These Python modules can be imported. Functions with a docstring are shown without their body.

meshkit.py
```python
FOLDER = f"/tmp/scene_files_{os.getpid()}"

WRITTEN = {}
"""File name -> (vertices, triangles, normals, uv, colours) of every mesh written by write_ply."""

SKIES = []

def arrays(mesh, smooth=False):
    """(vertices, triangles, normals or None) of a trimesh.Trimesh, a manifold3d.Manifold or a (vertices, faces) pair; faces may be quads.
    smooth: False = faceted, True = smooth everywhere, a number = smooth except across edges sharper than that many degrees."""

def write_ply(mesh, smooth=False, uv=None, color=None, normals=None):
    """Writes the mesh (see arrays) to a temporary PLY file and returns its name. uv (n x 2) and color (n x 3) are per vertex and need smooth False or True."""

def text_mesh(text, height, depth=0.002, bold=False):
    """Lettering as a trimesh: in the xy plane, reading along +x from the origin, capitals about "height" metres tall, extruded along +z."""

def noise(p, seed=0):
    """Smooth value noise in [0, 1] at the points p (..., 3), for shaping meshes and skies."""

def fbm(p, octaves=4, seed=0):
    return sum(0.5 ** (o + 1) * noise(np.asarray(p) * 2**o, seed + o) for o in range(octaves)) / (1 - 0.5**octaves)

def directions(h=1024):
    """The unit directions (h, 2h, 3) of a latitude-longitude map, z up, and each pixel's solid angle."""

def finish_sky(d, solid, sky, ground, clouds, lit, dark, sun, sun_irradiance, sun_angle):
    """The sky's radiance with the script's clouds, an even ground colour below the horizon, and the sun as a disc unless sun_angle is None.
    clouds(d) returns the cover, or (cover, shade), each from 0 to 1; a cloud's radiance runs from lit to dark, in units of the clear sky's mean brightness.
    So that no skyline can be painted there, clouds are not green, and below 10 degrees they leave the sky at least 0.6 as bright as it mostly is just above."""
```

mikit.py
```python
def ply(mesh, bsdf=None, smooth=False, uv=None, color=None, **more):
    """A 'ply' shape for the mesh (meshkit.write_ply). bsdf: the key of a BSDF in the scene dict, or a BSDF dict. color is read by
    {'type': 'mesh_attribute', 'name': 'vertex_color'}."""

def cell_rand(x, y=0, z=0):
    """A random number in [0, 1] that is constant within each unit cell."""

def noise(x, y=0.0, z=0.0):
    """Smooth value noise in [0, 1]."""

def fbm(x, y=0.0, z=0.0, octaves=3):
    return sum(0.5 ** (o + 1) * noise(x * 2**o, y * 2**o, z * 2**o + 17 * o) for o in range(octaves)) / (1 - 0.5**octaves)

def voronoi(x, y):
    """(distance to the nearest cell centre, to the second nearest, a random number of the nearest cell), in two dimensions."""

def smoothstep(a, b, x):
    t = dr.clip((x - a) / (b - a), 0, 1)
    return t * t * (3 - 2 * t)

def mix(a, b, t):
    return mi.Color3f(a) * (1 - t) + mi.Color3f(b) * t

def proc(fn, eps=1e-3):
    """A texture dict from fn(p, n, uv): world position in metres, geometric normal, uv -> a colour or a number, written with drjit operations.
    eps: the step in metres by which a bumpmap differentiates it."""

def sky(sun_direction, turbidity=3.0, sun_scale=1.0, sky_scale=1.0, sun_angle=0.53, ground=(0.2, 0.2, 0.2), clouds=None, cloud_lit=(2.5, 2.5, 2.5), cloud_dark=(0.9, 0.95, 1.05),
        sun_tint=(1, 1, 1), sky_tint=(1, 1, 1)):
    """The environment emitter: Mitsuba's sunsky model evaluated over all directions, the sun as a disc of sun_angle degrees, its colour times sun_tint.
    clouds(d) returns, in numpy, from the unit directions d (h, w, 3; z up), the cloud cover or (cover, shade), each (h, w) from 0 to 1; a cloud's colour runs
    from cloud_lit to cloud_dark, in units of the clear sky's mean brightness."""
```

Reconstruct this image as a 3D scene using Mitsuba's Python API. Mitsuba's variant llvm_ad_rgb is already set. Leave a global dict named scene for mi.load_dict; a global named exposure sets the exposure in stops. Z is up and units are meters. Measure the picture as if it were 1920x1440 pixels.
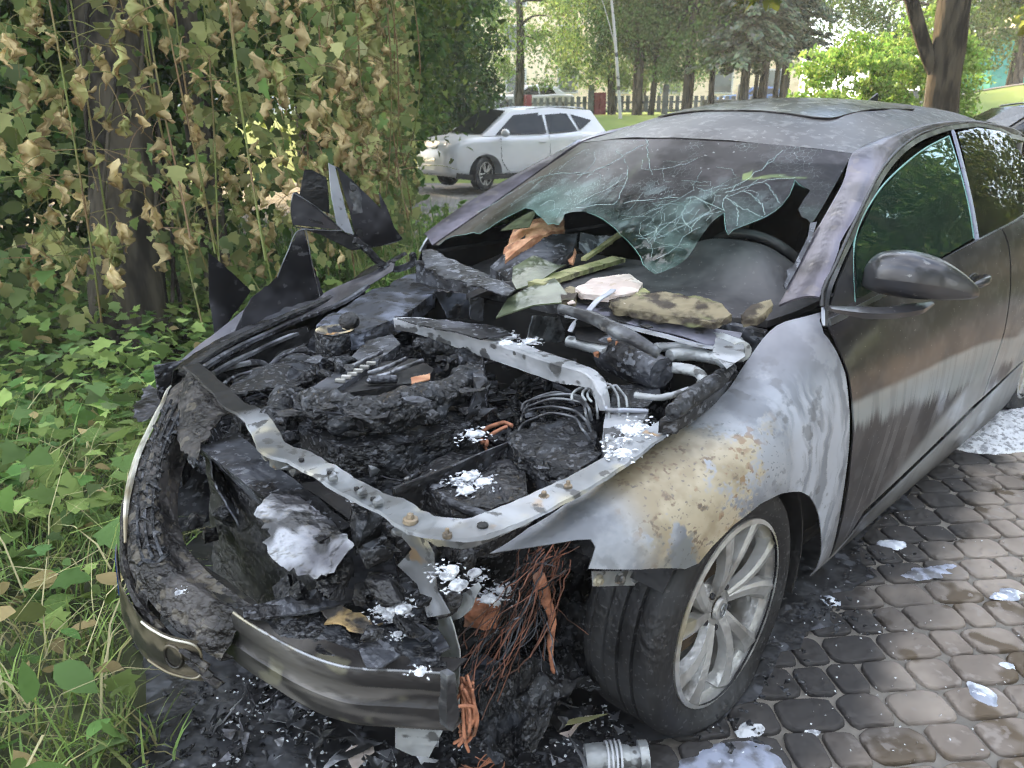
import math, random
import numpy as np, trimesh, mitsuba as mi, drjit as dr, mikit, meshkit
from mikit import proc, noise, fbm, voronoi, smoothstep, mix
from scipy.spatial import Delaunay, cKDTree
from scipy.interpolate import CubicSpline, PchipInterpolator
from shapely.geometry import Polygon, Point
from shapely import contains_xy
T = mi.ScalarTransform4f
scene, labels = {}, {}
V = lambda *a: np.array(a, float)

# ---------------------------------------------------------------- camera, sky, exposure
exposure = 4.6
scene['camera'] = {'type': 'thinlens', 'aperture_radius': 0.0020, 'focus_distance': 2.3, 'fov': 65.83, 'fov_axis': 'x', 'near_clip': 0.05, 'far_clip': 600.0,
    'to_world': T().look_at(origin=[1.5548, 1.6567, 1.4373], target=[1.5548 - .6790, 1.6567 - .6585, 1.4373 - .3248], up=[0.0018, -0.0019, 1])}
scene['sky'] = mikit.sky((-0.10, -0.82, 0.56), turbidity=4, sun_scale=0.65, sky_scale=1.0, sun_angle=4.0, sun_tint=(1.0, 0.93, 0.74),
    sky_tint=(1.0, 0.97, 0.94), clouds=lambda d: (np.clip(meshkit.fbm(d * V(3, 3, 5) + 5, 4) * 2.2 - 0.55, 0, 1) * 0.85, 0.25))

# ---------------------------------------------------------------- helpers
rng = np.random.default_rng(7)
def norm(v): v = np.asarray(v, float); return v / (np.linalg.norm(v, axis=-1, keepdims=True) + 1e-12)
def new_key(name):
    k, i = name, 0
    while k in scene or k in labels or any(False for _ in ()):
        i += 1; k = f'{name}_{i:03d}'
    return k
def thing(name, label, cat, group=None):
    k = new_key(name); labels[k] = {'label': label, 'category': cat}
    if group: labels[k]['group'] = group
    return k
def struct(name, mesh, bsdf, smooth=False, **kw):
    k = new_key(name); scene[k] = dress(mesh, bsdf, smooth, kw); labels[k] = {'kind': 'structure'}; return k
def part(parent, name, mesh, bsdf, smooth=False, label=None, kind=None, **kw):
    k = new_key(f'{parent}__{name}'); scene[k] = dress(mesh, bsdf, smooth, kw)
    if label or kind: labels[k] = {a: b for a, b in (('label', label), ('kind', kind)) if b}
    return k
def solo(name, mesh, bsdf, label, cat, smooth=False, group=None, kind=None, **kw):
    k = thing(name, label, cat, group); scene[k] = dress(mesh, bsdf, smooth, kw)
    if kind: labels[k]['kind'] = kind
    return k
cat = lambda ms: trimesh.util.concatenate([m for m in ms])
def tm(v, f): return trimesh.Trimesh(np.asarray(v, float), np.asarray(f, int), process=False)
def rotm(axis, deg): return trimesh.transformations.rotation_matrix(math.radians(deg), axis)[:3, :3]
def move(m, loc=(0, 0, 0), rz=0, rx=0, ry=0, s=1):
    m = m.copy(); R = rotm((0, 0, 1), rz) @ rotm((0, 1, 0), ry) @ rotm((1, 0, 0), rx)
    m.vertices = (np.asarray(m.vertices) * s) @ R.T + np.asarray(loc, float); return m
def frame_to(m, o, X, Y, Z):
    m = m.copy(); m.vertices = np.asarray(m.vertices) @ np.array([X, Y, Z], float) + np.asarray(o, float); return m
def spline(pts, n):
    p = np.asarray(pts, float); d = np.r_[0, np.cumsum(np.linalg.norm(np.diff(p, axis=0), axis=1) + 1e-9)]
    if len(p) < 3: t = np.linspace(0, d[-1], n); return np.stack([np.interp(t, d, p[:, k]) for k in range(p.shape[1])], 1)
    return PchipInterpolator(d, p)(np.linspace(0, d[-1], n))
def sweep(pts, prof, up=(0, 0, 1), closed=True, caps=True, scale=None):
    """profile (k x 2: side, up) carried along pts."""
    p = np.asarray(pts, float); prof = np.asarray(prof, float); n, k = len(p), len(prof)
    t = norm(np.gradient(p, axis=0)); u = np.broadcast_to(np.asarray(up, float), p.shape)
    s = norm(np.cross(t, u)); w = np.cross(s, t)
    sc = np.ones(n) if scale is None else np.asarray(scale, float)
    v = (p[:, None] + (s[:, None] * prof[None, :, :1] + w[:, None] * prof[None, :, 1:]) * sc[:, None, None]).reshape(-1, 3)
    f = []
    for i in range(n - 1):
        for j in range(k if closed else k - 1):
            a, b = i * k + j, i * k + (j + 1) % k; f += [[a, b, b + k], [a, b + k, a + k]]
    if caps and closed:
        for i in range(1, k - 1): f += [[0, i + 1, i], [(n - 1) * k, (n - 1) * k + i, (n - 1) * k + i + 1]]
    m = tm(v, f); return m
def tube(pts, r, k=8, n=None):
    p = np.asarray(pts, float) if n is None else spline(pts, n); N = len(p)
    rr = np.interp(np.linspace(0, 1, N), np.linspace(0, 1, len(np.atleast_1d(r))), np.atleast_1d(r))
    t = norm(np.gradient(p, axis=0)); a = np.zeros_like(p)
    x = np.cross(t[0], (0.31, 0.2, 0.93)); a[0] = norm(x)
    for i in range(1, N): a[i] = norm(a[i - 1] - t[i] * (a[i - 1] @ t[i]))
    b = np.cross(t, a); q = np.arange(k) * 2 * math.pi / k
    v = (p[:, None] + rr[:, None, None] * (np.cos(q)[None, :, None] * a[:, None] + np.sin(q)[None, :, None] * b[:, None])).reshape(-1, 3)
    v = np.vstack([v, p[:1], p[-1:]]); f = []
    for i in range(N - 1):
        for j in range(k):
            c, d = i * k + j, i * k + (j + 1) % k; f += [[c, d, d + k], [c, d + k, c + k]]
    for j in range(k): f += [[N * k, (j + 1) % k, j], [N * k + 1, (N - 1) * k + j, (N - 1) * k + (j + 1) % k]]
    return tm(v, f)
def bevel_box(sx, sy, sz, b=0.004):
    h = V(sx, sy, sz) / 2; b = min(b, h.min() * 0.9); pts = []
    for s in np.ndindex(2, 2, 2):
        sg = np.array(s) * 2 - 1
        for k in range(3):
            q = h - b; q[k] = h[k]; pts.append(sg * q)
    return trimesh.convex.convex_hull(np.array(pts))
def hull(pts): return trimesh.convex.convex_hull(np.asarray(pts, float))
def dice(m, edge):
    v, f = trimesh.remesh.subdivide_to_size(np.asarray(m.vertices), np.asarray(m.faces), edge, max_iter=12); m = tm(v, f); m.merge_vertices(); return m
def rough(m, amp, freq, seed=0, octaves=3):
    m = m.copy(); n = np.asarray(m.vertex_normals); p = np.asarray(m.vertices)
    m.vertices = p + n * ((meshkit.fbm(p * freq + seed * 7.3, octaves, seed) - 0.5) * 2 * amp)[:, None]; return m
def lump(center, size, seed, amp=0.25, freq=9.0, sub=3, rz=0):
    m = trimesh.creation.icosphere(subdivisions=sub); p = np.asarray(m.vertices) * (np.asarray(size) / 2)
    p = p * (1 + amp * 2 * (meshkit.fbm(p * freq + seed * 3.7, 4, seed) - 0.5))[:, None] * 1.1
    m.vertices = p @ rotm((0, 0, 1), rz).T + np.asarray(center, float); return m
def chip(center, size, r, n=9):
    p = norm(r.normal(size=(n, 3))) * r.uniform(.6, 1, (n, 1)) * np.asarray(size) / 2; return hull(p @ rotm((0, 0, 1), r.uniform(0, 360)).T + np.asarray(center, float))
def resample(poly, step):
    p = np.asarray(poly, float); out = []
    for a, b in zip(p, np.roll(p, -1, 0)):
        n = max(1, int(np.linalg.norm(b[:2] - a[:2]) / step)); out += [a + (b - a) * i / n for i in range(n)]
    return np.array(out)
def plate2d(poly, step, seed=0, holes=()):
    """triangulated polygon (2-D points, faces)."""
    P = Polygon(np.asarray(poly)[:, :2], [np.asarray(h)[:, :2] for h in holes]).buffer(0)
    if P.geom_type != 'Polygon': P = max(P.geoms, key=lambda g: g.area)
    ring = [resample(np.array(P.exterior.coords)[:-1], step)] + [resample(np.array(h.coords)[:-1], step) for h in P.interiors]
    x0, y0, x1, y1 = P.bounds; g = np.stack(np.meshgrid(np.arange(x0, x1, step), np.arange(y0, y1, step)), -1).reshape(-1, 2)
    g = g + np.random.default_rng(seed).uniform(-.2, .2, g.shape) * step
    inner = P.buffer(-step * 0.45)
    g = g[contains_xy(inner, g[:, 0], g[:, 1])] if not inner.is_empty else g[:0]
    p = np.vstack(ring + [g]); tri = Delaunay(p).simplices; c = p[tri].mean(1); tri = tri[contains_xy(P, c[:, 0], c[:, 1])]
    a = p[tri]; d1, d2 = a[:, 1] - a[:, 0], a[:, 2] - a[:, 0]; area = d1[:, 0] * d2[:, 1] - d1[:, 1] * d2[:, 0]; tri = tri[np.abs(area) > 1e-10]; area = area[np.abs(area) > 1e-10]
    tri[area < 0] = tri[area < 0][:, ::-1]; return p, tri
def thicken(v, f, t):
    """a sheet given thickness t against its normals, closed round the rim"""
    m = tm(v, f); n = np.asarray(m.vertex_normals); N = len(v); e = np.sort(m.edges, axis=1)
    u, inv, cnt = np.unique(e, axis=0, return_inverse=True, return_counts=True); rim = np.asarray(m.edges)[cnt[inv.ravel()] == 1]
    f2 = [[a, b + N, b] for a, b in rim] + [[a, a + N, b + N] for a, b in rim]
    return tm(np.vstack([v, v - n * t]), np.vstack([f, np.asarray(f)[:, ::-1] + N, np.array(f2)[:, ::-1]] if len(rim) else [f, np.asarray(f)[:, ::-1] + N]))
def panel(poly, lift, step=0.03, t=0.0015, seed=0, holes=(), flip=False):
    p, f = plate2d(poly, step, seed, holes); v = lift(p[:, 0], p[:, 1])
    if flip: f = f[:, ::-1]
    return thicken(v, f, t) if t else tm(v, f)
def ragged(poly, step, amp, seed=0):
    """polygon outline with torn edges"""
    p = resample(poly, step); r = np.random.default_rng(seed); return p + r.normal(0, amp, p.shape)
def rect_sheet(A, B, C, D, nu=12, nv=4, crumple=0.0, freq=14, seed=0, t=0.0015, torn=0.0):
    """four-corner sheet A-B (along u) over D-C, crumpled, with torn ends"""
    A, B, C, D = (np.asarray(x, float) for x in (A, B, C, D)); u, w = np.meshgrid(np.linspace(0, 1, nu), np.linspace(0, 1, nv), indexing='ij')
    if torn:
        r = np.random.default_rng(seed); u = u + (r.normal(0, torn, (1, nv)) * (np.abs(u - .5) * 2) ** 3); w = w + r.normal(0, torn, (nu, 1)) * (np.abs(w - .5) * 2) ** 3
    u, w = u[..., None], w[..., None]; P = (A * (1 - u) + B * u) * (1 - w) + (D * (1 - u) + C * u) * w
    n = norm(np.cross(B - A, D - A)); P = P + n * ((meshkit.fbm(P * freq + seed * 5.1, 3, seed) - .5) * 2 * crumple)[..., None]
    P = P.reshape(-1, 3); f = []
    for i in range(nu - 1):
        for j in range(nv - 1): a = i * nv + j; f += [[a, a + nv, a + nv + 1], [a, a + nv + 1, a + 1]]
    return thicken(P, np.array(f), t)
def lathe(prof, k=32, a0=0, a1=2 * math.pi):
    """profile (r, z) turned about z"""
    p = np.asarray(prof, float); full = abs(a1 - a0 - 2 * math.pi) < 1e-6; n = k if full else k + 1
    q = a0 + (a1 - a0) * np.arange(n) / k; v = np.stack([p[:, None, 0] * np.cos(q), p[:, None, 0] * np.sin(q), np.broadcast_to(p[:, None, 1], (len(p), n))], -1).reshape(-1, 3); f = []
    for i in range(len(p) - 1):
        for j in range(n if full else n - 1): a, b = i * n + j, i * n + (j + 1) % n; f += [[a, b, b + n], [a, b + n, a + n]]
    return tm(v, f)
def colors(m, c, jitter=0.0, seed=0):
    n = len(m.vertices); c = np.tile(np.asarray(c, float), (n, 1)) if np.ndim(c) == 1 else np.asarray(c, float); return c

# ---------------------------------------------------------------- materials
def two(b): return {'type': 'twosided', 'bsdf': b}
def pr(color, rough=0.6, metallic=0.0, **kw):
    b = {'type': 'principled', 'roughness': rough if isinstance(rough, dict) else float(rough), 'metallic': metallic if isinstance(metallic, dict) else float(metallic),
         'base_color': color if isinstance(color, dict) else {'type': 'rgb', 'value': list(map(float, color))}}
    b.update(kw); return b
def bump(b, fn, h, eps=1e-3): return {'type': 'bumpmap', 'arbitrary': proc(fn, eps), 'scale': float(h), 'bsdf': b}
C3 = lambda *a: mi.Color3f(*a)
vc = {'type': 'mesh_attribute', 'name': 'vertex_color'}

# ---------------------------------------------------------------- the saloon's base surfaces (x forward from the front axle, y to its left, z up)
import numpy as np
from scipy.interpolate import PchipInterpolator as _P, RectBivariateSpline as _RB
def G(x, z):   # left greenhouse: y
    h = z - .95; return .868 - .40 * h - .52 * h * h - .050 * ((x + 1.8) / 1.3) ** 2
def ZT(y): return 1.314 + .036 * (1 - (y / .58) ** 2)   # windscreen top edge: z
def _R0(x, y): return 1.500 - .115 * (np.abs(y) / .58) ** 2.3 - .072 * np.abs((x + 1.9) / .75) ** 2 * np.where(x > -1.9, 1, .16)
def RZ(x, y):  # roof: z
    xt = WX(y, ZT(y)); return _R0(x, y) + (ZT(y) - _R0(xt, y)) * np.exp(-np.maximum(0, xt - x) / .3)
def WX(y, z):  # windscreen: x
    h = z - .94; return -.15 - 2.05 * h - (.56 + .45 * h) * y * y
def green(x, y, z): return y - G(x, z)
def roof(x, y, z): return z - RZ(x, y)
def wind(x, y, z): return x - WX(y, z)
_st = {.75: '60 30 68 42 70 52 71 58 71 62 70 64.5 69 66 64 67', .5: '80 20 86 35 87.5 48 87 56 85 61 82 65 77.5 68 72 68.7', .25: '84 20 90.5 35 91.5 48 91 57 89.5 63 86 67.5 81 70.5 73.5 71.5',
 0: '85 20 92 35 93.5 48 93.2 58 91.8 65 88.5 70 83 73.5 74 75', -.2: '85 15 91.5 30 93.2 46 93.2 58 92 66 89.5 72.5 84 78.5 74 80.5', -.36: '85 12 90.5 25 92.5 44 93 58 92 68 90 76 85 85 76 91.5',
 -.5: '85 10 90.5 22 92.8 43 93.3 58 92.2 69 90 79 86.2 88 81.5 93.5', -1.: '85 10 90.5 21 93 43 93.8 59 92.8 71 90.5 82 88 91 85 96.5', -1.6: '85 9 90.5 20 93.2 43 94.2 61 93.4 74 91.5 86 89.3 95 86.5 100',
 -2.4: '86 8 91 20 93.5 45 94.5 64 94 78 92 90 89.5 98 86 103', -3.1: '85 12 90 22 92.5 46 93.5 66 93 80 90.5 92 87 100 82 104', -3.75: '72 20 77 30 80 50 80 68 79 82 77 92 74 99 70 102'}
_xs = np.array(sorted(_st)); _c = np.array([[float(v) / 100 for v in _st[k].split()] for k in _xs]).reshape(len(_xs), 8, 2)
_gx, _gs = np.linspace(-3.75, .75, 181), np.linspace(0, 7, 85)
_gy = _P(np.arange(8), _P(_xs, _c[:, :, 0], axis=0)(_gx), axis=1)(_gs); _gz = _P(np.arange(8), _P(_xs, _c[:, :, 1], axis=0)(_gx), axis=1)(_gs)
_fy, _fz = _RB(_gx, _gs, _gy, s=0.0006), _RB(_gx, _gs, _gz, s=0.0006)
def side(x, s):  # left body side: points
    return np.stack([x, _fy.ev(x, s), _fz.ev(x, s)], -1)

# ---------------------------------------------------------------- materials
def nz(p, f, o=3, k=0.0): return fbm(p.x * f + k, p.y * f + k * 1.7, p.z * f - k, o)
# one procedural surface for all plain materials; which palette a mesh wears is told by its u coordinate
#        base, second colour, (from, to, frequency), spot colour, (threshold, weight, frequency), roughness, metallic, relief
GEN = {
 'm_char': ((.006, .0065, .008), (.036, .040, .048), (.50, .74, 26), (.13, .135, .15), (.60, .55, 95), .46, 0, 1.6),
 'm_charsheet': ((.012, .012, .014), (.080, .085, .10), (.42, .68, 11), (.18, .19, .215), (.60, .65, 60), .45, .25, 1.0),
 'm_soot': ((.006, .006, .007), (.011, .011, .012), (.4, .6, 12), (.04, .04, .04), (.72, .5, 30), .6, 0, .6),
 'm_tar': ((.009, .009, .010), (.024, .024, .027), (.45, .7, 18), (.06, .06, .065), (.62, .6, 80), .36, 0, 1.6),
 'm_plastic': ((.014, .014, .016), (.022, .022, .024), (.4, .6, 9), (.06, .06, .06), (.72, .5, 40), .38, 0, .2),
 'm_cabin': ((.009, .009, .009), (.014, .014, .014), (.4, .6, 9), (.02, .02, .02), (.7, .5, 30), .8, 0, .4),
 'm_chrome': ((.22, .23, .25), (.50, .52, .54), (.3, .7, 12), (.10, .10, .10), (.66, .6, 40), .25, .85, .1),
 'm_trimlight': ((.30, .32, .41), (.38, .40, .50), (.3, .7, 10), (.12, .12, .14), (.66, .7, 34), .35, .4, .1),
 'm_edge': ((.08, .20, .18), (.14, .29, .265), (.3, .7, 20), (.4, .5, .5), (.7, .6, 60), .3, 0, 0),
 'm_crackline': ((.20, .29, .285), (.32, .41, .40), (.3, .7, 30), (.3, .4, .4), (.7, .5, 60), .4, 0, 0),
 'm_brake': ((.07, .06, .05), (.16, .11, .07), (.35, .65, 12), (.05, .05, .05), (.65, .6, 30), .5, .5, .4),
 'm_mirror': ((.052, .052, .058), (.090, .090, .096), (.35, .7, 9), (.22, .22, .22), (.70, .5, 60), .23, .6, .05),
 'm_rust': ((.10, .085, .07), (.30, .24, .17), (.3, .7, 50), (.05, .045, .04), (.65, .6, 80), .5, .5, .4),
 'm_palesteel': ((.22, .23, .235), (.40, .42, .43), (.3, .65, 12), (.07, .07, .07), (.60, .85, 30), .45, .3, .4),
 'm_ochre': ((.05, .045, .04), (.40, .28, .13), (.35, .6, 26), (.03, .03, .03), (.62, .8, 40), .9, 0, 1.0),
 'm_charskin': ((.014, .013, .013), (.062, .057, .055), (.4, .68, 17), (.12, .105, .08), (.60, .6, 40), .38, .15, 1.6),
 'm_lip': ((.20, .17, .11), (.62, .60, .52), (.35, .6, 9), (.10, .09, .07), (.66, .6, 30), .35, .5, .1),
 'm_plate': ((.035, .03, .022), (.13, .11, .078), (.40, .68, 14), (.012, .012, .012), (.50, .85, 12), .38, .3, .3),
 'm_blue': ((.010, .045, .20), (.016, .07, .27), (.3, .7, 20), (.02, .02, .03), (.6, .6, 40), .4, 0, .1),
 'm_silver': ((.08, .08, .09), (.31, .32, .345), (.42, .64, 9), (.03, .03, .03), (.58, .9, 13), .30, .6, .7),
 'm_silverdark': ((.05, .05, .055), (.20, .21, .225), (.35, .65, 14), (.36, .34, .31), (.66, .8, 20), .35, .5, .5),
 'm_bluechar': ((.035, .038, .046), (.16, .18, .23), (.42, .70, 9), (.02, .02, .02), (.54, .85, 30), .5, .2, 1.5),
 'm_bowl': ((.07, .065, .06), (.42, .36, .24), (.35, .60, 14), (.50, .27, .09), (.58, .9, 22), .8, 0, .9),
 'm_tarwing': ((.010, .010, .011), (.045, .045, .05), (.45, .7, 9), (.12, .12, .13), (.70, .6, 40), .38, .2, .5),
 'm_blackpaint': ((.016, .016, .019), (.085, .085, .098), (.42, .68, 6), (.17, .17, .19), (.66, .4, 40), .22, .5, .06),
 'm_palefold': ((.32, .34, .39), (.40, .42, .46), (.3, .7, 10), (.12, .12, .12), (.64, .7, 30), .4, .3, .2),
 'm_bright': ((.26, .255, .235), (.42, .41, .38), (.3, .7, 30), (.3, .3, .27), (.66, .6, 60), .4, .2, .1),
 'm_bracegrey': ((.17, .18, .19), (.36, .37, .39), (.3, .65, 9), (.04, .04, .04), (.59, .9, 24), .5, .2, .4),
 'm_cowl': ((.11, .11, .14), (.27, .27, .33), (.3, .65, 9), (.05, .05, .05), (.60, .9, 22), .36, .35, .3),
 'm_ashgrey': ((.09, .095, .11), (.40, .42, .46), (.4, .65, 24), (.04, .04, .04), (.62, .8, 36), .85, 0, .9),
 'm_copper': ((.07, .04, .032), (.30, .13, .085), (.3, .7, 14), (.08, .05, .04), (.64, .7, 40), .5, .4, .2),
 'm_copper2': ((.22, .09, .05), (.50, .22, .13), (.3, .65, 30), (.10, .07, .05), (.64, .7, 30), .7, 0, .6),
 'm_orange': ((.28, .12, .06), (.48, .27, .16), (.3, .7, 28), (.10, .06, .04), (.64, .7, 20), .75, 0, 1.0),
 'm_wood': ((.42, .35, .31), (.56, .49, .45), (.3, .7, 20), (.34, .27, .2), (.66, .7, 50), .7, 0, .6),
 'm_bark': ((.045, .036, .027), (.20, .17, .11), (.36, .62, 26), (.15, .16, .07), (.60, .7, 14), .85, 0, 1.3),
 'm_plank': ((.14, .15, .06), (.30, .29, .15), (.33, .62, 16), (.06, .055, .04), (.62, .8, 26), .75, 0, .8),
 'm_ash': ((.24, .25, .27), (.60, .62, .65), (.3, .55, 60), (.25, .26, .28), (.68, .6, 90), .9, 0, .8),
 'm_foam': ((.26, .29, .36), (.62, .66, .72), (.35, .7, 34), (.75, .77, .8), (.62, .8, 50), .30, 0, .3),
 'm_foamthin': ((.11, .11, .12), (.30, .33, .42), (.35, .65, 26), (.5, .53, .6), (.68, .7, 50), .25, 0, .2),
 'm_dash': ((.034, .032, .035), (.075, .072, .075), (.3, .7, 9), (.17, .165, .16), (.68, .22, 80), .5, 0, .3),
 'm_alloy': ((.46, .46, .45), (.30, .29, .275), (.42, .68, 14), (.28, .24, .13), (.66, .7, 7), .34, .55, .3),
 'm_rubber': ((.008, .008, .009), (.022, .023, .025), (.4, .7, 8), (.07, .07, .075), (.66, .5, 110), .60, 0, .5),
 'm_pillar': ((.055, .05, .06), (.14, .13, .16), (.3, .7, 8), (.19, .17, .16), (.64, .4, 30), .27, .5, .15),
 'm_sunroof': ((.030, .027, .025), (.075, .07, .063), (.35, .7, 12), (.16, .155, .145), (.60, .6, 34), .22, 0, .1),
 'm_white': ((.46, .475, .50), (.50, .515, .54), (.3, .7, 2), (.46, .46, .46), (.7, .3, 6), .24, .1, 0),
 'm_greypost': ((.10, .11, .13), (.17, .18, .20), (.3, .7, 3), (.07, .07, .08), (.66, .6, 9), .6, 0, .2),
 'm_darkred': ((.24, .05, .07), (.33, .08, .10), (.3, .7, 3), (.15, .04, .05), (.66, .6, 9), .7, 0, .2),
 'm_render': ((.74, .60, .42), (.82, .70, .54), (.3, .7, .6), (.5, .36, .2), (.66, .5, 2), .8, 0, .2),
 'm_teal': ((.05, .30, .29), (.09, .40, .38), (.3, .7, 1), (.04, .22, .22), (.66, .6, 4), .6, 0, .1),
 'm_window': ((.05, .06, .07), (.12, .14, .16), (.3, .7, 1), (.02, .02, .02), (.7, .5, 3), .15, 0, 0),
 'm_asphalt': ((.10, .097, .094), (.16, .155, .15), (.3, .7, 2.2), (.28, .27, .25), (.7, .6, 20), .85, 0, .8),
 'm_stone': ((.16, .155, .15), (.27, .26, .25), (.3, .7, 3), (.10, .10, .09), (.66, .6, 12), .8, 0, .6),
 'm_lamp': ((.45, .47, .50), (.62, .64, .67), (.3, .7, 9), (.2, .2, .22), (.6, .7, 16), .12, .5, 0),
 'm_stalk': ((.16, .19, .05), (.20, .12, .06), (.35, .65, 2.5), (.10, .07, .04), (.66, .6, 12), .6, 0, 0),
 'm_blackcar': ((.008, .008, .009), (.012, .012, .013), (.3, .7, 3), (.03, .03, .03), (.72, .4, 20), .10, .2, 0),
 'm_bluecar': ((.04, .10, .28), (.06, .13, .34), (.3, .7, 3), (.03, .05, .1), (.72, .4, 8), .2, 0, 0),
}
GID = {k: i for i, k in enumerate(GEN)}
_cols = np.array([[*a, *b, *m, *c, *t, r, me, bu] for a, b, m, c, t, r, me, bu in GEN.values()], float)
_tab = [mi.Float(np.ascontiguousarray(_cols[:, j])) for j in range(_cols.shape[1])]; dr.eval(*_tab)
def _id(uv): return mi.UInt32(mi.Float(uv.x) * 64 + .5)
def _g(j, i): return dr.gather(mi.Float, _tab[j], i)
def f_gen(p, n, uv):
    i = _id(uv); g = lambda j: _g(j, i); k = g(8) * 3.1
    a = smoothstep(g(6), g(7), nz(p, g(8), 4, k)); b = smoothstep(g(12), g(12) + .09, nz(p, g(14), 3, k + 5)) * g(13)
    return mix(mix(C3(g(0), g(1), g(2)), C3(g(3), g(4), g(5)), a), C3(g(9), g(10), g(11)), b)
scene['m_gen'] = two(bump(pr(proc(f_gen), proc(lambda p, n, uv: _g(15, _id(uv)) * (.8 + .4 * noise(p.x * 11, p.y * 11, p.z * 11))), proc(lambda p, n, uv: _g(16, _id(uv))), specular=.5), lambda p, n, uv: nz(p, 70, 4) * _g(17, _id(uv)), 0.011, 6e-4))
def dress(mesh, m, smooth, kw):
    """the shape dict; a GEN palette becomes the common surface with its number in u"""
    if m not in GEN: return mikit.ply(mesh, m, smooth, **kw)
    if not isinstance(smooth, bool): mesh = trimesh.graph.smooth_shade(mesh, angle=np.radians(smooth), facet_minarea=None); smooth = True
    return mikit.ply(mesh, 'm_gen', smooth, uv=np.tile([GID[m] / 64, 0.5], (len(mesh.vertices), 1)), **kw)
scene['m_leaf'] = {'type': 'principledthin', 'base_color': vc, 'roughness': 0.42, 'diff_trans': 0.7, 'eta': 1.4}
scene['m_dull'] = two(pr(vc, 0.85))
scene['m_gloss'] = two(pr(vc, 0.35))
scene['m_metal'] = two(pr(vc, 0.38, 0.7))
def f_steel(p, n, uv):
    a = nz(p, 7, 4, 4); c = mix((.16, .17, .18), (.33, .345, .37), smoothstep(.35, .65, a))
    c = mix(c, (.42, .38, .27), smoothstep(.52, .70, nz(p, 10, 3, 8)) * .8)
    c = mix(c, (.36, .22, .09), smoothstep(.70, .80, nz(p, 17, 3, 1)))
    c = mix(c, (.05, .05, .05), smoothstep(.58, .66, nz(p, 30, 4, 6)) * .85); c = mix(c, (.09, .09, .09), smoothstep(.5, .6, nz(p, 8, 3, 14)) * .6)
    far = smoothstep(.08, -.04, p.y + (nz(p, 12, 2) - .5) * .12); return mix(c, (.02, .02, .022), far)
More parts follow.
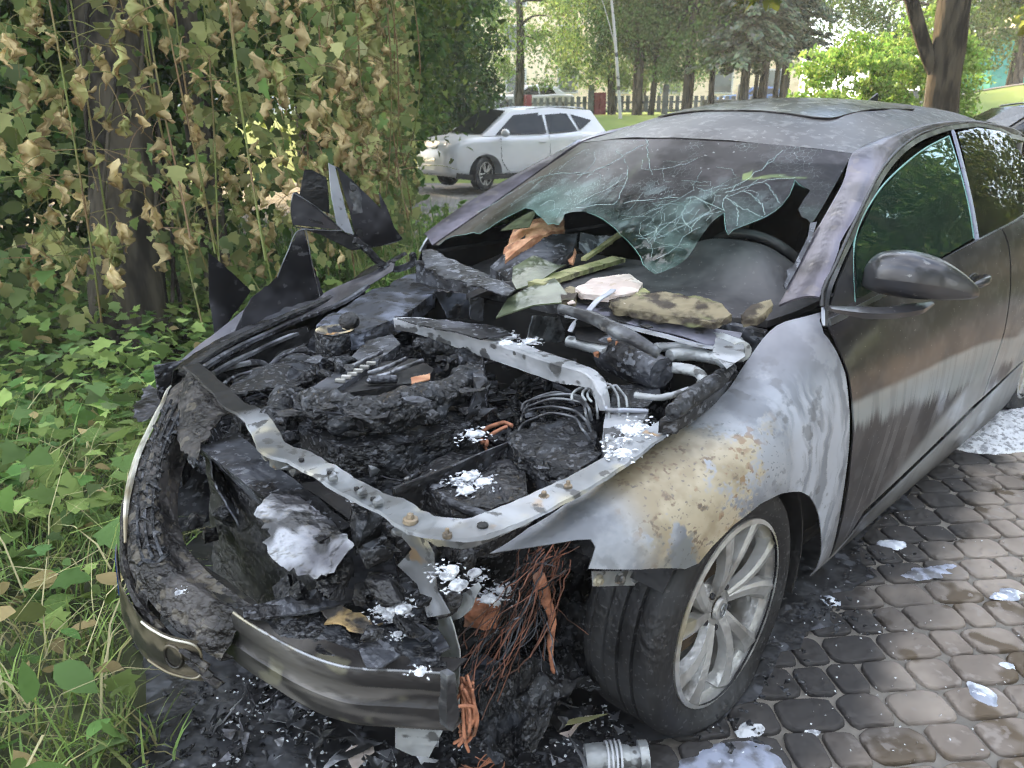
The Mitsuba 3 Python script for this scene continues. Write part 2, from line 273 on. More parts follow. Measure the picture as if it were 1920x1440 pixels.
scene['m_steel'] = two(bump(pr(proc(f_steel), 0.45, 0.35), lambda p, n, uv: nz(p, 40, 3), 0.0015))
def f_fender(p, n, uv):
    q1 = nz(p, 5, 4); q2 = nz(p, 11, 4, 2.5); q3 = nz(p, 30, 3, 6.2); fine = nz(p, 130, 2, 1.0); crisp = (nz(p, 34, 4, 7) - .5) * .11 + (fine - .5) * .10
    w = fbm(p.x * 3 + q2, p.y * 3, p.z * 9 + q1 * 2, 4)
    c = mix((.155, .165, .185), (.29, .305, .33), smoothstep(.34, .62, w + crisp * .7))
    c = mix(c, (.34, .36, .395), smoothstep(.55, .66, q2 + crisp) * .6)
    mid = smoothstep(.42, .30, p.x) * smoothstep(-.22, -.08, p.x) * smoothstep(.80, .70, p.z)
    oc = smoothstep(.44, .49, fbm(p.x * 5.5 + q1, p.z * 5, p.y * 6 + 4, 4) + crisp) * mid
    c = mix(c, mix((.39, .335, .235), (.27, .22, .14), smoothstep(.35, .65, nz(p, 18, 4, 3))), oc * .95)
    c = mix(c, (.15, .16, .155), smoothstep(.52, .62, fbm(p.x * 6 + 9, p.z * 8 + q2, p.y * 5, 4) + crisp) * mid * .75)
    c = mix(c, (.17, .13, .09), smoothstep(.60, .72, q3) * oc * smoothstep(.40, .62, fine))
    c = mix(c, (.10, .10, .10), smoothstep(.68, .78, fine) * mid * .6)
    back = smoothstep(-.10, -.26, p.x) * smoothstep(.86, .74, p.z)
    st = fbm(p.x * 30 + q2 * 2, p.y * 14, p.z * 4, 4) + crisp * .25
    c = mix(c, mix((.20, .215, .245), (.38, .405, .455), smoothstep(.34, .62, st)), back * smoothstep(.30, .55, q1 + .12))
    edge = smoothstep(-.47, -.58, p.x); c = mix(c, (.09, .085, .085), edge * .8)
    c = mix(c, (.07, .07, .07), smoothstep(.56, .68, nz(p, 26, 4, 12) + crisp * .5) * smoothstep(.45, .62, q1) * .5); c = mix(c, (.20, .12, .06), smoothstep(.60, .66, nz(p, 44, 3, 3)) * smoothstep(.48, .6, q2) * mid * .7)
    up = smoothstep(.76, .90, p.z); c = mix(c, mix((.10, .10, .12), (.30, .30, .33), q2), up * .8)
    return c
scene['m_fender'] = two(bump(pr(proc(f_fender), proc(lambda p, n, uv: .38 + .25 * nz(p, 9, 2, 3)), 0.25), lambda p, n, uv: nz(p, 70, 3) * .5 + nz(p, 14, 2), 0.003))
def lerpv(x, xs, ys):
    r = mi.Float(ys[0])
    for a, b, c, d in zip(xs[:-1], xs[1:], ys[:-1], ys[1:]): r = dr.select(x < a, dr.lerp(mi.Float(c), mi.Float(d), dr.clip((x - a) / (b - a), 0, 1)), r)
    return r
def f_paint(p, n, uv):
    c = mix((.028, .026, .029), (.046, .043, .046), nz(p, 3, 3))
    xs = (-.45, -.81, -1.15, -1.56, -1.86, -2.4, -2.9)
    zu = lerpv(p.x, xs, (.70, .682, .665, .643, .607, .52, .47)); zl = lerpv(p.x, xs, (.63, .59, .54, .475, .452, .42, .40))
    wob = (nz(p, 9, 3, 2) - .5) * .05; run = fbm(p.x * 55, p.z * 2.5, 0, 3)
    side = smoothstep(.80, .88, p.y)
    band = smoothstep(zu + .012, zu - .012, p.z + wob * .2) * smoothstep(zl - .02, zl + .03, p.z + wob + (run - .5) * .06)
    band = band * (.78 + .22 * smoothstep(.36, .5, run)) * side
    z2 = lerpv(p.x, xs, (.27, .32, .39, .50, .55, .60, .6)); low = smoothstep(z2, z2 - .07, p.z + wob * .5) * smoothstep(-.75, -1.15, p.x) * side * smoothstep(.35, .5, nz(p, 5, 3, 7) + .1)
    dr_ = smoothstep(.60, .68, fbm(p.x * 22 + p.z * 5, p.z * 2, 1, 3)) * smoothstep(.62, .5, p.z) * side * .30
    dust = smoothstep(.45, .75, nz(p, 22, 4, 5)) * .14
    c = mix(c, (.27, .30, .305), band * .88); c = mix(c, (.28, .295, .30), low * .8); c = mix(c, (.16, .16, .165), dr_ + dust)
    sp = smoothstep(.90, .94, nz(p, 110, 1, 3)); c = mix(c, (.22, .22, .22), sp * .4)
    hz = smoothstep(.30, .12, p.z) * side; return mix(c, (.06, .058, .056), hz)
def r_paint(p, n, uv): return .20 + .16 * smoothstep(.35, .7, nz(p, 6, 3, 1)) + .25 * smoothstep(.62, .5, p.z) * smoothstep(.4, .6, nz(p, 5, 3, 7))
scene['m_paint'] = two(pr(proc(f_paint), proc(r_paint), 0.35, clearcoat=0.35, clearcoat_gloss=0.75))
def f_roofp(p, n, uv):
    c = mix((.032, .029, .031), (.062, .057, .058), smoothstep(.3, .7, nz(p, 4, 4, 3)))
    c = mix(c, (.19, .185, .18), smoothstep(.50, .75, nz(p, 42, 4, 2)) * .35)
    sp = smoothstep(.88, .93, nz(p, 95, 1, 3)); return mix(c, (.30, .30, .29), sp * .4)
scene['m_roof'] = two(pr(proc(f_roofp), proc(lambda p, n, uv: .30 + .18 * nz(p, 7, 3, 9)), 0.3, clearcoat=0.2))
# glass
scene['m_sideglass'] = {'type': 'blendbsdf', 'weight': {'type': 'rgb', 'value': 0.20}, 'a': {'type': 'thindielectric', 'int_ior': 1.7, 'specular_reflectance': {'type': 'rgb', 'value': [.80, 1, .95]}, 'specular_transmittance': {'type': 'rgb', 'value': [.16, .26, .22]}}, 'b': two({'type': 'diffuse', 'reflectance': {'type': 'rgb', 'value': [.035, .075, .062]}})}
scene['m_carglass'] = two(pr((.010, .011, .012), 0.10, specular=0.30))
scene['m_darkglass'] = {'type': 'blendbsdf', 'weight': {'type': 'rgb', 'value': 0.45}, 'a': {'type': 'thindielectric', 'int_ior': 1.5, 'specular_transmittance': {'type': 'rgb', 'value': [.03, .035, .033]}}, 'b': two({'type': 'diffuse', 'reflectance': {'type': 'rgb', 'value': [.014, .017, .014]}})}
scene['m_clearglass'] = {'type': 'thindielectric', 'int_ior': 1.5, 'specular_transmittance': {'type': 'rgb', 'value': [.7, .75, .73]}}
def w_soot(p, n, uv):
    up = smoothstep(1.06, 1.24, p.z + (nz(p, 7, 3) - .5) * .26 + smoothstep(.1, -.5, p.y) * .05)
    right = smoothstep(-.30, -.62, p.y); top = smoothstep(1.285, 1.305, p.z)
    a = dr.maximum(dr.maximum(up * .74, right * .8), top)
    clean = smoothstep(.30, .34, p.y) * smoothstep(1.29, 1.275, p.z) * smoothstep(1.04, 1.10, p.z)
    a = a * (1 - .85 * clean)
    cells = voronoi(p.y * 26, p.z * 40); blot = smoothstep(.40, .10, cells[0] + (nz(p, 60, 2) - .5) * .5) * smoothstep(.56, .68, nz(p, 10, 3, 4)) * .25
    return dr.clip(a + blot + .26 * smoothstep(.36, .64, nz(p, 16, 4, 8)) + .05, 0, 1)
def f_sootglass(p, n, uv):
    v = voronoi(p.y * 60, p.z * 85); craze = smoothstep(.09, .02, v[1] - v[0])
    low = smoothstep(1.24, 1.06, p.z + (nz(p, 6, 3, 4) - .5) * .2) * smoothstep(-.5, -.25, p.y)
    c = mix((.012, .010, .012), (.036, .032, .036), smoothstep(.4, .7, nz(p, 18, 4, 2)))
    c = mix(c, mix((.07, .125, .11), (.15, .235, .215), nz(p, 28, 3, 1)), low)
    zone = smoothstep(.50, .64, nz(p, 6, 3, 12)); c = mix(c, (.30, .40, .39), craze * dr.maximum(zone, .35 * low) * (.3 + .6 * low))
    c = mix(c, (.17, .22, .225), smoothstep(.58, .70, fbm(p.y * 20, p.z * 30, 1, 4)) * smoothstep(1.27, 1.15, p.z) * .5)
    r = smoothstep(-.30, -.6, p.y); c = mix(c, (.085, .075, .062), r * .8)
    sp = smoothstep(.80, .86, nz(p, 80, 2, 5)); return mix(c, (.34, .37, .37), sp * .6)
scene['m_screen'] = {'type': 'blendbsdf', 'weight': proc(w_soot), 'a': {'type': 'thindielectric', 'int_ior': 1.6, 'specular_transmittance': {'type': 'rgb', 'value': [.55, .72, .66]}},
    'b': two(pr(proc(f_sootglass), 0.34, specular=0.28))}
def f_shard(p, n, uv): return mix((.05, .065, .04), (.13, .15, .095), smoothstep(.3, .65, nz(p, 13, 4, 3)))
scene['m_shard'] = {'type': 'blendbsdf', 'weight': proc(lambda p, n, uv: .25 + .4 * smoothstep(.35, .65, nz(p, 12, 3, 2))), 'a': {'type': 'thindielectric', 'int_ior': 1.55, 'specular_transmittance': {'type': 'rgb', 'value': [.62, .70, .52]}}, 'b': two(pr(proc(f_shard), 0.3))}
# wood, ash, foam
def f_crossbeam(p, n, uv):
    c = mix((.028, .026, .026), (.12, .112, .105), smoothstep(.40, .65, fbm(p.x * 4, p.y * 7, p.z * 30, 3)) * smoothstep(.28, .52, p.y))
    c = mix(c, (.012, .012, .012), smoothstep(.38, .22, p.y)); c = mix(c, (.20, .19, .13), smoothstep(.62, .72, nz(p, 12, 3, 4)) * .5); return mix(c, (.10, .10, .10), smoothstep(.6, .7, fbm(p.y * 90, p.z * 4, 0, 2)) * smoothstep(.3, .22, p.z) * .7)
scene['m_beam'] = two(bump(pr(proc(f_crossbeam), 0.44, 0.3), lambda p, n, uv: nz(p, 50, 4), 0.003))
scene['m_farglass'] = {'type': 'thindielectric', 'int_ior': 1.5, 'specular_transmittance': {'type': 'rgb', 'value': [.10, .12, .11]}}

# ---------------------------------------------------------------- the burnt saloon: body shell
CAR = thing('burnt_car', 'burnt-out dark grey saloon with no bonnet, scorched bare front wing and smashed windscreen', 'car')
def cp(name, mesh, m, smooth=False, label=None, sub=None, kind=None, **kw): return part(sub or CAR, name, mesh, m, smooth, label, kind, **kw)
mirror_y = lambda m: tm(np.asarray(m.vertices) * V(1, -1, 1), np.asarray(m.faces)[:, ::-1])
sd = lambda x, s: side(x, s)
def fend_lift(x, s):
    P = side(x, s); n = (meshkit.fbm(P * 9, 3, 2) - .5) * .006; P = P.copy(); P[:, 1] += n * np.clip((.2 - x) * 3, 0, 1); return P
def xs_panel(poly, step, lift, t=0.0015):
    """panel over the (x, s) chart, s scaled so that steps are about even"""
    q = np.asarray(poly)[:, :2] * V(1, .11); p, f = plate2d(q, step); v = lift(p[:, 0], p[:, 1] / .11); m = tm(v, f)
    if np.asarray(m.face_normals)[:, 1].mean() < 0: f = f[:, ::-1]
    return thicken(v, f, t)
fender_xs = [(-0.385,7.000),(-0.308,7.000),(-0.226,7.000),(-0.153,6.912),(-0.063,6.883),(0.042,6.932),(0.134,6.940),(0.246,6.894),(0.335,6.874),(0.453,6.770),(0.562,6.463),(0.660,5.832),(0.585,5.513),(0.503,5.240),(0.474,5.054),(0.474,4.731),(0.498,4.235),(0.507,4.053),(0.395,3.258),(0.262,2.514),(0.217,2.466),(0.173,2.707),(0.098,2.966),(-0.014,3.086),(-0.120,2.958),(-0.230,2.642),(-0.311,2.335),(-0.394,1.856),(-0.450,1.505),(-0.505,1.067),(-0.545,0.293),(-0.622,0.454),(-0.551,1.658),(-0.516,2.812),(-0.506,3.765),(-0.497,4.941),(-0.471,5.754),(-0.458,6.247),(-0.475,6.707),(-0.516,7.000)]
cp('front_wing', xs_panel(fender_xs, .022, fend_lift, .003), 'm_fender', 40, 'scorched bare-metal front wing with ochre patches')
door_xs = [(-0.488,6.384),(-0.491,5.605),(-0.515,4.879),(-0.530,3.697),(-0.543,2.749),(-0.589,1.598),(-0.620,0.557),(-0.781,1.301),(-1.290,1.463),(-1.819,1.642)]
dx = np.array(door_xs)[:, :2]; dtop = np.array([[x, 7.0] for x in np.linspace(-1.97, -.56, 12)])
xsd = dx[-1]
front_door = np.vstack([[[-.535, 7.0]], dx, [[-1.93, float(xsd[1])], [-1.98, 3.0], [-1.975, 5.0]], dtop[:-1]])
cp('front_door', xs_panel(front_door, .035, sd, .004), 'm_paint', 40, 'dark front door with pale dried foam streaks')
rear = [[-1.99, 7.0], [-1.99, 5.0], [-1.995, 3.0], [-1.945, float(xsd[1])], [-2.60, 1.7], [-2.72, 2.3], [-2.84, 2.9], [-2.93, 3.4], [-2.95, 4.2], [-2.95, 5.5], [-2.97, 7.0]]
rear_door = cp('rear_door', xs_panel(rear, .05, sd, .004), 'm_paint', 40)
sill_xs = np.vstack([np.array([(-0.632,0.381),(-0.813,1.145),(-1.315,1.344),(-1.854,1.532)])[:, :2], [[-2.58, 1.65], [-2.64, 1.0], [-2.66, 0.05], [-1.4, 0.05]], np.array([(-0.836,0.351),(-0.545,0.293)])[:, :2]])
cp('sill', xs_panel(sill_xs, .04, sd, .004), 'm_paint', 40)
quarter = [[-2.96, 7.0], [-2.96, 3.45], [-3.1, 3.6], [-3.28, 3.4], [-3.43, 2.6], [-3.47, 1.6], [-3.48, .3], [-3.7, .3], [-3.72, 7.0]]
cp('rear_wing', xs_panel(quarter, .06, sd, .004), 'm_paint', 40)
def grid_mesh(P, flip=False, t=0):
    n, k = P.shape[:2]; f = []
    for i in range(n - 1):
        for j in range(k - 1): a = i * k + j; f += [[a, a + 1, a + k + 1], [a, a + k + 1, a + k]] if flip else [[a, a + k, a + k + 1], [a, a + k + 1, a + 1]]
    return thicken(P.reshape(-1, 3), np.array(f), t) if t else tm(P.reshape(-1, 3), f)
# far side: plain panels (only edges of it can be seen)
xx, ss = np.meshgrid(np.linspace(-3.72, -.5, 50), np.linspace(0, 7, 16), indexing='ij')
cp('front_door', mirror_y(grid_mesh(side(xx[35:], ss[35:]), False, .004)), 'm_paint', 40); cp('rear_door', mirror_y(grid_mesh(side(xx[15:36], ss[15:36]), False, .004)), 'm_paint', 40); cp('rear_wing', mirror_y(grid_mesh(side(xx[:16], ss[:16]), False, .004)), 'm_paint', 40)
# rear end: tail, boot lid, rear window
yy = np.linspace(-1, 1, 21); tail = np.array([[(-3.72 - .14 * (1 - abs(a) ** 3), a * .72 * (1 if z > .3 else .95), z) for a in yy] for z in (.22, .3, .45, .6, .75, .9, 1.0, 1.03)])
cp('rear_bumper', grid_mesh(tail[:5], True, .004), 'm_paint', 50); cp('boot_lid', grid_mesh(np.concatenate([tail[4:], [[(-3.35 - .05 * (1 - a * a), a * .72, 1.06 + .03 * (1 - a * a)) for a in yy]]]), True, .004), 'm_paint', 50)
# roof, cant rails and pillars
Y = np.linspace(-.58, .58, 41); tx = np.linspace(0, 1, 46)
xt = WX(Y, ZT(Y)); xe = -2.75 + .12 * (1 - (Y / .58) ** 2) * -1
RP = np.array([[(xt[j] + (xe[j] - xt[j]) * t ** 1.1, Y[j], 0) for j in range(41)] for t in tx]); RP[..., 2] = RZ(RP[..., 0], RP[..., 1])
RP[..., 2] += (meshkit.fbm(RP * V(5, 5, 0) + 3, 3, 4) - .5) * .010
sun_in = (RP[..., 0] < -1.32) & (RP[..., 0] > -2.35) & (np.abs(RP[..., 1]) < .40)
RP[..., 2] -= np.where(sun_in, .004, 0)
roof_k = cp('roof', grid_mesh(RP, True, .006), 'm_roof', 35, 'sooty grey roof speckled with ash and pollen')
sl = [[(x, y, RZ(x, y) - .0005) for x, y in ((-1.33, .385), (-1.33, -.385), (-2.33, -.385), (-2.33, .385))][k] for k in (0, 1, 2, 3)]
sr = np.array([(x, y) for x, y in resample(np.array([(-1.33, .39), (-1.33, -.39), (-2.34, -.39), (-2.34, .39)]), .05)])
SP, sf = plate2d(np.array(Polygon([(-1.335 - .05, .385), (-1.335, .0), (-1.385, -.385), (-2.33, -.385), (-2.33, .385)]).buffer(-.10).buffer(.10).exterior.coords)[:-1], .04); sv = np.c_[SP, RZ(SP[:, 0], SP[:, 1]) + .0035]
cp('sunroof', thicken(sv, sf, .004), 'm_sunroof', 35, 'dark glass sunroof panel', sub=roof_k)
fin = hull([(-2.62, .0, 1.462), (-2.80, .018, 1.455), (-2.80, -.018, 1.455), (-2.84, 0, 1.53), (-2.82, .006, 1.535), (-2.82, -.006, 1.535)])
cp('antenna_fin', dice(fin, .03), 'm_plastic', 40, sub=roof_k)
inner = np.array(list([(-0.448,0.721,0.943),(-0.612,0.691,1.026),(-0.802,0.656,1.123),(-1.002,0.623,1.225)]) + [(-1.162, .58, 1.314)] + [(x, .58, RZ(x, .58)) for x in (-1.4, -1.7, -2.1, -2.5, -2.75)] + [(-3.05, .60, 1.235), (-3.35, .63, 1.07)])
outer = np.array([(-0.485,0.808,0.973),(-0.602,0.786,1.040),(-0.763,0.754,1.118),(-0.941,0.718,1.194),(-1.131,0.679,1.263),(-1.420,0.636,1.331),(-1.715,0.607,1.371),(-2.138,0.583,1.396),(-2.508,0.564,1.404),(-2.883,0.563,1.383),(-3.362,0.572,1.326)]); outer = np.vstack([outer, [(-2.95, .70, 1.17), (-3.05, .76, 1.06)]])
def strip(a, b, n=70, bulge=.02, k=9, out=(0, .55, .8)):
    A, B = spline(a, n), spline(b, n); o = norm(V(*out)); P = np.array([[A[i] * (1 - w) + B[i] * w + o * bulge * 4 * w * (1 - w) for w in np.linspace(0, 1, k)] for i in range(n)]); return P
pil = strip(inner, outer, bulge=.016)
pil += (np.exp(-((pil[..., 0] + .72) / .05) ** 2) * -.012)[..., None] * V(0, 1, .6)      # the dent in the pillar
cp('pillar', grid_mesh(pil, False, .006), 'm_pillar', 40, 'bluish scorched windscreen pillar and roof rail, dented')
cp('pillar', mirror_y(grid_mesh(strip(inner, outer, bulge=.016), False, .006)), 'm_pillar', 40)
rim_line = spline([(-0.523,-0.824,0.937),(-0.777,-0.794,1.057),(-1.031,-0.725,1.196),(-1.183,-0.598,1.317)], 24) + V(0, 0, .008)
cp('windscreen_trim', sweep(rim_line, [(-.016, -.004), (.016, -.004), (.014, .006), (-.014, .006)], up=(.5, -.6, .6)), 'm_trimlight', 40, 'pale bluish metal strip along far windscreen pillar')
# side glass and its bright surround
gl = lambda a, b: np.stack([a, G(a, b), b], -1)
w1 = np.array([(-0.676,0.832,0.946),(-0.764,0.772,1.086),(-1.022,0.720,1.196),(-1.323,0.682,1.268),(-1.630,0.651,1.316),(-1.946,0.624,1.351),(-1.816,0.732,1.206),(-1.729,0.806,1.082),(-1.683,0.842,1.008),(-1.193,0.847,0.975),(-0.799,0.840,0.946)])
cp('front_side_window', panel(w1[:, [0, 2]], gl, .05, .004), 'm_sideglass', 60, 'green tinted front side window with a chipped edge')
edge1 = spline([(-0.659,0.839,0.927),(-0.761,0.772,1.086),(-1.022,0.718,1.200),(-1.328,0.680,1.271),(-1.636,0.648,1.320),(-1.961,0.621,1.354),(-1.822,0.732,1.206),(-1.735,0.807,1.081),(-1.689,0.843,1.008)], 60)
cp('glass_edge', tube(edge1 + V(0, .003, 0), .0035, 6), 'm_edge', True)
w2 = np.array(list([(-2.095,0.611,1.364),(-2.431,0.589,1.378),(-2.841,0.587,1.357),(-3.244,0.600,1.303)]) + [(-2.95, G(-2.95, 1.30), 1.30), (-3.0, G(-3.0, 1.10), 1.10), (-2.6, .8, 1.055)] + list([(-2.494,0.821,1.024),(-1.765,0.847,1.000),(-1.833,0.762,1.158)]))
cp('rear_side_window', panel(w2[:, [0, 2]], gl, .06, .004), 'm_darkglass', 60)
tri = np.array([(-0.507,0.827,0.929),(-0.599,0.805,0.999),(-0.747,0.776,1.078),(-0.666,0.837,0.933)]); cp('quarter_trim', panel(tri[:, [0, 2]], gl, .04, .004), 'm_plastic', 40)
top_tr = spline(np.vstack([[(-0.484,0.835,0.902),(-0.522,0.812,0.968),(-0.623,0.789,1.035),(-0.783,0.759,1.112),(-0.965,0.722,1.189),(-1.154,0.685,1.255),(-1.438,0.644,1.322),(-1.732,0.616,1.360),(-2.108,0.594,1.384),(-2.462,0.579,1.389),(-2.826,0.580,1.367),(-3.283,0.590,1.312)], [(-2.95, G(-2.95, 1.33), 1.33)]]), 80)
prf = [(-.010, -.004), (.010, -.004), (.009, .006), (-.009, .006)]
cp('window_surround', sweep(top_tr, prf, up=(0, .9, .4)), 'm_chrome', 40, 'dulled bright window surround')
bel = spline(np.vstack([[(-0.497,0.833,0.911),(-0.790,0.845,0.931),(-1.182,0.853,0.960),(-1.685,0.850,0.992),(-2.488,0.823,1.020)], [(-3.0, G(-3.0, 1.08) + .0, 1.075)]]), 60)
cp('belt_trim', sweep(bel + V(0, .006, 0), prf, up=(0, .9, .4)), 'm_chrome', 40)
bp_ = spline([(-2.042,0.608,1.369),(-1.867,0.727,1.213),(-1.764,0.808,1.079),(-1.718,0.847,0.999)], 24)
cp('window_divider', sweep(bp_ + V(0, .004, 0), [(-.009, -.004), (.009, -.004), (.009, .006), (-.009, .006)], up=(0, .9, .4)), 'm_trimlight', 40)
seal = spline([(-0.485,0.816,0.952),(-0.495,0.807,0.975),(-0.608,0.786,1.039),(-0.764,0.755,1.116),(-0.943,0.719,1.192),(-1.133,0.680,1.261),(-1.422,0.638,1.329),(-1.717,0.608,1.370),(-2.133,0.585,1.394),(-2.501,0.567,1.402),(-2.875,0.565,1.380),(-3.334,0.576,1.324)], 70)
cp('door_seal', tube(seal + V(0, .004, .002), .006, 6), 'm_plastic', True)
far = [mirror_y(panel(w1[:, [0, 2]], gl, .08, .004)), mirror_y(panel(w2[:, [0, 2]], gl, .08, .004))]
cp('front_side_window', far[0], 'm_farglass', 60); cp('rear_side_window', far[1], 'm_darkglass', 60)
cp('window_surround', mirror_y(sweep(top_tr, prf, up=(0, .9, .4))), 'm_chrome', 40)
bl = strip([(-2.88, .0, 1.40), (-2.85, .3, 1.385), (-2.78, .58, 1.335)], [(-3.40, 0, 1.09), (-3.38, .35, 1.085), (-3.33, .68, 1.065)], 20, .02, 8, (-.5, 0, .8)); full = np.concatenate([bl[::-1] * V(1, -1, 1), bl[1:]])
cp('rear_window', grid_mesh(full, False, .004), 'm_darkglass', 60)
# cabin: floor, bulkhead, lining, seats, dashboard, steering wheel
cab = [move(bevel_box(2.9, 1.66, .04, .01), (-1.85, 0, .22)), move(bevel_box(.03, 1.5, .62, .01), (-.36, 0, .50)), move(bevel_box(.03, 1.5, .75, .01), (-3.1, 0, .6))]
for s in (1, -1): cab += [move(bevel_box(2.7, .03, .70, .01), (-1.85, s * .80, .56))]
cp('cabin_floor', cat(cab), 'm_cabin'); RL = RP.copy(); RL[..., 2] -= .045; cp('headlining', grid_mesh(RL[2:-1, 2:-2], True, .008), 'm_cabin', 40)
def seat(y):
    base = rough(dice(bevel_box(.52, .52, .18, .06), .08), .01, 6, 1); back = rough(dice(bevel_box(.16, .50, .66, .06), .08), .01, 6, 2); hd = dice(bevel_box(.10, .26, .18, .04), .06)
    return cat([move(base, (-1.45, y, .44)), move(back, (-1.82, y, .80), ry=-16), move(hd, (-1.95, y, 1.17), ry=-14)])
for y in (.37, -.37): cp('seat', seat(y), 'm_cabin', 50)
cp('rear_seat', cat([move(dice(bevel_box(.55, 1.3, .2, .06), .12), (-2.55, 0, .45)), move(dice(bevel_box(.18, 1.3, .62, .06), .12), (-2.86, 0, .78), ry=-20)]), 'm_cabin', 50)
def dash_pt(x, y):
    z = .905 + .02 * (1 - (y / .7) ** 2) - .05 * np.clip((-.78 - x) / .25, 0, 1) ** 2 - .5 * np.clip((-.93 - x), 0, 1) + (meshkit.fbm(np.stack([x, y, 0 * x], -1) * 5, 3, 3) - .5) * .02
    hood = np.exp(-(np.abs((y - .37) / .215) ** 3.2)) * np.exp(-(np.abs((x + .83) / .18) ** 3)) * .125; z = z + hood
    return np.stack([x, y, z - .10 * smoothstep_np(-.05, -.45, y) * np.clip((x + .95) / .5, 0, 1)], -1)
def smoothstep_np(a, b, x): t = np.clip((x - a) / (b - a), 0, 1); return t * t * (3 - 2 * t)
DX, DY = np.meshgrid(np.linspace(-1.02, -.24, 50), np.linspace(-.70, .70, 90), indexing='ij'); DX = np.minimum(DX, WX(DY, .93 + 0 * DY) - .03 + (DX + .24) * .3)
cp('dashboard', grid_mesh(dash_pt(DX, DY), False, .02), 'm_dash', 50, 'grey dashboard with domed instrument hood')
ring = np.array([(math.cos(a), math.sin(a)) for a in np.linspace(0, 2 * math.pi, 41)]) * .185
wx, wn = V(-1.0, .37, .91), norm(V(-.80, 0, .60)); wu = norm(np.cross(V(0, 1, 0), wn)); wr = np.array([wx + V(0, 1, 0) * a + wu * b for a, b in ring])
stw = cp('steering_wheel', tube(wr, .017, 10), 'm_plastic', True); cp('hub', cat([tube([wx + V(0, .17 * math.cos(a), 0) + wu * .17 * math.sin(a), wx], (.016, .03), 8) for a in (math.pi * 1.5, .15, math.pi - .15)] + [move(lump((0, 0, 0), (.13, .16, .10), 3, .02, 3), wx)]), 'm_plastic', True, sub=stw)
# windscreen: what is left of it
ws = np.array([(-0.488,-0.763,0.945),(-0.679,-0.788,1.018),(-0.890,-0.748,1.125),(-1.083,-0.681,1.238),(-1.159,-0.578,1.313),(-1.035,-0.307,1.338),(-0.989,0.002,1.349),(-1.039,0.299,1.341),(-1.102,0.460,1.329),(-1.159,0.577,1.314),(-1.033,0.598,1.249),(-0.899,0.619,1.180),(-0.818,0.630,1.140),(-0.787,0.632,1.125),(-0.795,0.613,1.136),(-0.792,0.596,1.141),(-0.818,0.572,1.160),(-0.862,0.564,1.184),(-0.914,0.559,1.209),(-0.916,0.542,1.216),(-0.921,0.519,1.226),(-0.930,0.497,1.237),(-0.910,0.505,1.225),(-0.859,0.519,1.197),(-0.811,0.524,1.173),(-0.765,0.523,1.153),(-0.727,0.515,1.138),(-0.696,0.501,1.128),(-0.660,0.481,1.117),(-0.628,0.466,1.106),(-0.601,0.465,1.094),(-0.621,0.443,1.109),(-0.676,0.402,1.145),(-0.660,0.396,1.139),(-0.638,0.393,1.130),(-0.610,0.394,1.116),(-0.573,0.398,1.098),(-0.536,0.404,1.079),(-0.498,0.413,1.058),(-0.459,0.419,1.039),(-0.431,0.417,1.026),(-0.406,0.410,1.016),(-0.378,0.397,1.006),(-0.351,0.381,0.997),(-0.356,0.359,1.004),(-0.371,0.324,1.017),(-0.394,0.302,1.032),(-0.410,0.268,1.045),(-0.438,0.220,1.066),(-0.455,0.179,1.079),(-0.474,0.141,1.092),(-0.493,0.097,1.104),(-0.503,0.067,1.111),(-0.518,0.024,1.119),(-0.529,-0.021,1.125),(-0.529,-0.055,1.124),(-0.524,-0.086,1.120),(-0.511,-0.102,1.113),(-0.481,-0.084,1.099),(-0.451,-0.074,1.085),(-0.458,-0.104,1.087),(-0.454,-0.124,1.084),(-0.485,-0.179,1.094),(-0.515,-0.233,1.101),(-0.546,-0.277,1.110),(-0.572,-0.340,1.110),(-0.550,-0.365,1.094),(-0.521,-0.385,1.076),(-0.494,-0.413,1.057),(-0.456,-0.424,1.036),(-0.422,-0.423,1.021),(-0.454,-0.490,1.019),(-0.450,-0.532,1.005),(-0.479,-0.630,0.988),(-0.469,-0.669,0.970),(-0.422,-0.653,0.955)])
wl = lambda a, b: np.stack([WX(a, b), a, b], -1)
wsg = cp('windscreen', panel(ws[:, 1:], wl, .03, .0, flip=True), 'm_screen', True, 'smashed windscreen, sooty above and crazed green below')
def crk(px): return tube(spline(np.array(px) + V(.004, 0, .002), 14) + np.random.default_rng(len(px)).normal(0, .0025, (14, 3)), .0010, 4)
cr = [crk(x) for x in ([(-1.034,0.397,1.315),(-0.895,0.385,1.253),(-0.765,0.361,1.197),(-0.680,0.400,1.148)], [(-0.680,0.400,1.148),(-0.694,0.279,1.180),(-0.615,0.109,1.163),(-0.543,-0.079,1.130)], [(-0.912,-0.187,1.299),(-0.715,-0.000,1.215),(-0.580,0.049,1.149)], [(-0.986,-0.110,1.343),(-0.881,-0.032,1.296),(-0.758,0.071,1.235)], [(-0.765,0.361,1.197),(-0.877,0.434,1.231),(-0.935,0.495,1.240)], [(-0.743,0.375,1.183),(-0.722,0.452,1.153),(-0.721,0.507,1.137)], [(-0.798,0.406,1.201),(-0.780,0.463,1.177),(-0.729,0.506,1.141)], [(-0.866,0.441,1.224),(-0.832,0.483,1.196),(-0.799,0.520,1.169)], [(-0.680,0.400,1.148),(-0.635,0.357,1.136),(-0.540,0.364,1.090)], [(-0.761,-0.246,1.218),(-0.851,-0.140,1.275),(-0.974,-0.102,1.338)], [(-0.665,-0.677,1.055),(-0.816,-0.585,1.155),(-0.783,-0.264,1.225)], [(-0.694,0.279,1.180),(-0.617,0.292,1.141),(-0.564,0.357,1.103)], [(-0.737,0.406,1.173),(-0.698,0.439,1.146),(-0.643,0.464,1.113)])]
rk = np.random.default_rng(8); wp_ = Polygon(ws[:, 1:]).buffer(-.012)
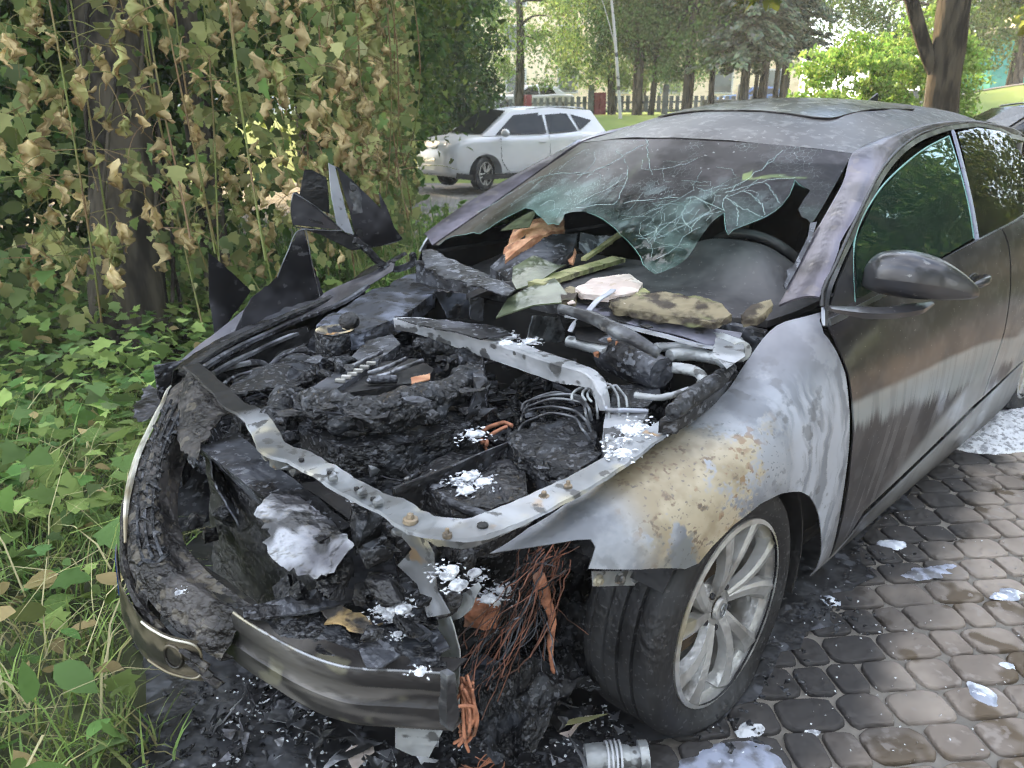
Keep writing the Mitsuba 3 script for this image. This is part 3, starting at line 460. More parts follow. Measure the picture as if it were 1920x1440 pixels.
for i in range(150):
    a = V(rk.uniform(-.7, .6), rk.uniform(.95, 1.30)) if i % 3 else V(.30, 1.09) + rk.normal(0, .07, 2); an = rk.uniform(0, 6.3); q_ = [a]
    for j in range(rk.integers(3, 8)): an += rk.normal(0, .5); q_.append(q_[-1] + V(math.cos(an), math.sin(an) * .6) * rk.uniform(.010, .035))
    q_ = np.array(q_)
    if contains_xy(wp_, q_[:, 0], q_[:, 1]).all(): cr.append(tube(wl(q_[:, 0], q_[:, 1]) + V(.003, 0, .0015), .0005, 3))
cp('crack', cat(cr), 'm_crackline', sub=wsg, kind='stuff')
be = [tube(ws[i:i + 6] + rk.normal(0, .001, ws[i:i + 6].shape) + V(.001, 0, 0), (.0006, .0014, .0006), 4) for i in range(14, 75, 5) if rk.random() < .8]; cp('broken_edge', cat(be), 'm_edge', True, sub=wsg, kind='stuff')
shard2 = np.array([(-0.486,-0.329,1.071),(-0.553,-0.279,1.113),(-0.539,-0.270,1.107),(-0.430,-0.207,1.064),(-0.425,-0.338,1.040)]); cp('glass_shard', panel(shard2[:, 1:], lambda a, b: np.stack([WX(a, b) - .02, a, b], -1), .05, .003, flip=True), 'm_shard', False)
# torn black window bonding along the near pillar
b1 = np.array([(-0.785,0.633,1.124),(-0.731,0.655,1.092),(-0.649,0.671,1.049),(-0.602,0.680,1.026),(-0.577,0.674,1.016),(-0.558,0.688,1.003),(-0.524,0.694,0.986),(-0.508,0.713,0.972),(-0.469,0.698,0.961),(-0.434,0.705,0.942),(-0.446,0.716,0.944),(-0.600,0.693,1.020),(-0.729,0.668,1.086),(-0.802,0.646,1.127)]); cp('window_bonding', panel(b1[:, 1:], lambda a, b: np.stack([WX(a, b) + .012, a, b], -1), .02, .006, flip=True), 'm_charsheet', False)
# door mirror
ctr, ax1 = V(-.755, .958, 1.005), norm(V(-.42, .90, -.04)); ax2 = norm(np.cross(V(0, 0, 1), ax1)); ax2 = ax2 if ax2[0] > 0 else -ax2; ax3 = V(0, 0, 1)
sec = []
for u, hw, hh, cz, cx in ((-.125, .012, .022, -.012, -.02), (-.118, .035, .040, -.006, -.01), (-.09, .060, .062, .004, 0), (-.03, .075, .072, .008, .01), (.04, .072, .064, .004, .008), (.10, .055, .044, -.008, -.01), (.135, .035, .026, -.018, -.022), (.155, .010, .010, -.024, -.03)):
    sec.append([ctr + ax1 * u * 1.06 + ax2 * (cx + hw * np.sign(math.cos(a)) * abs(math.cos(a)) ** .75) + ax3 * (cz + hh * (1.0 if math.sin(a) > 0 else .75) * np.sign(math.sin(a)) * abs(math.sin(a)) ** .75) for a in np.linspace(0, 2 * math.pi, 25)[:-1]])
sec = np.array(sec); sv = []
SP_ = PchipInterpolator(np.arange(8), sec, axis=0)(np.linspace(0, 7, 40)); SPc = np.concatenate([SP_, SP_[:, :1]], 1)
mk = cp('door_mirror', tm(np.vstack([SPc.reshape(-1, 3)]), grid_mesh(SPc).faces), 'm_mirror', 60, 'satin grey door mirror on a black stalk')
st_ = spline([V(-.43, .86, .965), V(-.55, .93, .945), V(-.68, .965, .935), V(-.80, .995, .94)], 20); cp('stalk', sweep(st_, [(-.028, -.012), (.028, -.010), (.030, .004), (0, .014), (-.030, .006)], scale=np.interp(np.linspace(0, 1, 20), [0, .2, .8, 1], [.5, 1.1, 1, .3])), 'm_mirror', 40, sub=mk)
# door handle
hx = side(np.linspace(-1.64, -1.44, 12), np.full(12, 5.25)); hb = np.sin(np.linspace(0, math.pi, 12)) ** .5
cp('door_handle', tube(hx + V(0, 1, .1) * (.006 + .028 * hb)[:, None], (.006, .014, .016, .014, .006), 10), 'm_mirror', True)
cp('handle_recess', lump(side(V(-1.54), V(5.2))[0] + V(0, -.006, 0), (.13, .02, .06), 2, .02, 3, 2), 'm_plastic', True)
# wheels
def wheel(loc, steer, y_out=1, burnt=False):
    loc = V(*loc); R = rotm((0, 0, 1), steer); B = np.array([[1, 0, 0], [0, 0, 1], [0, -1, 0]], float)          # local z -> outward
    def put(m, flat=False):
        p = np.asarray(m.vertices) @ np.array([[1, 0, 0], [0, 0, -1], [0, 1, 0]], float).T if False else np.stack([np.asarray(m.vertices)[:, 0], np.asarray(m.vertices)[:, 2] * y_out, np.asarray(m.vertices)[:, 1]], -1)
        f = np.asarray(m.faces) if y_out < 0 else np.asarray(m.faces)[:, ::-1]
        p = p @ R.T + loc
        if flat:
            lo = .004; d = np.clip(lo + .05 - p[:, 2], 0, None); p[:, 2] = np.where(p[:, 2] < lo + .05, lo + .05 * np.exp(-d / .05), p[:, 2]); out = norm(R @ V(0, 1, 0)); rel = (p - loc) @ out; p += out * (np.sign(rel + .11 * y_out) * np.clip(d, 0, .09) * .35)[:, None]
        return tm(p, f)
    k = cp('wheel', put(lathe([(.232, .012), (.243, .008), (.245, -.004), (.236, -.012), (.226, -.02), (.222, -.05), (.214, -.12), (.214, -.2), (.236, -.215)], 64)), 'm_alloy', 40, 'alloy wheel with five pairs of twisted spokes' if y_out > 0 and burnt else None)
    prof = [(.238, .000), (.262, .014), (.290, .016), (.312, .006), (.323, -.010)]
    for g in range(4): y0 = -.018 - g * .040; prof += [(.327, y0), (.328, y0 - .029), (.317, y0 - .032), (.317, y0 - .037)]
    prof += [(.327, -.178), (.318, -.195), (.29, -.210), (.25, -.214), (.236, -.21)]
    cp('tyre', put(lathe(prof, 110), True), 'm_rubber', 35, 'flat blackened tyre' if burnt else None, sub=k)
    for i in range(5):
        for s in (-1, 1):
            a0 = i * 2 * math.pi / 5 + .35; q = []
            for r in np.linspace(.045, .236, 14): tt = (r - .045) / .19; ang = a0 + s * (.30 + .02 / r * .0) * (.35 + .65 * tt) + .18 * tt; q.append((r * math.cos(ang), r * math.sin(ang), .002 - .030 * max(0, 1 - tt) ** 1.4 - .012 * tt + .008 * math.sin(tt * math.pi)))
            wv = np.interp(np.linspace(0, 1, 14), [0, .4, .85, 1], [.8, .85, 1.15, 1.7]); cp('spoke', put(sweep(q, [(-.022, -.022), (.022, -.022), (.020, .003), (.009, .008), (-.016, .002)], up=(0, 0, 1), scale=wv)), 'm_alloy', 35, sub=k)
    cp('hub_cap', put(cat([lathe([(0, -.014), (.024, -.015), (.028, -.018), (.030, -.026)], 28), lathe([(.030, -.03), (.052, -.030), (.070, -.034), (.078, -.055)], 32)])), 'm_alloy', 40, sub=k)
    em = [tube([(.017 * math.cos(a) * .75, .017 * math.sin(a), -.012) for a in np.linspace(0, 2 * math.pi, 20)], .002, 5), tube([(-.004, -.009, -.012), (.001, .009, -.012), (.005, -.009, -.012)], .0018, 5)]
    cp('emblem', put(cat(em)), 'm_chrome', True, sub=k)
    for i in range(5): a = i * 2 * math.pi / 5 + .35 + .63; cp('wheel_nut', put(move(lathe([(0, .006), (.007, .006), (.009, 0), (.012, -.012)], 6), (.056 * math.cos(a), .056 * math.sin(a), -.030))), 'm_plastic', sub=k)
    cp('brake_disc', put(move(lathe([(.05, 0), (.155, 0), (.155, -.02), (.05, -.02)], 40), (0, 0, -.10))), 'm_brake', 30, sub=k)
wheel((0, .888, .280), 0, 1, True)
wheel((-3.03, .87, .30), 0, 1); wheel((0, -.80, .285), 0, -1); wheel((-3.03, -.87, .30), 0, -1)
# wheel-house liner behind the front wheel
lin = np.array([[(.37 * math.cos(a) - .03, y, .29 + .37 * math.sin(a)) for y in (.50, .62, .75, .88)] for a in np.linspace(2.75, 5.0 - 2.0 * math.pi + 2.0 * math.pi - 1.2, 16)])
lin = np.array([[(.39 * math.cos(a) - .02, y, .27 + .36 * math.sin(a)) for y in (.48, .62, .75, .885)] for a in np.linspace(math.radians(200), math.radians(35), 18)])
cp('wheel_arch_liner', rough(grid_mesh(lin, False, .004), .006, 12, 2), 'm_soot', 40)

# ---------------------------------------------------------------- terrain, road, pavement
FW, RT = V(-.718, -.696), V(-.697, .717); CAM2 = V(1.5548, 1.6567)
def ss(a, b, x): t = np.clip((x - a) / (b - a), 0, 1); return t * t * (3 - 2 * t)
def H(x, y):
    x, y = np.asarray(x, float), np.asarray(y, float); s = (x - CAM2[0]) * FW[0] + (y - CAM2[1]) * FW[1]; l = (x - CAM2[0]) * RT[0] + (y - CAM2[1]) * RT[1]
    return -.20 * ss(6, 14, s) + (1.35 + .25 * ss(-4, 6, l)) * ss(20, 28, s) + 1.1 * ss(.36, .66, l / np.maximum(s, 1)) * ss(9, 21, s) + .6 * ss(40, 80, s)
def at_sl(s, l): p = CAM2 + FW * s + RT * l; return p
def ground_grid(s0, s1, l0, l1, ds, lift):
    S, L = np.meshgrid(np.arange(s0, s1 + ds, ds), np.arange(l0, l1 + ds, ds), indexing='ij'); X = CAM2[0] + FW[0] * S + RT[0] * L; Y_ = CAM2[1] + FW[1] * S + RT[1] * L
    return grid_mesh(np.stack([X, Y_, H(X, Y_) + lift], -1), True)
def f_soil(p, n, uv):
    c = mix((.030, .034, .018), (.075, .085, .038), nz(p, 5, 4)); s = (p.x - 1.555) * -.718 + (p.y - 1.657) * -.696
    lawn = smoothstep(15, 19, s); return mix(c, mix((.09, .13, .03), (.16, .20, .06), nz(p, .8, 4)), lawn)
scene['m_soil'] = two(bump(pr(proc(f_soil), 0.95), lambda p, n, uv: nz(p, 30, 3), 0.01))
S_, L_ = np.meshgrid(np.r_[-60, -30, -15, np.arange(-8, 60, 1.0), 70, 85, 110, 160, 240], np.r_[-160, -90, -60, np.arange(-40, 41, 1.0), 60, 90, 160], indexing='ij'); GX = CAM2[0] + FW[0] * S_ + RT[0] * L_; GY = CAM2[1] + FW[1] * S_ + RT[1] * L_
struct('ground', grid_mesh(np.stack([GX, GY, H(GX, GY) - .03], -1), True), 'm_soil', True)

struct('parking_road', ground_grid(9.2, 19.5, -14, 26, .6, -.012), 'm_asphalt', True)
struct('far_road', ground_grid(27, 31, 8, 40, .8, -.005), 'm_asphalt', True)
def f_paver(p, n, uv):
    k = cell_id(p); c = mix((.17, .142, .120), (.31, .265, .225), smoothstep(.25, .75, nz(p, 5, 4))); c = mix(c, (.10, .075, .05), smoothstep(.62, .75, nz(p, 9, 3, 5)))
    c = mix(c, (.28, .25, .23), smoothstep(.62, .8, nz(p, 38, 3, 2)) * .6)
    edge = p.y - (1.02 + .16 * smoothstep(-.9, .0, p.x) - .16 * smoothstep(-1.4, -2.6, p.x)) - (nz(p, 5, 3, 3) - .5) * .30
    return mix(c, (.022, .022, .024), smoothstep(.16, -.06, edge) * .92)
def cell_id(p): return 0
r_pav = proc(lambda p, n, uv: .52 + .45 * nz(p, 6, 3, 8))
scene['m_paver'] = two(bump(pr(proc(f_paver), r_pav), lambda p, n, uv: nz(p, 60, 4), 0.010))
scene['m_joint'] = two(bump(pr(proc(lambda p, n, uv: mix((.09, .082, .074), (.26, .24, .21), nz(p, 26, 4))), 0.85), lambda p, n, uv: nz(p, 80, 2), 0.004))
e1, e2 = norm(V(-.77, .64)), norm(V(.64, .77))
J = np.array([(-7.0, .55), (1.5, .55), (1.9, .2), (6, 1.2), (6, 9), (-7, 9)])
jp, jf = plate2d(J, .5); PAVE = struct('pavement', tm(np.c_[jp, np.full(len(jp), -.014)], jf), 'm_joint')
def paver(w, d, r):
    """a tumbled concrete sett, w along the row, d across"""
    q = []
    for k in range(16):
        a = 2 * math.pi * k / 16 + .2; c_, s_ = math.cos(a), math.sin(a); q.append((np.sign(c_) * abs(c_) ** .44 * w / 2 * (1 + r.normal(0, .03)), np.sign(s_) * abs(s_) ** .44 * d / 2 * (1 + r.normal(0, .035))))
    q = np.array(q); rings = [np.c_[q, np.full(16, -.03)], np.c_[q, np.full(16, -.011)], np.c_[q * .965, np.full(16, -.0035)], np.c_[q * .87, np.full(16, -.0002)]]
    v = np.vstack(rings + [[[0, 0, .0008]]]); f = []
    for a in range(3):
        for b in range(16): i, j = a * 16 + b, a * 16 + (b + 1) % 16; f += [[i, j, j + 16], [i, j + 16, i + 16]]
    f += [[48 + b, 48 + (b + 1) % 16, 64] for b in range(16)]; v[:, 2] += v[:, 0] * r.normal(0, .018) + v[:, 1] * r.normal(0, .02) + r.normal(0, .0015); return v, f
rp = np.random.default_rng(11); near, rest = [], []
for row in range(-16, 60):
    u = -9 + rp.uniform(0, .2)
    while u < 7:
        w = rp.choice([.088, .122, .158], p=[.32, .38, .30]); o = e1 * (u + w / 2) + e2 * (row * .120 + .02 * math.sin(u * .7)); u += w + .008
        if o[1] < .62 or o[0] > 1.9 or o[0] < -6.5 or o[1] > 5: continue
        v, f = paver(w, .112, rp); v = np.c_[v[:, :1] * e1 + v[:, 1:2] * e2 + o, v[:, 2]]
        d = np.r_[o, 0] - V(1.5548, 1.6567, 1.4373); dep = d @ V(-.679, -.6585, -.3248); sx = d @ V(-.697, .717, .002) / max(dep, .1); sy = d @ V(.231, .228, -.946) / max(dep, .1)
        (near if dep > .5 and -.25 < sx < .68 and sy < .53 else rest).append((dep, v, f))
near.sort(key=lambda a: a[0])
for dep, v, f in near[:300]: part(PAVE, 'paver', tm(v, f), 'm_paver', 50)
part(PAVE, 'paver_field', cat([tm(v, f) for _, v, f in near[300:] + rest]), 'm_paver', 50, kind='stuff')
# kerb of the car park across the road and the kerb behind the saloon
# soot sludge spread under and before the saloon
def f_sludge(p, n, uv):
    c = mix((.012, .012, .014), (.040, .042, .048), smoothstep(.4, .65, nz(p, 11, 4))); c = mix(c, (.085, .09, .105), smoothstep(.60, .72, nz(p, 24, 3, 5)) * .8); return mix(c, (.5, .52, .56), smoothstep(.86, .90, nz(p, 80, 2, 3)) * .7)
scene['m_sludge'] = two(bump(pr(proc(f_sludge), proc(lambda p, n, uv: .30 + .5 * nz(p, 10, 3, 2)), specular=.5), lambda p, n, uv: nz(p, 50, 3), 0.008))
sl = np.array([(-1.727,0.806,0.000),(-1.459,0.832,0.000),(-1.238,0.814,0.000),(-1.012,0.827,0.000),(-0.893,0.945,0.000),(-0.676,0.895,-0.000),(-0.499,0.947,0.000),(-0.303,0.919,-0.000),(-0.150,0.934,-0.000),(-0.024,0.933,0.000),(0.143,0.904,0.000),(0.235,0.859,0.000),(0.326,0.847,0.000),(0.548,0.749,0.000),(0.892,0.436,0.000),(1.098,0.185,0.000),(1.143,0.033,0.000),(1.033,-0.149,0.000),(0.946,-0.392,-0.000),(0.849,-0.791,0.000),(0.729,-1.109,0.000),(0.512,-1.512,0.000),(0.270,-1.735,0.000)])[:, :2]
sl = np.vstack([sl, [(.4, -1.0), (-1.4, -.9), (-1.5, .7)]]); sp = ragged(sl, .06, .014, 3)
p_, f_ = plate2d(sp, .022, 5); pg = Polygon(sp); dist = np.array([pg.exterior.distance(Point(a)) for a in p_])
hh = np.clip(dist / .10, 0, 1) * (.006 + .038 * np.clip(meshkit.fbm(np.c_[p_ * 7, 0 * p_[:, :1]], 4, 6) - .35, 0, 1) + .012 * meshkit.noise(np.c_[p_ * 40, 0 * p_[:, :1]], 2)) + .0015
hh = np.where((np.abs(p_[:, 0]) < .36) & (p_[:, 1] > .66) & (p_[:, 1] < 1.0), np.minimum(hh, .012), hh)
solo('soot_sludge', tm(np.c_[p_, hh], f_), 'm_sludge', 'black wet soot and ash sludge spread under the burnt car', 'soot', True, kind='stuff')
gq = rp.uniform((-3.4, .75), (1.2, 3.2), (3400, 2)); solo('joint_grit', cat([chip((a, b, rp.uniform(-.008, .003)), rp.uniform(.003, .009, 3), rp, 6) for a, b in gq]), 'm_stone', 'loose grit and crumbs in the paving joints', 'grit', kind='stuff')
# drying extinguisher foam
def puddle(px, label, r0, amp, h, m='m_foam', name='foam_puddle', lab_cat='foam', seed=0):
    r = np.random.default_rng(seed); n = 40; a = np.linspace(0, 2 * math.pi, n, endpoint=False); rad = 1 + amp * 2 * (meshkit.fbm(np.c_[np.cos(a) * 1.6 + seed, np.sin(a) * 1.6, 0 * a], 3, seed) - .5)
    pl = np.c_[np.cos(a) * r0[0] * rad, np.sin(a) * r0[1] * rad]; pl = pl[:, :1] * e1 + pl[:, 1:] * e2 + np.asarray(px)[:2]; p, f = plate2d(pl, .016, seed); P = Polygon(pl); d = np.array([P.exterior.distance(Point(x)) for x in p])
    z = .0045 + h * np.sqrt(np.clip(d / max(r0), 0, 1)) * (.35 + 1.3 * meshkit.fbm(np.c_[p * 26, 0 * d + seed], 3, seed)); z[d < 1e-6] = -.002
    solo(name, tm(np.c_[p, z], f), m, label, lab_cat, True)
puddle((-1.148,0.913,0.000), 'small bluish white foam puddle on the paving nearest the car door sill', (.055, .035), .5, .010, seed=1)
puddle((-1.050,1.068,0.000), 'thin grey blue foam film across several pavers behind the wheel', (.10, .045), .9, .004, 'm_foamthin', seed=2)
puddle((-1.088,1.283,0.000), 'pale foam puddle at the right picture edge level with the wheel hub', (.07, .03), .6, .008, seed=3)
puddle((-0.640,0.891,0.000), 'ragged white foam scraps lying on the soot beside the tyre', (.05, .05), .9, .010, seed=4)
puddle((-0.520,1.362,0.000), 'oval pale foam spot drying on one large paver at lower right', (.035, .05), .3, .006, seed=5)
puddle((-0.691,1.374,0.000), 'little foam spot near the right edge above the oval one', (.028, .022), .4, .005, seed=6)
puddle((0.021,0.987,0.000), 'bright white foam flake just below the front tyre', (.038, .024), .6, .012, 'm_ash', seed=7)
puddle((0.140,1.003,0.000), 'wide bluish foam puddle at the bottom edge right of the metal fitting', (.125, .06), .5, .005, 'm_foamthin', seed=8)
puddle((-0.083,1.103,0.000), 'tiny white foam flake on the pavers right of the tyre', (.018, .012), .6, .006, 'm_ash', seed=9)
puddle((-2.756,0.977,0.000), 'large white heap of extinguisher foam beside the rear of the car', (.55, .30), .4, .06, 'm_ash', 'foam_heap', seed=12)


# ---------------------------------------------------------------- foliage kit
PALM = np.array([(0, 0), (.20, .05), (.46, .10), (.36, .32), (.52, .56), (.27, .58), (.20, .78), (0, 1.0)])
def leaf_shape(kind):
    """unit leaf in xy (stalk at 0, tip at y = 1), folded along the midrib"""
    if kind == 'palm': h = PALM
    elif kind == 'oval': h = np.array([(0, 0), (.22, .18), (.30, .42), (.22, .70), (0, 1.0)])
    else: h = np.array([(0, 0), (.34, .45), (0, 1.0)])
    n = len(h); L = h[1:-1] * V(-1, 1); v = np.vstack([h, L]); mid = [(0, y) for y in h[1:-1, 1]]; v = np.vstack([v, mid]) if n > 3 else v
    f = []
    if n == 3: f = [[0, 1, 2], [0, 2, 3]]
    else:
        a, b, c = 0, n, n + (n - 2)
        R_ = list(range(n)); Lf = [0] + list(range(n, n + n - 2)) + [n - 1]; M = [0] + list(range(c, c + n - 2)) + [n - 1]
        for i in range(n - 1):
            for X, fl in ((R_, 0), (Lf, 1)):
                t1, t2 = [M[i], X[i], X[i + 1]], [M[i], X[i + 1], M[i + 1]]
                for t in (t1, t2):
                    if len(set(t)) == 3: f.append(t[::-1] if fl else t)
    z = .20 * np.abs(v[:, 0]) - .22 * v[:, 1] ** 2; return np.c_[v, z], np.array(f)
def scatter(kind, P, size, N, Yd, col, r):
    """many leaves as one mesh with a colour each: P positions, N leaf normals, Yd tip directions"""
    lv, lf = leaf_shape(kind); n = len(P); Yd = norm(Yd); N = norm(N - Yd * (N * Yd).sum(1, keepdims=True)); X = np.cross(Yd, N); s = np.asarray(size)[:, None, None]
    v = P[:, None] + s * (lv[None, :, :1] * X[:, None] + lv[None, :, 1:2] * Yd[:, None] + lv[None, :, 2:] * N[:, None]); f = lf[None] + (np.arange(n) * len(lv))[:, None, None]
    c = np.repeat(col, len(lv), 0); return tm(v.reshape(-1, 3), f.reshape(-1, 3)), c
def leafcol(n, base, var, r, alt=None, pa=0.0):
    c = np.asarray(base, float) * (1 + r.normal(0, var, (n, 1))) * (1 + r.normal(0, .08, (n, 3)))
    if alt is not None: m = r.random(n) < pa; c[m] = np.asarray(alt) * (1 + r.normal(0, var, (m.sum(), 1)))
    return np.clip(c, .004, .9)
def crown_points(center, radii, n, clumps, spread, r, hollow=.45, flat=1.0):
    d = norm(r.normal(size=(clumps, 3))); q = d * (hollow + (1 - hollow) * r.random((clumps, 1)) ** .6); cc = np.asarray(center) + q * np.asarray(radii); sz = spread * r.uniform(.5, 1.3, clumps)
    k = r.integers(0, clumps, n); off = norm(r.normal(size=(n, 3))) * r.random((n, 1)) ** .5 * V(1, 1, flat); P = cc[k] + off * sz[k, None]; tone = r.normal(0, .16, clumps)[k]; return P, off, tone
def bark_mesh(pts, rad, k=12, n=24, seed=0, amp=.10):
    m = tube(pts, rad, k, n); p = np.asarray(m.vertices); ax = spline(pts, n); i = cKDTree(ax).query(p)[1]; d = p - ax[i]; m.vertices = ax[i] + d * (1 + amp * 2 * (meshkit.fbm(p * V(9, 9, 2.2) + seed, 3, seed) - .5))[:, None]; return m
scene['m_trunk'] = two(bump(pr(proc(lambda p, n, uv: mix((.025, .021, .017), (.10, .085, .065), smoothstep(.3, .7, fbm(p.x * 14, p.y * 14, p.z * 2.5, 4)))), 0.9), lambda p, n, uv: fbm(p.x * 30, p.y * 30, p.z * 5, 3), 0.02))
scene['m_birch'] = two(pr(proc(lambda p, n, uv: mix((.36, .36, .34), (.05, .05, .05), smoothstep(.62, .68, fbm(p.x * 3, p.y * 3, p.z * 6, 3)))), 0.7))
def tree(name, label, base, height, crown, radii, n, size, color, trunk_r=.14, trunk_m='m_trunk', group=None, clumps=70, spread=.8, seed=0, lean=(0, 0), kind='tiny', tag='tree', alt=None, pa=.15, limbs=5, flat=.8, fork=True, bottom=None):
    r = np.random.default_rng(seed + 100); k = thing(name, label, tag, group); base = V(*base); top = base + V(lean[0], lean[1], height * .8); c = V(*crown)
    pts = [base - V(0, 0, .3), base + (top - base) * .35 + r.normal(0, .05, 3) * V(1, 1, 0), base + (top - base) * .7 + r.normal(0, .08, 3) * V(1, 1, 0), top]
    ms = [bark_mesh(pts, (trunk_r * 1.25, trunk_r, trunk_r * .75, trunk_r * .25), 10, 18, seed)]
    for i in range(limbs): a = base + (top - base) * r.uniform(.30, .75); b = c + norm(r.normal(size=3)) * np.asarray(radii) * .75; ms.append(tube([a, (a + b) / 2 + V(0, 0, .25), b], (trunk_r * .38, trunk_r * .22, .012), 6, 10))
    part(k, 'trunk', cat(ms), trunk_m, True)
    P, off, tone = crown_points(c, radii, n, clumps, spread, r, flat=flat)
    if bottom is not None: P = P[P[:, 2] > bottom]; off, tone = off[:len(P)], tone[:len(P)]
    N = off + r.normal(0, .6, off.shape) + V(0, 0, .7); Yd = r.normal(size=P.shape) + V(0, 0, -.5); col = leafcol(len(P), color, .22, r, alt, pa) * (1 + tone[:, None])
    m, cv = scatter(kind, P, size * r.uniform(.6, 1.35, len(P)), N, Yd, np.clip(col, .004, .9), r); part(k, 'crown', m, 'm_leaf', color=cv); return k
gz = lambda p: np.r_[p, H(p[0], p[1])]
def at(s, l, z=None): p = at_sl(s, l); return V(p[0], p[1], H(p[0], p[1]) if z is None else z)
# ---------------------------------------------------------------- the vine-hung tree beside the car
VT = thing('vine_tree', 'thick rough-barked tree trunk wrapped in vines left of the burnt car', 'tree')
part(VT, 'trunk', bark_mesh([(-.22, -3.42, -.1), (-.30, -3.50, .5), (-.42, -3.62, 1.3), (-.52, -3.85, 2.2), (-.55, -4.1, 4.5)], (.24, .19, .19, .25, .22), 20, 50, 3, .16), 'm_trunk', True)
part(VT, 'trunk', bark_mesh([(-.95, -3.62, -.1), (-.98, -3.72, 1.0), (-1.02, -3.85, 2.2), (-1.2, -4.2, 4.5)], (.10, .085, .08, .07), 12, 40, 4, .12), 'm_trunk', True)
for i in range(7): q_ = np.linspace(-.1, 3.6, 9); part(VT, 'vine_stem', tube(np.c_[-.32 - .09 * q_ + .22 * np.cos(q_ * 1.2 + i * .9), -3.50 - .13 * q_ + .20 * np.sin(q_ * 1.1 + i * .9) + .03 * i, q_], (.014, .010), 6, 40), 'm_trunk', True)
rv = np.random.default_rng(21)
path = spline([(1.9, -3.75), (.55, -3.05), (-.35, -2.55), (-1.1, -2.5), (-1.9, -3.0), (-2.9, -4.0), (-4.2, -5.5)], 200)
def curtain(n, z0, z1, thick, zp=1.0):
    t = rv.random(n); p = path[(t * 199).astype(int)]; nrm = V(-.45, -.9); z = z0 + (z1 - z0) * rv.random(n) ** zp; d = np.abs(rv.normal(0, thick, n)); sag = .30 * np.sin(t * 23) + .25 * np.sin(t * 51 + 2)
    q = p + nrm * (d + .15 + sag * .5 + .18 * np.maximum(0, 1.2 - z))[:, None]; return np.c_[q + rv.normal(0, .06, q.shape), z], t
Pc, off, tone = crown_points((-2.6, -4.2, 7.2), (3.0, 2.8, 1.6), 4200, 80, .7, rv, .1); m, cv = scatter('palm', Pc, rv.uniform(.12, .22, len(Pc)), V(0, 0, 1) + rv.normal(0, .5, Pc.shape), rv.normal(size=Pc.shape) - V(0, 0, .4), leafcol(len(Pc), (.085, .13, .035), .25, rv, (.17, .22, .06), .2), rv); part(VT, 'crown', m, 'm_leaf', True, color=cv)
VINE = thing('climbing_vine', 'curtain of climbing vine with scorched drooping leaves hanging beside the burnt car', 'vine')
P, t = curtain(11000, .25, 4.4, .42); hole = meshkit.fbm(P * 1.9 + 4, 3, 3) + .06 * (P[:, 2] - 1.2) + .25 * np.clip((t - .5) * 2, 0, 1) - .18 * np.exp(-((P[:, 0] - .28 * P[:, 1] - .75) / .26) ** 2) * (P[:, 1] > -3.4); P, t = P[hole > .47], t[hole > .47]
n = len(P); dwn = V(.15, .2, -1) + rv.normal(0, .40, (n, 3)); N = V(.5, .75, .55) + rv.normal(0, .45, (n, 3)); far_ = np.clip((t - .55) * 3, 0, 1)[:, None]
col = leafcol(n, (.20, .255, .10), .28, rv, (.38, .40, .17), .35) * (1 - .25 * far_) ; m, cv = scatter('palm', P, (.038 + .095 * rv.random(n) ** 2.2), N, dwn, np.clip(col, .006, .5), rv); part(VINE, 'foliage', m, 'm_leaf', True, color=cv, kind='stuff')
P2, t2 = curtain(3600, .2, 4.0, .5); P2 = P2 + V(-.3, -.5, 0); n = len(P2); m, cv = scatter('oval', P2, rv.uniform(.07, .13, n), V(.5, .7, .6) + rv.normal(0, .6, (n, 3)), V(0, 0, -1) + rv.normal(0, .6, (n, 3)), leafcol(n, (.11, .155, .06), .3, rv), rv); part(VINE, 'inner_foliage', m, 'm_leaf', True, color=cv, kind='stuff')
def wilt(o, L, W, yaw, seed):
    """a scorched leaf hanging folded and crumpled"""
    r = np.random.default_rng(seed); u, w = np.meshgrid(np.linspace(0, 1, 11), np.linspace(-1, 1, 9), indexing='ij'); wid = W * np.sin(np.clip(u * 1.05 + .04, 0, 1) * math.pi) ** .6 * (1 + .30 * np.sin(u * 15 + seed)); fold = r.uniform(.5, 1.25)
    x = w * wid * np.cos(fold * np.abs(w)); y = np.abs(w) * wid * math.sin(fold) * 1.1 + .02 * np.sin(u * 6 + seed); z = -u * L + .10 * L * np.abs(w) * r.normal(0, 1)
    p = np.stack([x, y, z], -1); y = y + .010 * np.sin(w * 6.5 + seed) * np.sin(u * math.pi); p = np.stack([x, y, z], -1); p += np.stack([meshkit.fbm(p * 42 + seed + 9 * k_, 3, seed + k_) - .5 for k_ in range(3)], -1) * V(.050, .055, .034); c_, s_ = math.cos(yaw), math.sin(yaw); p = np.stack([p[..., 0] * c_ - p[..., 1] * s_, p[..., 0] * s_ + p[..., 1] * c_, p[..., 2]], -1)
    m = grid_mesh(p + np.asarray(o)); a = meshkit.fbm(p.reshape(-1, 3) * 22 + seed, 3, seed)[:, None]; edge = np.clip(np.abs(w.reshape(-1, 1)) ** 2 * .7 + u.reshape(-1, 1) ** 3 * .6 + (a - .5), 0, 1); g = r.random() < .35
    base = np.array((.70, .585, .33)) if not g else np.array((.46, .48, .21)); return m, np.clip(base * (1 - edge) + V(.22, .135, .06) * edge, 0, 1) * r.uniform(.7, 1.25)
P3, _ = curtain(1500, .62, 2.3, .05); d = P3 - V(1.5548, 1.6567, 1.4373); dep = d @ V(-.679, -.6585, -.3248); sx = d @ V(-.697, .717, .002) / dep; keep = (sx > -.70) & (sx < -.17) & (meshkit.fbm(P3 * 1.4 + 9, 2, 8) > .30); P3 = P3[keep] + V(.06, .12, 0); P3 = P3[:297]
stalks, wl_, wc_ = [], [], []
P4, _ = curtain(900, .5, 3.2, .22)
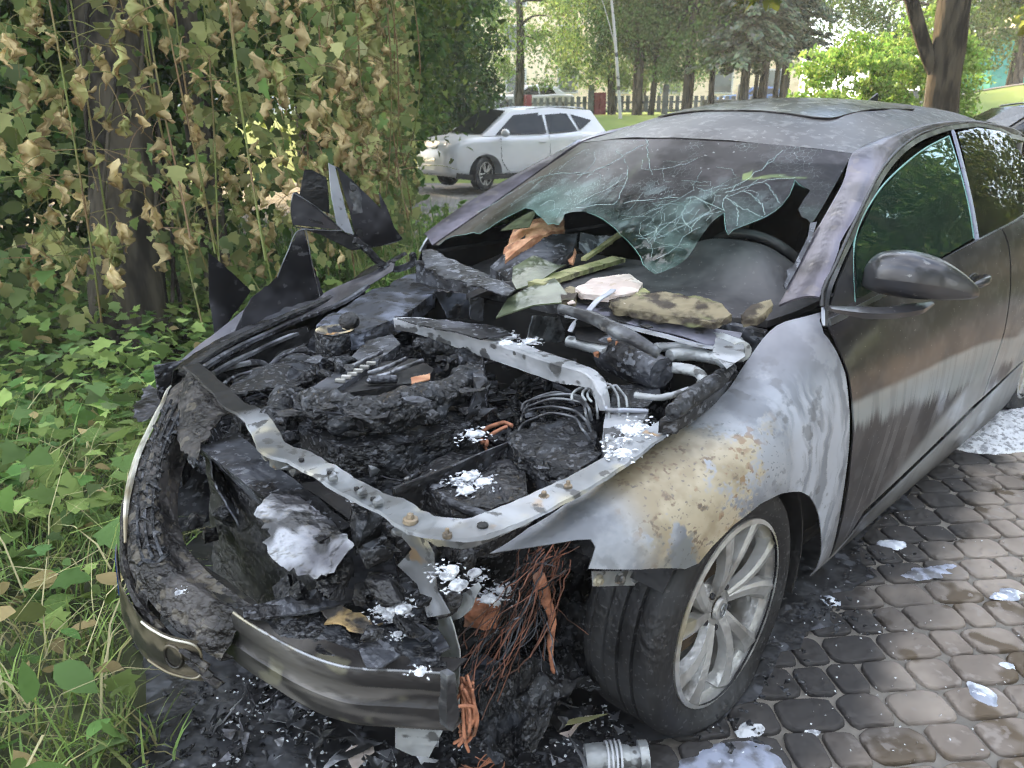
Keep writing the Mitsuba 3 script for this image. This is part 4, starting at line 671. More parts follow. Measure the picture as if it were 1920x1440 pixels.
for i, o in enumerate(P4[:520]): L = rv.uniform(.05, .13); m, c_ = wilt(o + V(.03, .06, 0), L, L * rv.uniform(.25, .46), rv.uniform(0, 6.3), i + 400); wl_.append(m); wc_.append(c_ * .9)
part(VINE, 'wilted_foliage', cat(wl_), 'm_leaf', True, kind='stuff', color=np.vstack(wc_))
for i, o in enumerate(P3):
    L = rv.uniform(.06, .165); m, c_ = wilt(o, L, L * rv.uniform(.25, .46), rv.uniform(0, 6.3), i); part(VINE, 'wilted_leaf', m, 'm_leaf', True, color=c_, label='scorched tan drooping leaf' if i == 0 else None)
    q2 = o + rv.normal(0, .16, 3) * V(1, 1, .5) + V(-.03, -.06, .10); stalks.append(tube([o, (o + q2) / 2 + V(0, 0, .04), q2], (.0018, .0025), 4, 6))
for i in range(120): o = path[rv.integers(25, 150)]; o = np.r_[o + V(-.45, -.9) * rv.uniform(0, .5), rv.uniform(.5, 2.6)]; d = norm(rv.normal(size=3) * V(1, 1, .6)) * rv.uniform(.2, .6); stalks.append(tube([o, o + d * .5 + V(0, 0, .05), o + d], (.0028, .0015), 4, 7))
for i in range(26): o = path[rv.integers(20, 160)]; o = np.r_[o + V(-.45, -.9) * rv.uniform(0.05, .4), 0]; stalks.append(tube([o + V(rv.normal(0, .1), rv.normal(0, .1), rv.uniform(.2, .8)), o + V(rv.normal(0, .15), rv.normal(0, .15), 1.8), o + V(rv.normal(0, .2), rv.normal(0, .2), 3.6)], (.006, .004), 5, 14))
part(VINE, 'stalks', cat(stalks), 'm_stalk', True, kind='stuff')
# ---------------------------------------------------------------- ground cover and grass on the verge
def verge(n, margin=0.0):
    """points on the verge: before and to the right of the car"""
    out = []
    while len(out) < n:
        q = rv.uniform((-6.5, -6.5), (2.6, .6), (n, 2)); ok = (q[:, 1] < np.where(q[:, 0] > 1.04, .10, -.92) - margin) | ((q[:, 0] > 1.09 - .40 * (q[:, 1] / .75) ** 2 + margin) & (q[:, 1] < -.05 - margin)); out += list(q[ok])
    return np.array(out[:n])
q = verge(15000); dcam = np.linalg.norm(q - CAM2, axis=1); lush = np.clip((-q[:, 1] - .6) * 1.1, 0, 1); keep = rv.random(len(q)) < (.12 + .88 * lush) * np.where(dcam < 6.5, 1, .5); q = q[keep]; n = len(q); hgt = (.03 + .30 * rv.random(n) ** 1.3) * (.35 + .65 * lush[keep])
col = leafcol(n, (.14, .215, .075), .25, rv, (.28, .38, .12), .35); m, cv = scatter('palm', np.c_[q, hgt], rv.uniform(.05, .115, n), V(0, 0, 1) + rv.normal(0, .35, (n, 3)), rv.normal(size=(n, 3)) * V(1, 1, .25), col, rv)
solo('ground_cover', m, 'm_leaf', 'low leafy ground cover of broad green leaves on the verge', 'ground cover', True, kind='stuff', color=cv)
q = verge(5200); q = q[rv.random(len(q)) < np.where(np.linalg.norm(q - CAM2, axis=1) < 6, 1, .3)]; n = len(q); m, cv = scatter('oval', np.c_[q, .02 + .20 * rv.random(n) ** 1.6], rv.uniform(.035, .12, n), V(0, 0, 1) + rv.normal(0, .55, (n, 3)), rv.normal(size=(n, 3)) * V(1, 1, .4), leafcol(n, (.16, .24, .08), .3, rv, (.40, .32, .16), .22), rv)
solo('weeds', m, 'm_leaf', 'mixed weeds and dead tan leaves among the grass of the verge', 'weeds', True, kind='stuff', color=cv)
def blades(q, h, w, lean, cols, r):
    n = len(q); a = r.uniform(0, 2 * math.pi, n); d = np.c_[np.cos(a), np.sin(a), 0 * a]; sdv = np.c_[-np.sin(a), np.cos(a), 0 * a]; ln = lean * r.uniform(.3, 1.4, n); v = []
    for t in (0, .4, .75, 1.0): c_ = q + d * (h * ln * t ** 1.8)[:, None] + V(0, 0, 1) * (h * t * np.sqrt(np.clip(1 - (ln * t * .75) ** 2, .05, 1)))[:, None]; ww = (w * (1 - t ** 2 * .92))[:, None] * sdv; v += [c_ - ww, c_ + ww]
    v = np.stack(v, 1); f = np.array([[0, 1, 3], [0, 3, 2], [2, 3, 5], [2, 5, 4], [4, 5, 7], [4, 7, 6]]); F = f[None] + (np.arange(n) * 8)[:, None, None]; return tm(v.reshape(-1, 3), F.reshape(-1, 3)), np.repeat(cols, 8, 0)
q = verge(70000); q = q[np.linalg.norm(q - CAM2, axis=1) < 4.6]; n = len(q); mm, cc_ = blades(np.c_[q, np.full(n, -.02)], rv.uniform(.05, .17, n), rv.uniform(.0018, .0052, n), 1.0, leafcol(n, (.23, .32, .105), .28, rv, (.34, .31, .15), .16), rv)
q = verge(7000, .05); q = q[(np.linalg.norm(q - CAM2, axis=1) < 3.9)]; n = len(q); long_, lc = blades(np.c_[q, rv.uniform(0, .08, n)], rv.uniform(.18, .42, n), rv.uniform(.0016, .004, n), 1.3, leafcol(n, (.28, .36, .12), .22, rv, (.56, .51, .29), .4), rv)
qt = np.c_[rv.uniform(-9.2, -1.7, 9000), rv.uniform(-10, -1.3, 9000)]; s_ = (qt - CAM2) @ FW; l_ = (qt - CAM2) @ RT; qt = qt[(s_ < 9.0) & (l_ < -.2 + .04 * s_) & (l_ > -3.4) & (s_ > 3.6)]; n = len(qt); tall, tc = blades(np.c_[qt, H(qt[:, 0], qt[:, 1])], rv.uniform(.25, .70, n), rv.uniform(.004, .009, n), .55, leafcol(n, (.11, .19, .055), .25, rv, (.24, .27, .12), .2), rv)
GM = cat([mm, long_, tall]); solo('verge_grass', GM, 'm_leaf', 'long ragged grass with straw-coloured cut stalks on the verge', 'grass', True, kind='stuff', color=np.vstack([cc_, lc, tc]))
# ---------------------------------------------------------------- bushes and trees behind
def bush(name, label, base, crown, radii, n, size, color, seed, group=None, clumps=60, spread=.5, alt=None, flat=.8, kind='tiny', pa=.15): return tree(name, label, base, max(.6, crown[2] - base[2]), crown, radii, n, size, color, .05, seed=seed, group=group, clumps=clumps, spread=spread, limbs=6, tag='shrub', alt=alt, flat=flat, kind=kind, pa=pa)
b = at(22.0, -1.75); bush('dense_bush', 'tall dark dense bush rising just behind the bonnet of the white suv', b, tuple(b + V(0, 0, 2.5)), (1.5, 1.5, 2.6), 12000, .13, (.065, .105, .038), 1, clumps=130, spread=.5, alt=(.12, .17, .06), kind='oval')
b = at(10.5, -1.75); bush('dense_bush', 'tall green bush filling the gap between vine and white suv', b, tuple(b + V(0, 0, 2.3)), (.75, .75, 2.5), 7000, .10, (.085, .135, .045), 8, clumps=90, spread=.36, alt=(.16, .22, .07), kind='oval')
b = at(8.6, -3.9); bush('dense_bush', 'mid green bush just behind the vine curtain', b, tuple(b + V(0, 0, 2.2)), (1.3, 1.3, 2.2), 6500, .12, (.055, .10, .03), 2, clumps=90, spread=.5, alt=(.10, .16, .05), kind='oval')
b = at(7.0, -4.9); bush('dense_bush', 'low green bush at the foot of the vine tree', b, tuple(b + V(0, 0, .9)), (1.5, 1.5, 1.0), 4500, .12, (.07, .12, .04), 7, clumps=60, spread=.5, alt=(.12, .18, .06), kind='oval')
b = at(9.5, -6.8); bush('backlit_bush', 'sunlit yellow green bush seen behind the vine at far left', b, tuple(b + V(0, 0, 1.9)), (2.2, 2.2, 2.2), 8000, .13, (.16, .22, .05), 3, clumps=90, spread=.6, kind='oval')
lt = at(15, -9); tree('hedgerow_tree', 'tall dark tree rising behind the vine at far left', lt, 8, tuple(lt + V(0, 0, 5)), (4, 4, 4), 9000, .22, (.06, .10, .03), .2, seed=4, clumps=90, spread=1.1, alt=(.15, .2, .05))
lt = V(-11.8, -17.2, 0.); lt[2] = H(lt[0], lt[1]); tree('hedgerow_tree', 'tall dense tree behind the vine that shades the white suv', lt, 10, tuple(lt + V(0, 0, 5.2)), (3.2, 3.2, 4.2), 20000, .16, (.10, .15, .05), .2, seed=5, clumps=130, spread=1.0, alt=(.15, .2, .05))
for k, (s, l, hgt, cz, rad, n, col, lab, sd_) in enumerate([
    (30, -3.4, 9, 4.6, (2.9, 2.9, 3.6), 9000, (.11, .16, .05), 'pale green leafy tree farthest left of the row behind the white car', 11),
    (33, .2, 10, 5.2, (3.2, 3.2, 4.2), 9000, (.12, .17, .055), 'light green tree right behind the leaning birch', 12),
    (31, 4.6, 9, 5.4, (2.2, 2.2, 3.6), 7000, (.06, .10, .035), 'dark narrow tree right of the birch', 13),
    (29, 6.0, 9, 5.0, (2.3, 2.3, 3.4), 7500, (.075, .115, .038), 'forked tree with a thick trunk above the saloon roof', 14),
    (38, 4.5, 11, 6.5, (3.4, 3.4, 4.5), 7000, (.09, .13, .05), 'tall hazy tree filling the gap behind the row', 15),
    (37, 17, 12, 5.6, (4.2, 4.2, 5.0), 9500, (.065, .10, .035), 'big dark tree behind the bright green shrubs', 16),
    (40, 23.5, 12, 6.5, (4.2, 4.2, 5.0), 8500, (.075, .115, .04), 'big dark tree behind the right hand trunk', 17),
    (44, -8, 12, 7.5, (4.5, 4.5, 5.5), 8000, (.14, .18, .06), 'sunlit far tree at the left of the background', 18),
    (52, 8, 14, 9.5, (7, 7, 6.5), 9000, (.12, .16, .06), 'hazy far tree high behind the row', 19),
    (50, 27, 14, 8.5, (6, 6, 6.5), 8000, (.10, .15, .05), 'far tree above the turquoise wall', 20)]):
    b = at(s, l); tree('park_tree', lab, b, hgt, tuple(b + V(0, 0, 1.35 + rad[2] * .84)), rad, int(n * 2.6), .115 if s < 36 else .17, tuple(np.array(col) * 2.0), .16, seed=sd_, clumps=90, spread=.95 if s < 36 else 1.4, alt=tuple(np.array(col) * 1.7), pa=.25, limbs=6, bottom=b[2] + 1.05)
b = at(27, 3.5); tree('birch', 'slender white-barked birch leaning left, right of the white car', b, 9, tuple(b + V(.5, -.8, 6.4)), (1.7, 1.7, 2.6), 4200, .13, (.13, .18, .055), .048, 'm_birch', seed=30, clumps=60, spread=.6, lean=(.75, -.70), limbs=4)
for i, (s, l, r_) in enumerate([(30, 4.4, .11), (30.5, 5.0, .10), (32, 7.6, .10), (31, 9.1, .15), (33, 10.3, .10), (30, 8.6, .07)]):
    b = at(s, l); tree('row_tree', ['dark slim tree trunk beside the birch', 'second slim dark trunk right of the birch', 'slim trunk between the forked tree and the conifers', 'sturdy trunk under the conifers', 'thin trunk right of the conifers', 'very thin sapling among the conifers'][i], b, 7, tuple(b + V(0, 0, 4.2)), (1.6, 1.6, 2.3), 7000, .11, (.13, .18, .065), r_, seed=40 + i, clumps=40, spread=.8, limbs=4)
def conifer(label, base, h, rad, seed, color):
    r = np.random.default_rng(seed); k = thing('conifer', label, 'tree'); base = V(*base); part(k, 'trunk', bark_mesh([base - V(0, 0, .3), base + V(0, 0, h * .5), base + V(0, 0, h)], (.16, .12, .03), 9, 14, seed), 'm_trunk', True); P, Nn, Yd, to = [], [], [], []
    for z in np.linspace(1.9, h * .97, 26):
        rr = rad * (1 - (z / h) ** 1.3) * r.uniform(.7, 1.15)
        for a in r.uniform(0, 2 * math.pi, 6):
            n = 85; u = r.random(n) ** .7; d = V(math.cos(a), math.sin(a), 0); sdir = V(-math.sin(a), math.cos(a), 0); tn = r.normal(0, .18)
            c = base + V(0, 0, z) + d * (u * rr)[:, None] + V(0, 0, 1) * (-.28 * rr * u ** 1.6 + .02)[:, None] + sdir * (r.normal(0, .13, n) * (1.1 - u) * rr * .8)[:, None] + r.normal(0, .05, (n, 3)); P.append(c); Nn.append(np.tile(V(0, 0, 1), (n, 1)) + r.normal(0, .4, (n, 3))); Yd.append(d + sdir * r.normal(0, .7, (n, 1)) + V(0, 0, -.35)); to.append(np.full(n, tn))
    P, Nn, Yd, to = map(np.concatenate, (P, Nn, Yd, to)); m, cv = scatter('tiny', P, r.uniform(.12, .26, len(P)), Nn, Yd, np.clip(leafcol(len(P), color, .2, r) * (1 + to[:, None]), .005, .5), r); part(k, 'crown', m, 'm_leaf', color=cv)
conifer('grey green conifer with drooping boughs, left one of the pair', at(27, 7.4), 8, 2.0, 50, (.19, .225, .155)); conifer('dark conifer with drooping boughs, right one of the pair', at(28, 9.0), 8.5, 2.1, 51, (.14, .175, .12))
for i, (s, l, rz_, lab) in enumerate([(15.5, 6.2, 1.0, 'wide bright yellow green shrub on the bank, left of its pair'), (16.5, 8.15, 1.05, 'tall bright green shrub on the bank, beside the leaning post')]):
    b = at(s, l); bush('bright_shrub', lab, b, tuple(b + V(0, 0, 1.65 + .2 * i)), (1.05, 1.05, 1.35 + .1 * i), 13000, .09, (.24, .38, .09), 60 + i, clumps=130, spread=.34, alt=(.30, .42, .13), flat=.35, pa=.3)
# the roadside tree at right and its branches over the car park
b = at(11.2, 5.88); RTR = thing('roadside_tree', 'sturdy brown trunk with a forked limb rising behind the saloon roof at right', 'tree')
part(RTR, 'trunk', bark_mesh([b - V(0, 0, .3), b + V(.0, .0, .6), b + V(.06, -.10, 1.4), b + V(.10, -.14, 2.2), b + V(.15, -.2, 5)], (.26, .21, .205, .195, .14), 18, 44, 5, .10), 'm_trunk', True)
part(RTR, 'limb', bark_mesh([b + V(.08, -.12, 1.85), b + V(.24, -.34, 2.25), b + V(.45, -.62, 3.0), b + V(.9, -1.1, 4.4)], (.10, .085, .07, .03), 10, 20, 6), 'm_trunk', True)
rr_ = np.random.default_rng(77); P = []
for c_, rad, k in ((V(*at(10.0, 6.75, 2.85)), (.75, .75, .55), 1100), (V(*at(12.5, 8.0, 3.3)), (1.0, 1.0, .8), 1400), (V(*at(9.0, 2.7, 3.12)), (.9, .9, .34), 900), (V(*at(11, 5, 5.2)), (4.5, 4.5, 1.5), 5200), (V(*at(6.5, 5.5, 4.4)), (2.4, 2.4, .7), 1400)):
    q_, off, tone = crown_points(c_, rad, k, max(14, k // 80), .42, rr_, .1); P.append(q_)
P = np.vstack(P); n = len(P); m, cv = scatter('palm', P, rr_.uniform(.10, .19, n), V(0, 0, 1) + rr_.normal(0, .5, (n, 3)), rr_.normal(size=(n, 3)) * V(1, 1, .4) - V(0, 0, .5), leafcol(n, (.13, .18, .045), .25, rr_, (.24, .28, .07), .3), rr_); part(RTR, 'crown', m, 'm_leaf', True, color=cv)
for i, (s, l) in enumerate([(31, 18.5), (34, 21.0)]):
    b = at(s, l); tree('bank_tree', ['slim tree on the grassy bank right of the thick trunk', 'second slim tree at the right edge of the bank'][i], b, 6, tuple(b + V(0, 0, 4.2)), (2.2, 2.2, 1.9), 4500, .18, (.11, .17, .04), .15, seed=80 + i, clumps=60, spread=.7)
b = at(21, 14.6); bush('low_bush', 'low dark bush on the bank at the right picture edge', b, tuple(b + V(0, 0, .25)), (1.2, 1.2, .35), 2500, .10, (.05, .09, .03), 90, clumps=40, spread=.3)
# trees that stand outside the picture and shade and mirror in the car
for i, (x, y, h, n) in enumerate([(-5.5, 10.5, 11, 9000), (-11, 8.5, 12, 9000), (1.5, 11.5, 11, 8000), (7, 8, 12, 8000), (-15.5, 14, 13, 8000), (-13.5, 5.5, 10, 11000), (-17.5, 3.8, 11, 11000), (-11.5, 10.5, 9, 9000), (-20, 8, 12, 9000), (3.2, -9.0, 11, 8000), (-.3, -9.6, 11.5, 9000), (-3.6, -10.4, 11, 9000), (-7.0, -12.0, 11, 8000)]):
    b = V(x, y, H(x, y)); tree('shade_tree', (f'tall leafy tree standing outside the picture around the car park' if y > -5 else ([''] * 9 + ['tall shady tree rising behind the vine at the far left', 'second tall shady tree from the left behind the vine', 'third tall shady tree behind the vine, near its middle', 'tall shady tree behind the right end of the vine'])[min(i, 12)] or 'tall tree behind the vine'), b, h, (x, y, h * .44), (3.6, 3.6, h * .42), int(n * 2.2), .16, (.075, .115, .035), .22, seed=110 + i, clumps=80, spread=1.2, group='trees outside the picture' if y > -5 else 'shady trees behind the vine', alt=(.13, .18, .05))

# ---------------------------------------------------------------- the burnt engine bay and nose
def poly3(P, step=.02, crumple=.006, freq=14, seed=0, t=.002, torn=0.0, bow=0.0, axis=None):
    """a crumpled sheet whose outline runs through the 3-D points P"""
    P = np.asarray(P, float); o = P.mean(0); u, s_, vh = np.linalg.svd(P - o); X, Yv, N = vh; N = N if N @ V(.679, .6585, .3248) > 0 else -N; Yv = np.cross(N, X); q = np.c_[(P - o) @ X, (P - o) @ Yv]; hq = (P - o) @ N
    if torn: q2 = ragged(q, step * .9, torn, seed)
    else: q2 = q
    p, f = plate2d(q2, step, seed); w = 1 / (np.linalg.norm(p[:, None] - q[None], axis=2) ** 2 + .002); h = (w * hq).sum(1) / w.sum(1); v = o + p[:, :1] * X + p[:, 1:] * Yv + h[:, None] * N
    L = np.abs(q).max(0); h2 = (meshkit.fbm(v * freq + seed * 3.3, 4, seed) - .5) * 2 * crumple + bow * (1 - (p[:, 1] / L[1]) ** 2); v = v + N * h2[:, None]; return thicken(v, f, t)
def pv(name, mesh, m, smooth=35, **kw): return cp(name, mesh, m, smooth, **kw)
# floor of the bay: a crust of char over engine, gearbox and wiring
X_, Y2 = np.meshgrid(np.linspace(-.42, .66, 120), np.linspace(-.74, .74, 150), indexing='ij'); qn = np.stack([X_ * 7, Y2 * 7, 0 * X_], -1)
KEEP = (Y2 > .46) & (X_ > -.30); Zc = .50 - .34 * KEEP + .26 * (meshkit.fbm(qn, 4, 2) - .5) + .10 * (meshkit.fbm(qn * 4, 3, 5) - .5) + .05 * np.exp(-((X_ - .15) ** 2 + (Y2 + .1) ** 2) / .06)
pv('char_crust', grid_mesh(np.stack([X_, Y2, Zc], -1), False), 'm_char', 50, label='black charred crust filling the open engine bay')
wall_ = [[(x, y, z) for z in (.12, .4, .62, .70)] for x, y in ((.66, -.74), (.3, -.75), (-.1, -.76), (-.40, -.76))]
pv('inner_wing', rough(dice(grid_mesh(np.array(wall_), False, .006), .05), .012, 9, 3), 'm_charsheet'); pv('inner_wing', rough(dice(grid_mesh(np.array(wall_) * V(1, -.60, 1), True, .006), .05), .012, 9, 4), 'm_charsheet')
pv('bulkhead', rough(dice(move(bevel_box(.02, 1.46, .55, .005), (-.375, 0, .62)), .05), .015, 8, 5), 'm_charsheet')
# radiator support
cm = spline([(0.665,-0.447,0.760),(0.709,-0.152,0.755),(0.735,0.022,0.750),(0.755,0.132,0.735),(0.773,0.240,0.742),(0.773,0.373,0.745),(0.772,0.516,0.745),(0.768,0.617,0.742),(0.773,0.690,0.745),(0.753,0.738,0.742),(0.708,0.765,0.742),(0.640,0.771,0.743),(0.556,0.773,0.745),(0.443,0.770,0.748),(0.315,0.765,0.752),(0.197,0.756,0.757),(0.084,0.746,0.765),(-0.063,0.722,0.775),(-0.197,0.701,0.790)], 90)
cm = cm + (np.stack([meshkit.fbm(cm * 11 + 3 * k, 3, k) for k in range(3)], -1) - .5) * V(.030, .026, .026)
pf = [(-.038, .004), (-.034, .010), (.026, .012), (.030, .004), (.030, -.046), (.024, -.046), (.022, .002), (-.034, .002)]
sc_ = np.interp(np.linspace(0, 1, 90), [0, .1, .2, .28, .45, .52, .6, .75, .9, 1], [.7, .7, .85, .95, .85, 1.05, 1.05, .85, .7, .5])
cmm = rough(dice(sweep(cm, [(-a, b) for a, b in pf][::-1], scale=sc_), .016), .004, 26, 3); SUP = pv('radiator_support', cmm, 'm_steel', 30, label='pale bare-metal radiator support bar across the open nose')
for i, (px, rr) in enumerate(zip([(0.784,0.303,0.757),(0.778,0.397,0.757),(0.782,0.494,0.757),(0.788,0.665,0.757),(0.777,0.750,0.757),(0.712,0.769,0.757),(0.558,0.774,0.757),(0.492,0.777,0.757),(0.286,0.764,0.757),(0.785,0.551,0.757)], (.005, .0045, .0045, .009, .0055, .009, .007, .0055, .006, .0045))):
    if i % 3 == 2 or rr < .0055: cp('hole', move(lathe([(0, .002), (rr * 1.1, .002), (rr * 1.2, -.003)], 12), px), 'm_soot', sub=SUP)
    else: cp('bolt', move(cat([lathe([(0, .012), (rr * .7, .012), (rr * .8, .004), (rr * .8, 0)], 6), lathe([(rr * .8, .004), (rr * 1.5, .003), (rr * 1.6, -.004)], 18)]), px), 'm_rust', 30, sub=SUP)
for px in [(0.800,0.431,0.762),(0.800,0.527,0.764),(0.800,0.576,0.762),(0.800,0.628,0.721)]: cp('bolt', move(lathe([(0, .014), (.007, .012), (.009, .004), (.012, 0)], 8), V(*px) + V(-.012, 0, 0), ry=90), 'm_steel', 30, sub=SUP)
latch = [move(rough(dice(bevel_box(.05, .06, .035, .006), .012), .006, 30, 7), (0.760,0.193,0.717), rz=20), chip((0.775,0.262,0.719), (.05, .05, .06), np.random.default_rng(3)), chip((0.760,0.110,0.701), (.04, .03, .05), np.random.default_rng(4)), chip((0.790,0.268,0.736), (.03, .06, .03), np.random.default_rng(5)), chip((0.770,0.174,0.704), (.04, .02, .05), np.random.default_rng(6))]
for lm_ in latch: pv('bonnet_latch', lm_, 'm_steel')
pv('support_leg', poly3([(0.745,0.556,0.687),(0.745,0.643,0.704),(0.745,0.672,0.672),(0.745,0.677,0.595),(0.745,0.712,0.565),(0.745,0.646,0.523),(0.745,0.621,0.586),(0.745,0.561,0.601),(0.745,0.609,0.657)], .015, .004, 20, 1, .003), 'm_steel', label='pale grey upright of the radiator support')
pv('support_leg', poly3([(0.700,0.578,0.464),(0.700,0.612,0.516),(0.700,0.659,0.517),(0.700,0.688,0.446),(0.700,0.678,0.299),(0.700,0.644,0.278),(0.700,0.618,0.356),(0.700,0.565,0.393)], .02, .006, 16, 2, .003), 'm_palesteel')
pv('bracket', poly3([(0.680,0.631,0.524),(0.680,0.682,0.564),(0.680,0.719,0.604),(0.680,0.727,0.596),(0.680,0.696,0.531),(0.680,0.668,0.499),(0.680,0.640,0.479)], .012, .006, 25, 3, .003), 'm_palesteel')
pv('lamp_bracket', poly3([(0.432,0.800,0.551),(0.236,0.800,0.465),(0.279,0.800,0.447),(0.428,0.800,0.514)], .015, .0015, 15, 4, .004), 'm_palesteel', label='small pale bracket with three bolts under the wing')
for px in [(0.417,0.803,0.525),(0.342,0.803,0.496),(0.277,0.803,0.468)]: cp('bolt', move(lathe([(0, .010), (.007, .010), (.008, .003), (.013, .002), (.014, -.004)], 10), px, rx=-90), 'm_steel', 30)
# bumper beam
bt = spline([(0.784,0.759,0.475),(0.847,0.683,0.475),(0.911,0.600,0.475),(0.941,0.509,0.475),(0.957,0.415,0.475),(0.968,0.310,0.475),(0.971,0.211,0.475),(0.974,0.103,0.470),(0.972,-0.038,0.470),(0.946,-0.175,0.475)], 70)
BP = np.array([bt + V(0, 0, dz) + dx * np.c_[np.full(70, 1.0), np.full(70, .25), np.zeros(70)] for dz, dx in ((.004, -.05), (.006, -.004), (-.004, .004), (-.030, .004), (-.040, -.004), (-.062, -.004), (-.072, .004), (-.112, .006), (-.124, -.002), (-.126, -.04))]).transpose(1, 0, 2)
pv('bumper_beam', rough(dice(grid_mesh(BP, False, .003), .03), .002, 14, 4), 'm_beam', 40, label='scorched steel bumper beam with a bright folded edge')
pv('beam_edge', tube(bt[:36] + V(.002, 0, .007), .0028, 6), 'm_steel', True)
pv('beam_end', poly3([(0.829,0.800,0.525),(0.812,0.800,0.521),(0.802,0.800,0.426),(0.821,0.800,0.401),(0.833,0.800,0.416)], .012, .004, 30, 5, .02), 'm_silverdark'); pv('beam_bracket', poly3([(0.837,0.654,0.330),(0.783,0.728,0.330),(0.785,0.689,0.250),(0.818,0.674,0.250),(0.831,0.642,0.270)], .02, .006, 20, 6, .003), 'm_palesteel')
tray = poly3([(0.965,0.267,0.470),(0.939,0.319,0.470),(0.864,0.337,0.470),(0.807,0.369,0.470),(0.748,0.457,0.470),(0.739,0.544,0.470),(0.749,0.648,0.470),(0.780,0.742,0.470),(0.838,0.671,0.470),(0.903,0.587,0.470),(0.933,0.495,0.470),(0.950,0.403,0.470)], .012, .020, 14, 7, .004, .004, .012); pv('charred_absorber', tray, 'm_char', 60, label='crusted charred foam block behind the bumper beam')
pv('rusty_patch', poly3([(0.845,0.432,0.497),(0.812,0.458,0.497),(0.801,0.515,0.497),(0.806,0.565,0.497),(0.839,0.585,0.497),(0.850,0.539,0.497),(0.864,0.488,0.497)], .010, .014, 30, 8, .004, .006), 'm_ochre', 60); pv('slate_flake', poly3([(0.870,0.598,0.500),(0.826,0.604,0.500),(0.833,0.671,0.500),(0.881,0.678,0.500),(0.893,0.659,0.500)], .014, .006, 20, 9, .004, .002), 'm_charsheet')
for px in ([(0.969,0.350,0.500),(0.907,0.374,0.500),(0.845,0.393,0.500),(0.793,0.430,0.500),(0.767,0.505,0.500),(0.761,0.600,0.500),(0.764,0.667,0.500)], [(0.963,0.371,0.505),(0.922,0.400,0.505),(0.859,0.434,0.505),(0.788,0.462,0.505)], [(0.745,0.474,0.490),(0.729,0.575,0.490),(0.760,0.709,0.490)]): pv('trim_strip', rough(dice(sweep(spline(px, 40), [(-.014, -.002), (.014, -.002), (.013, .003), (-.013, .003)], up=(.3, .2, .9)), .02), .004, 30, 2), 'm_charsheet')
# melted bumper skin round the nose
OE = spline([(0.641,-0.511,0.740),(0.692,-0.514,0.700),(0.765,-0.429,0.680),(0.846,-0.320,0.660),(0.906,-0.243,0.640),(0.951,-0.185,0.610),(0.994,-0.116,0.580),(1.026,-0.057,0.540),(1.050,0.002,0.500),(1.056,0.070,0.460),(1.048,0.153,0.430),(1.035,0.243,0.410),(1.007,0.300,0.380)], 80)
ME = spline([(0.663,-0.383,0.740),(0.718,-0.351,0.700),(0.795,-0.274,0.670),(0.864,-0.200,0.640),(0.923,-0.114,0.610),(0.968,-0.034,0.580),(0.989,0.014,0.540),(1.002,0.095,0.510),(0.989,0.180,0.490),(0.969,0.289,0.480),(0.941,0.323,0.470)], 80); IE = spline([(0.664,-0.281,0.730),(0.737,-0.250,0.660),(0.807,-0.223,0.600),(0.862,-0.163,0.550),(0.906,-0.074,0.520),(0.934,0.024,0.500),(0.943,0.158,0.490),(0.937,0.273,0.485),(0.921,0.353,0.480)], 80)
LO = OE + np.c_[np.full(80, -.01), np.zeros(80), np.linspace(-.04, -.13, 80)]
LO[62:] = OE[62:] + V(-.03, 0, -.01); SK = np.array([LO, (LO + OE) / 2 + V(.012, -.004, 0), OE, OE * .5 + ME * .5 + V(0, 0, .012), ME, ME * .5 + IE * .5 - V(0, 0, .010), IE]).transpose(1, 0, 2)
pv('bumper_skin', rough(dice(grid_mesh(SK, False, .004), .014), .009, 22, 6, 4), 'm_charskin', 60, label='melted blackened bumper skin round the nose')
pv('bright_lip', sweep(OE[6:52] + V(.004, -.004, .004), [(-.007, -.003), (.007, -.003), (.006, .005), (-.006, .005)], up=(.4, -.4, .8), scale=np.interp(np.linspace(0, 1, 46), [0, .3, .75, 1], [.5, 1, 1.1, .4])), 'm_lip', 40, label='pale scorched metal lip of the nose')
for k, o in enumerate((V(.012, -.004, -.02), V(.008, -.004, -.045), V(-.004, 0, -.07))): pv('bumper_rib', rough(dice(sweep(OE[26:79] + o, [(-.008, -.004), (.008, -.004), (.006, .006), (-.006, .006)], up=(.5, -.3, .6)), .02), .004, 30, k), 'm_charskin')
# melted lattice of the grille between lip and skin
gr = [tube([OE[i] * (1 - a) + ME[i] * a + V(0, 0, .01 + .008 * math.sin(i * 3 + a * 9)) for a in np.linspace(.15, 1.1, 6)], .0045, 5) for i in range(14, 58, 3)] + [tube(spline([OE[i] * (1 - a) + ME[i] * a + V(0, 0, .012 + .006 * math.sin(i * 1.7)) for i in range(12, 60, 4)], 40), .004, 5) for a in (.35, .62, .9)]; pv('grille_lattice', rough(cat(gr), .003, 60, 2), 'm_char', 50, kind='stuff')
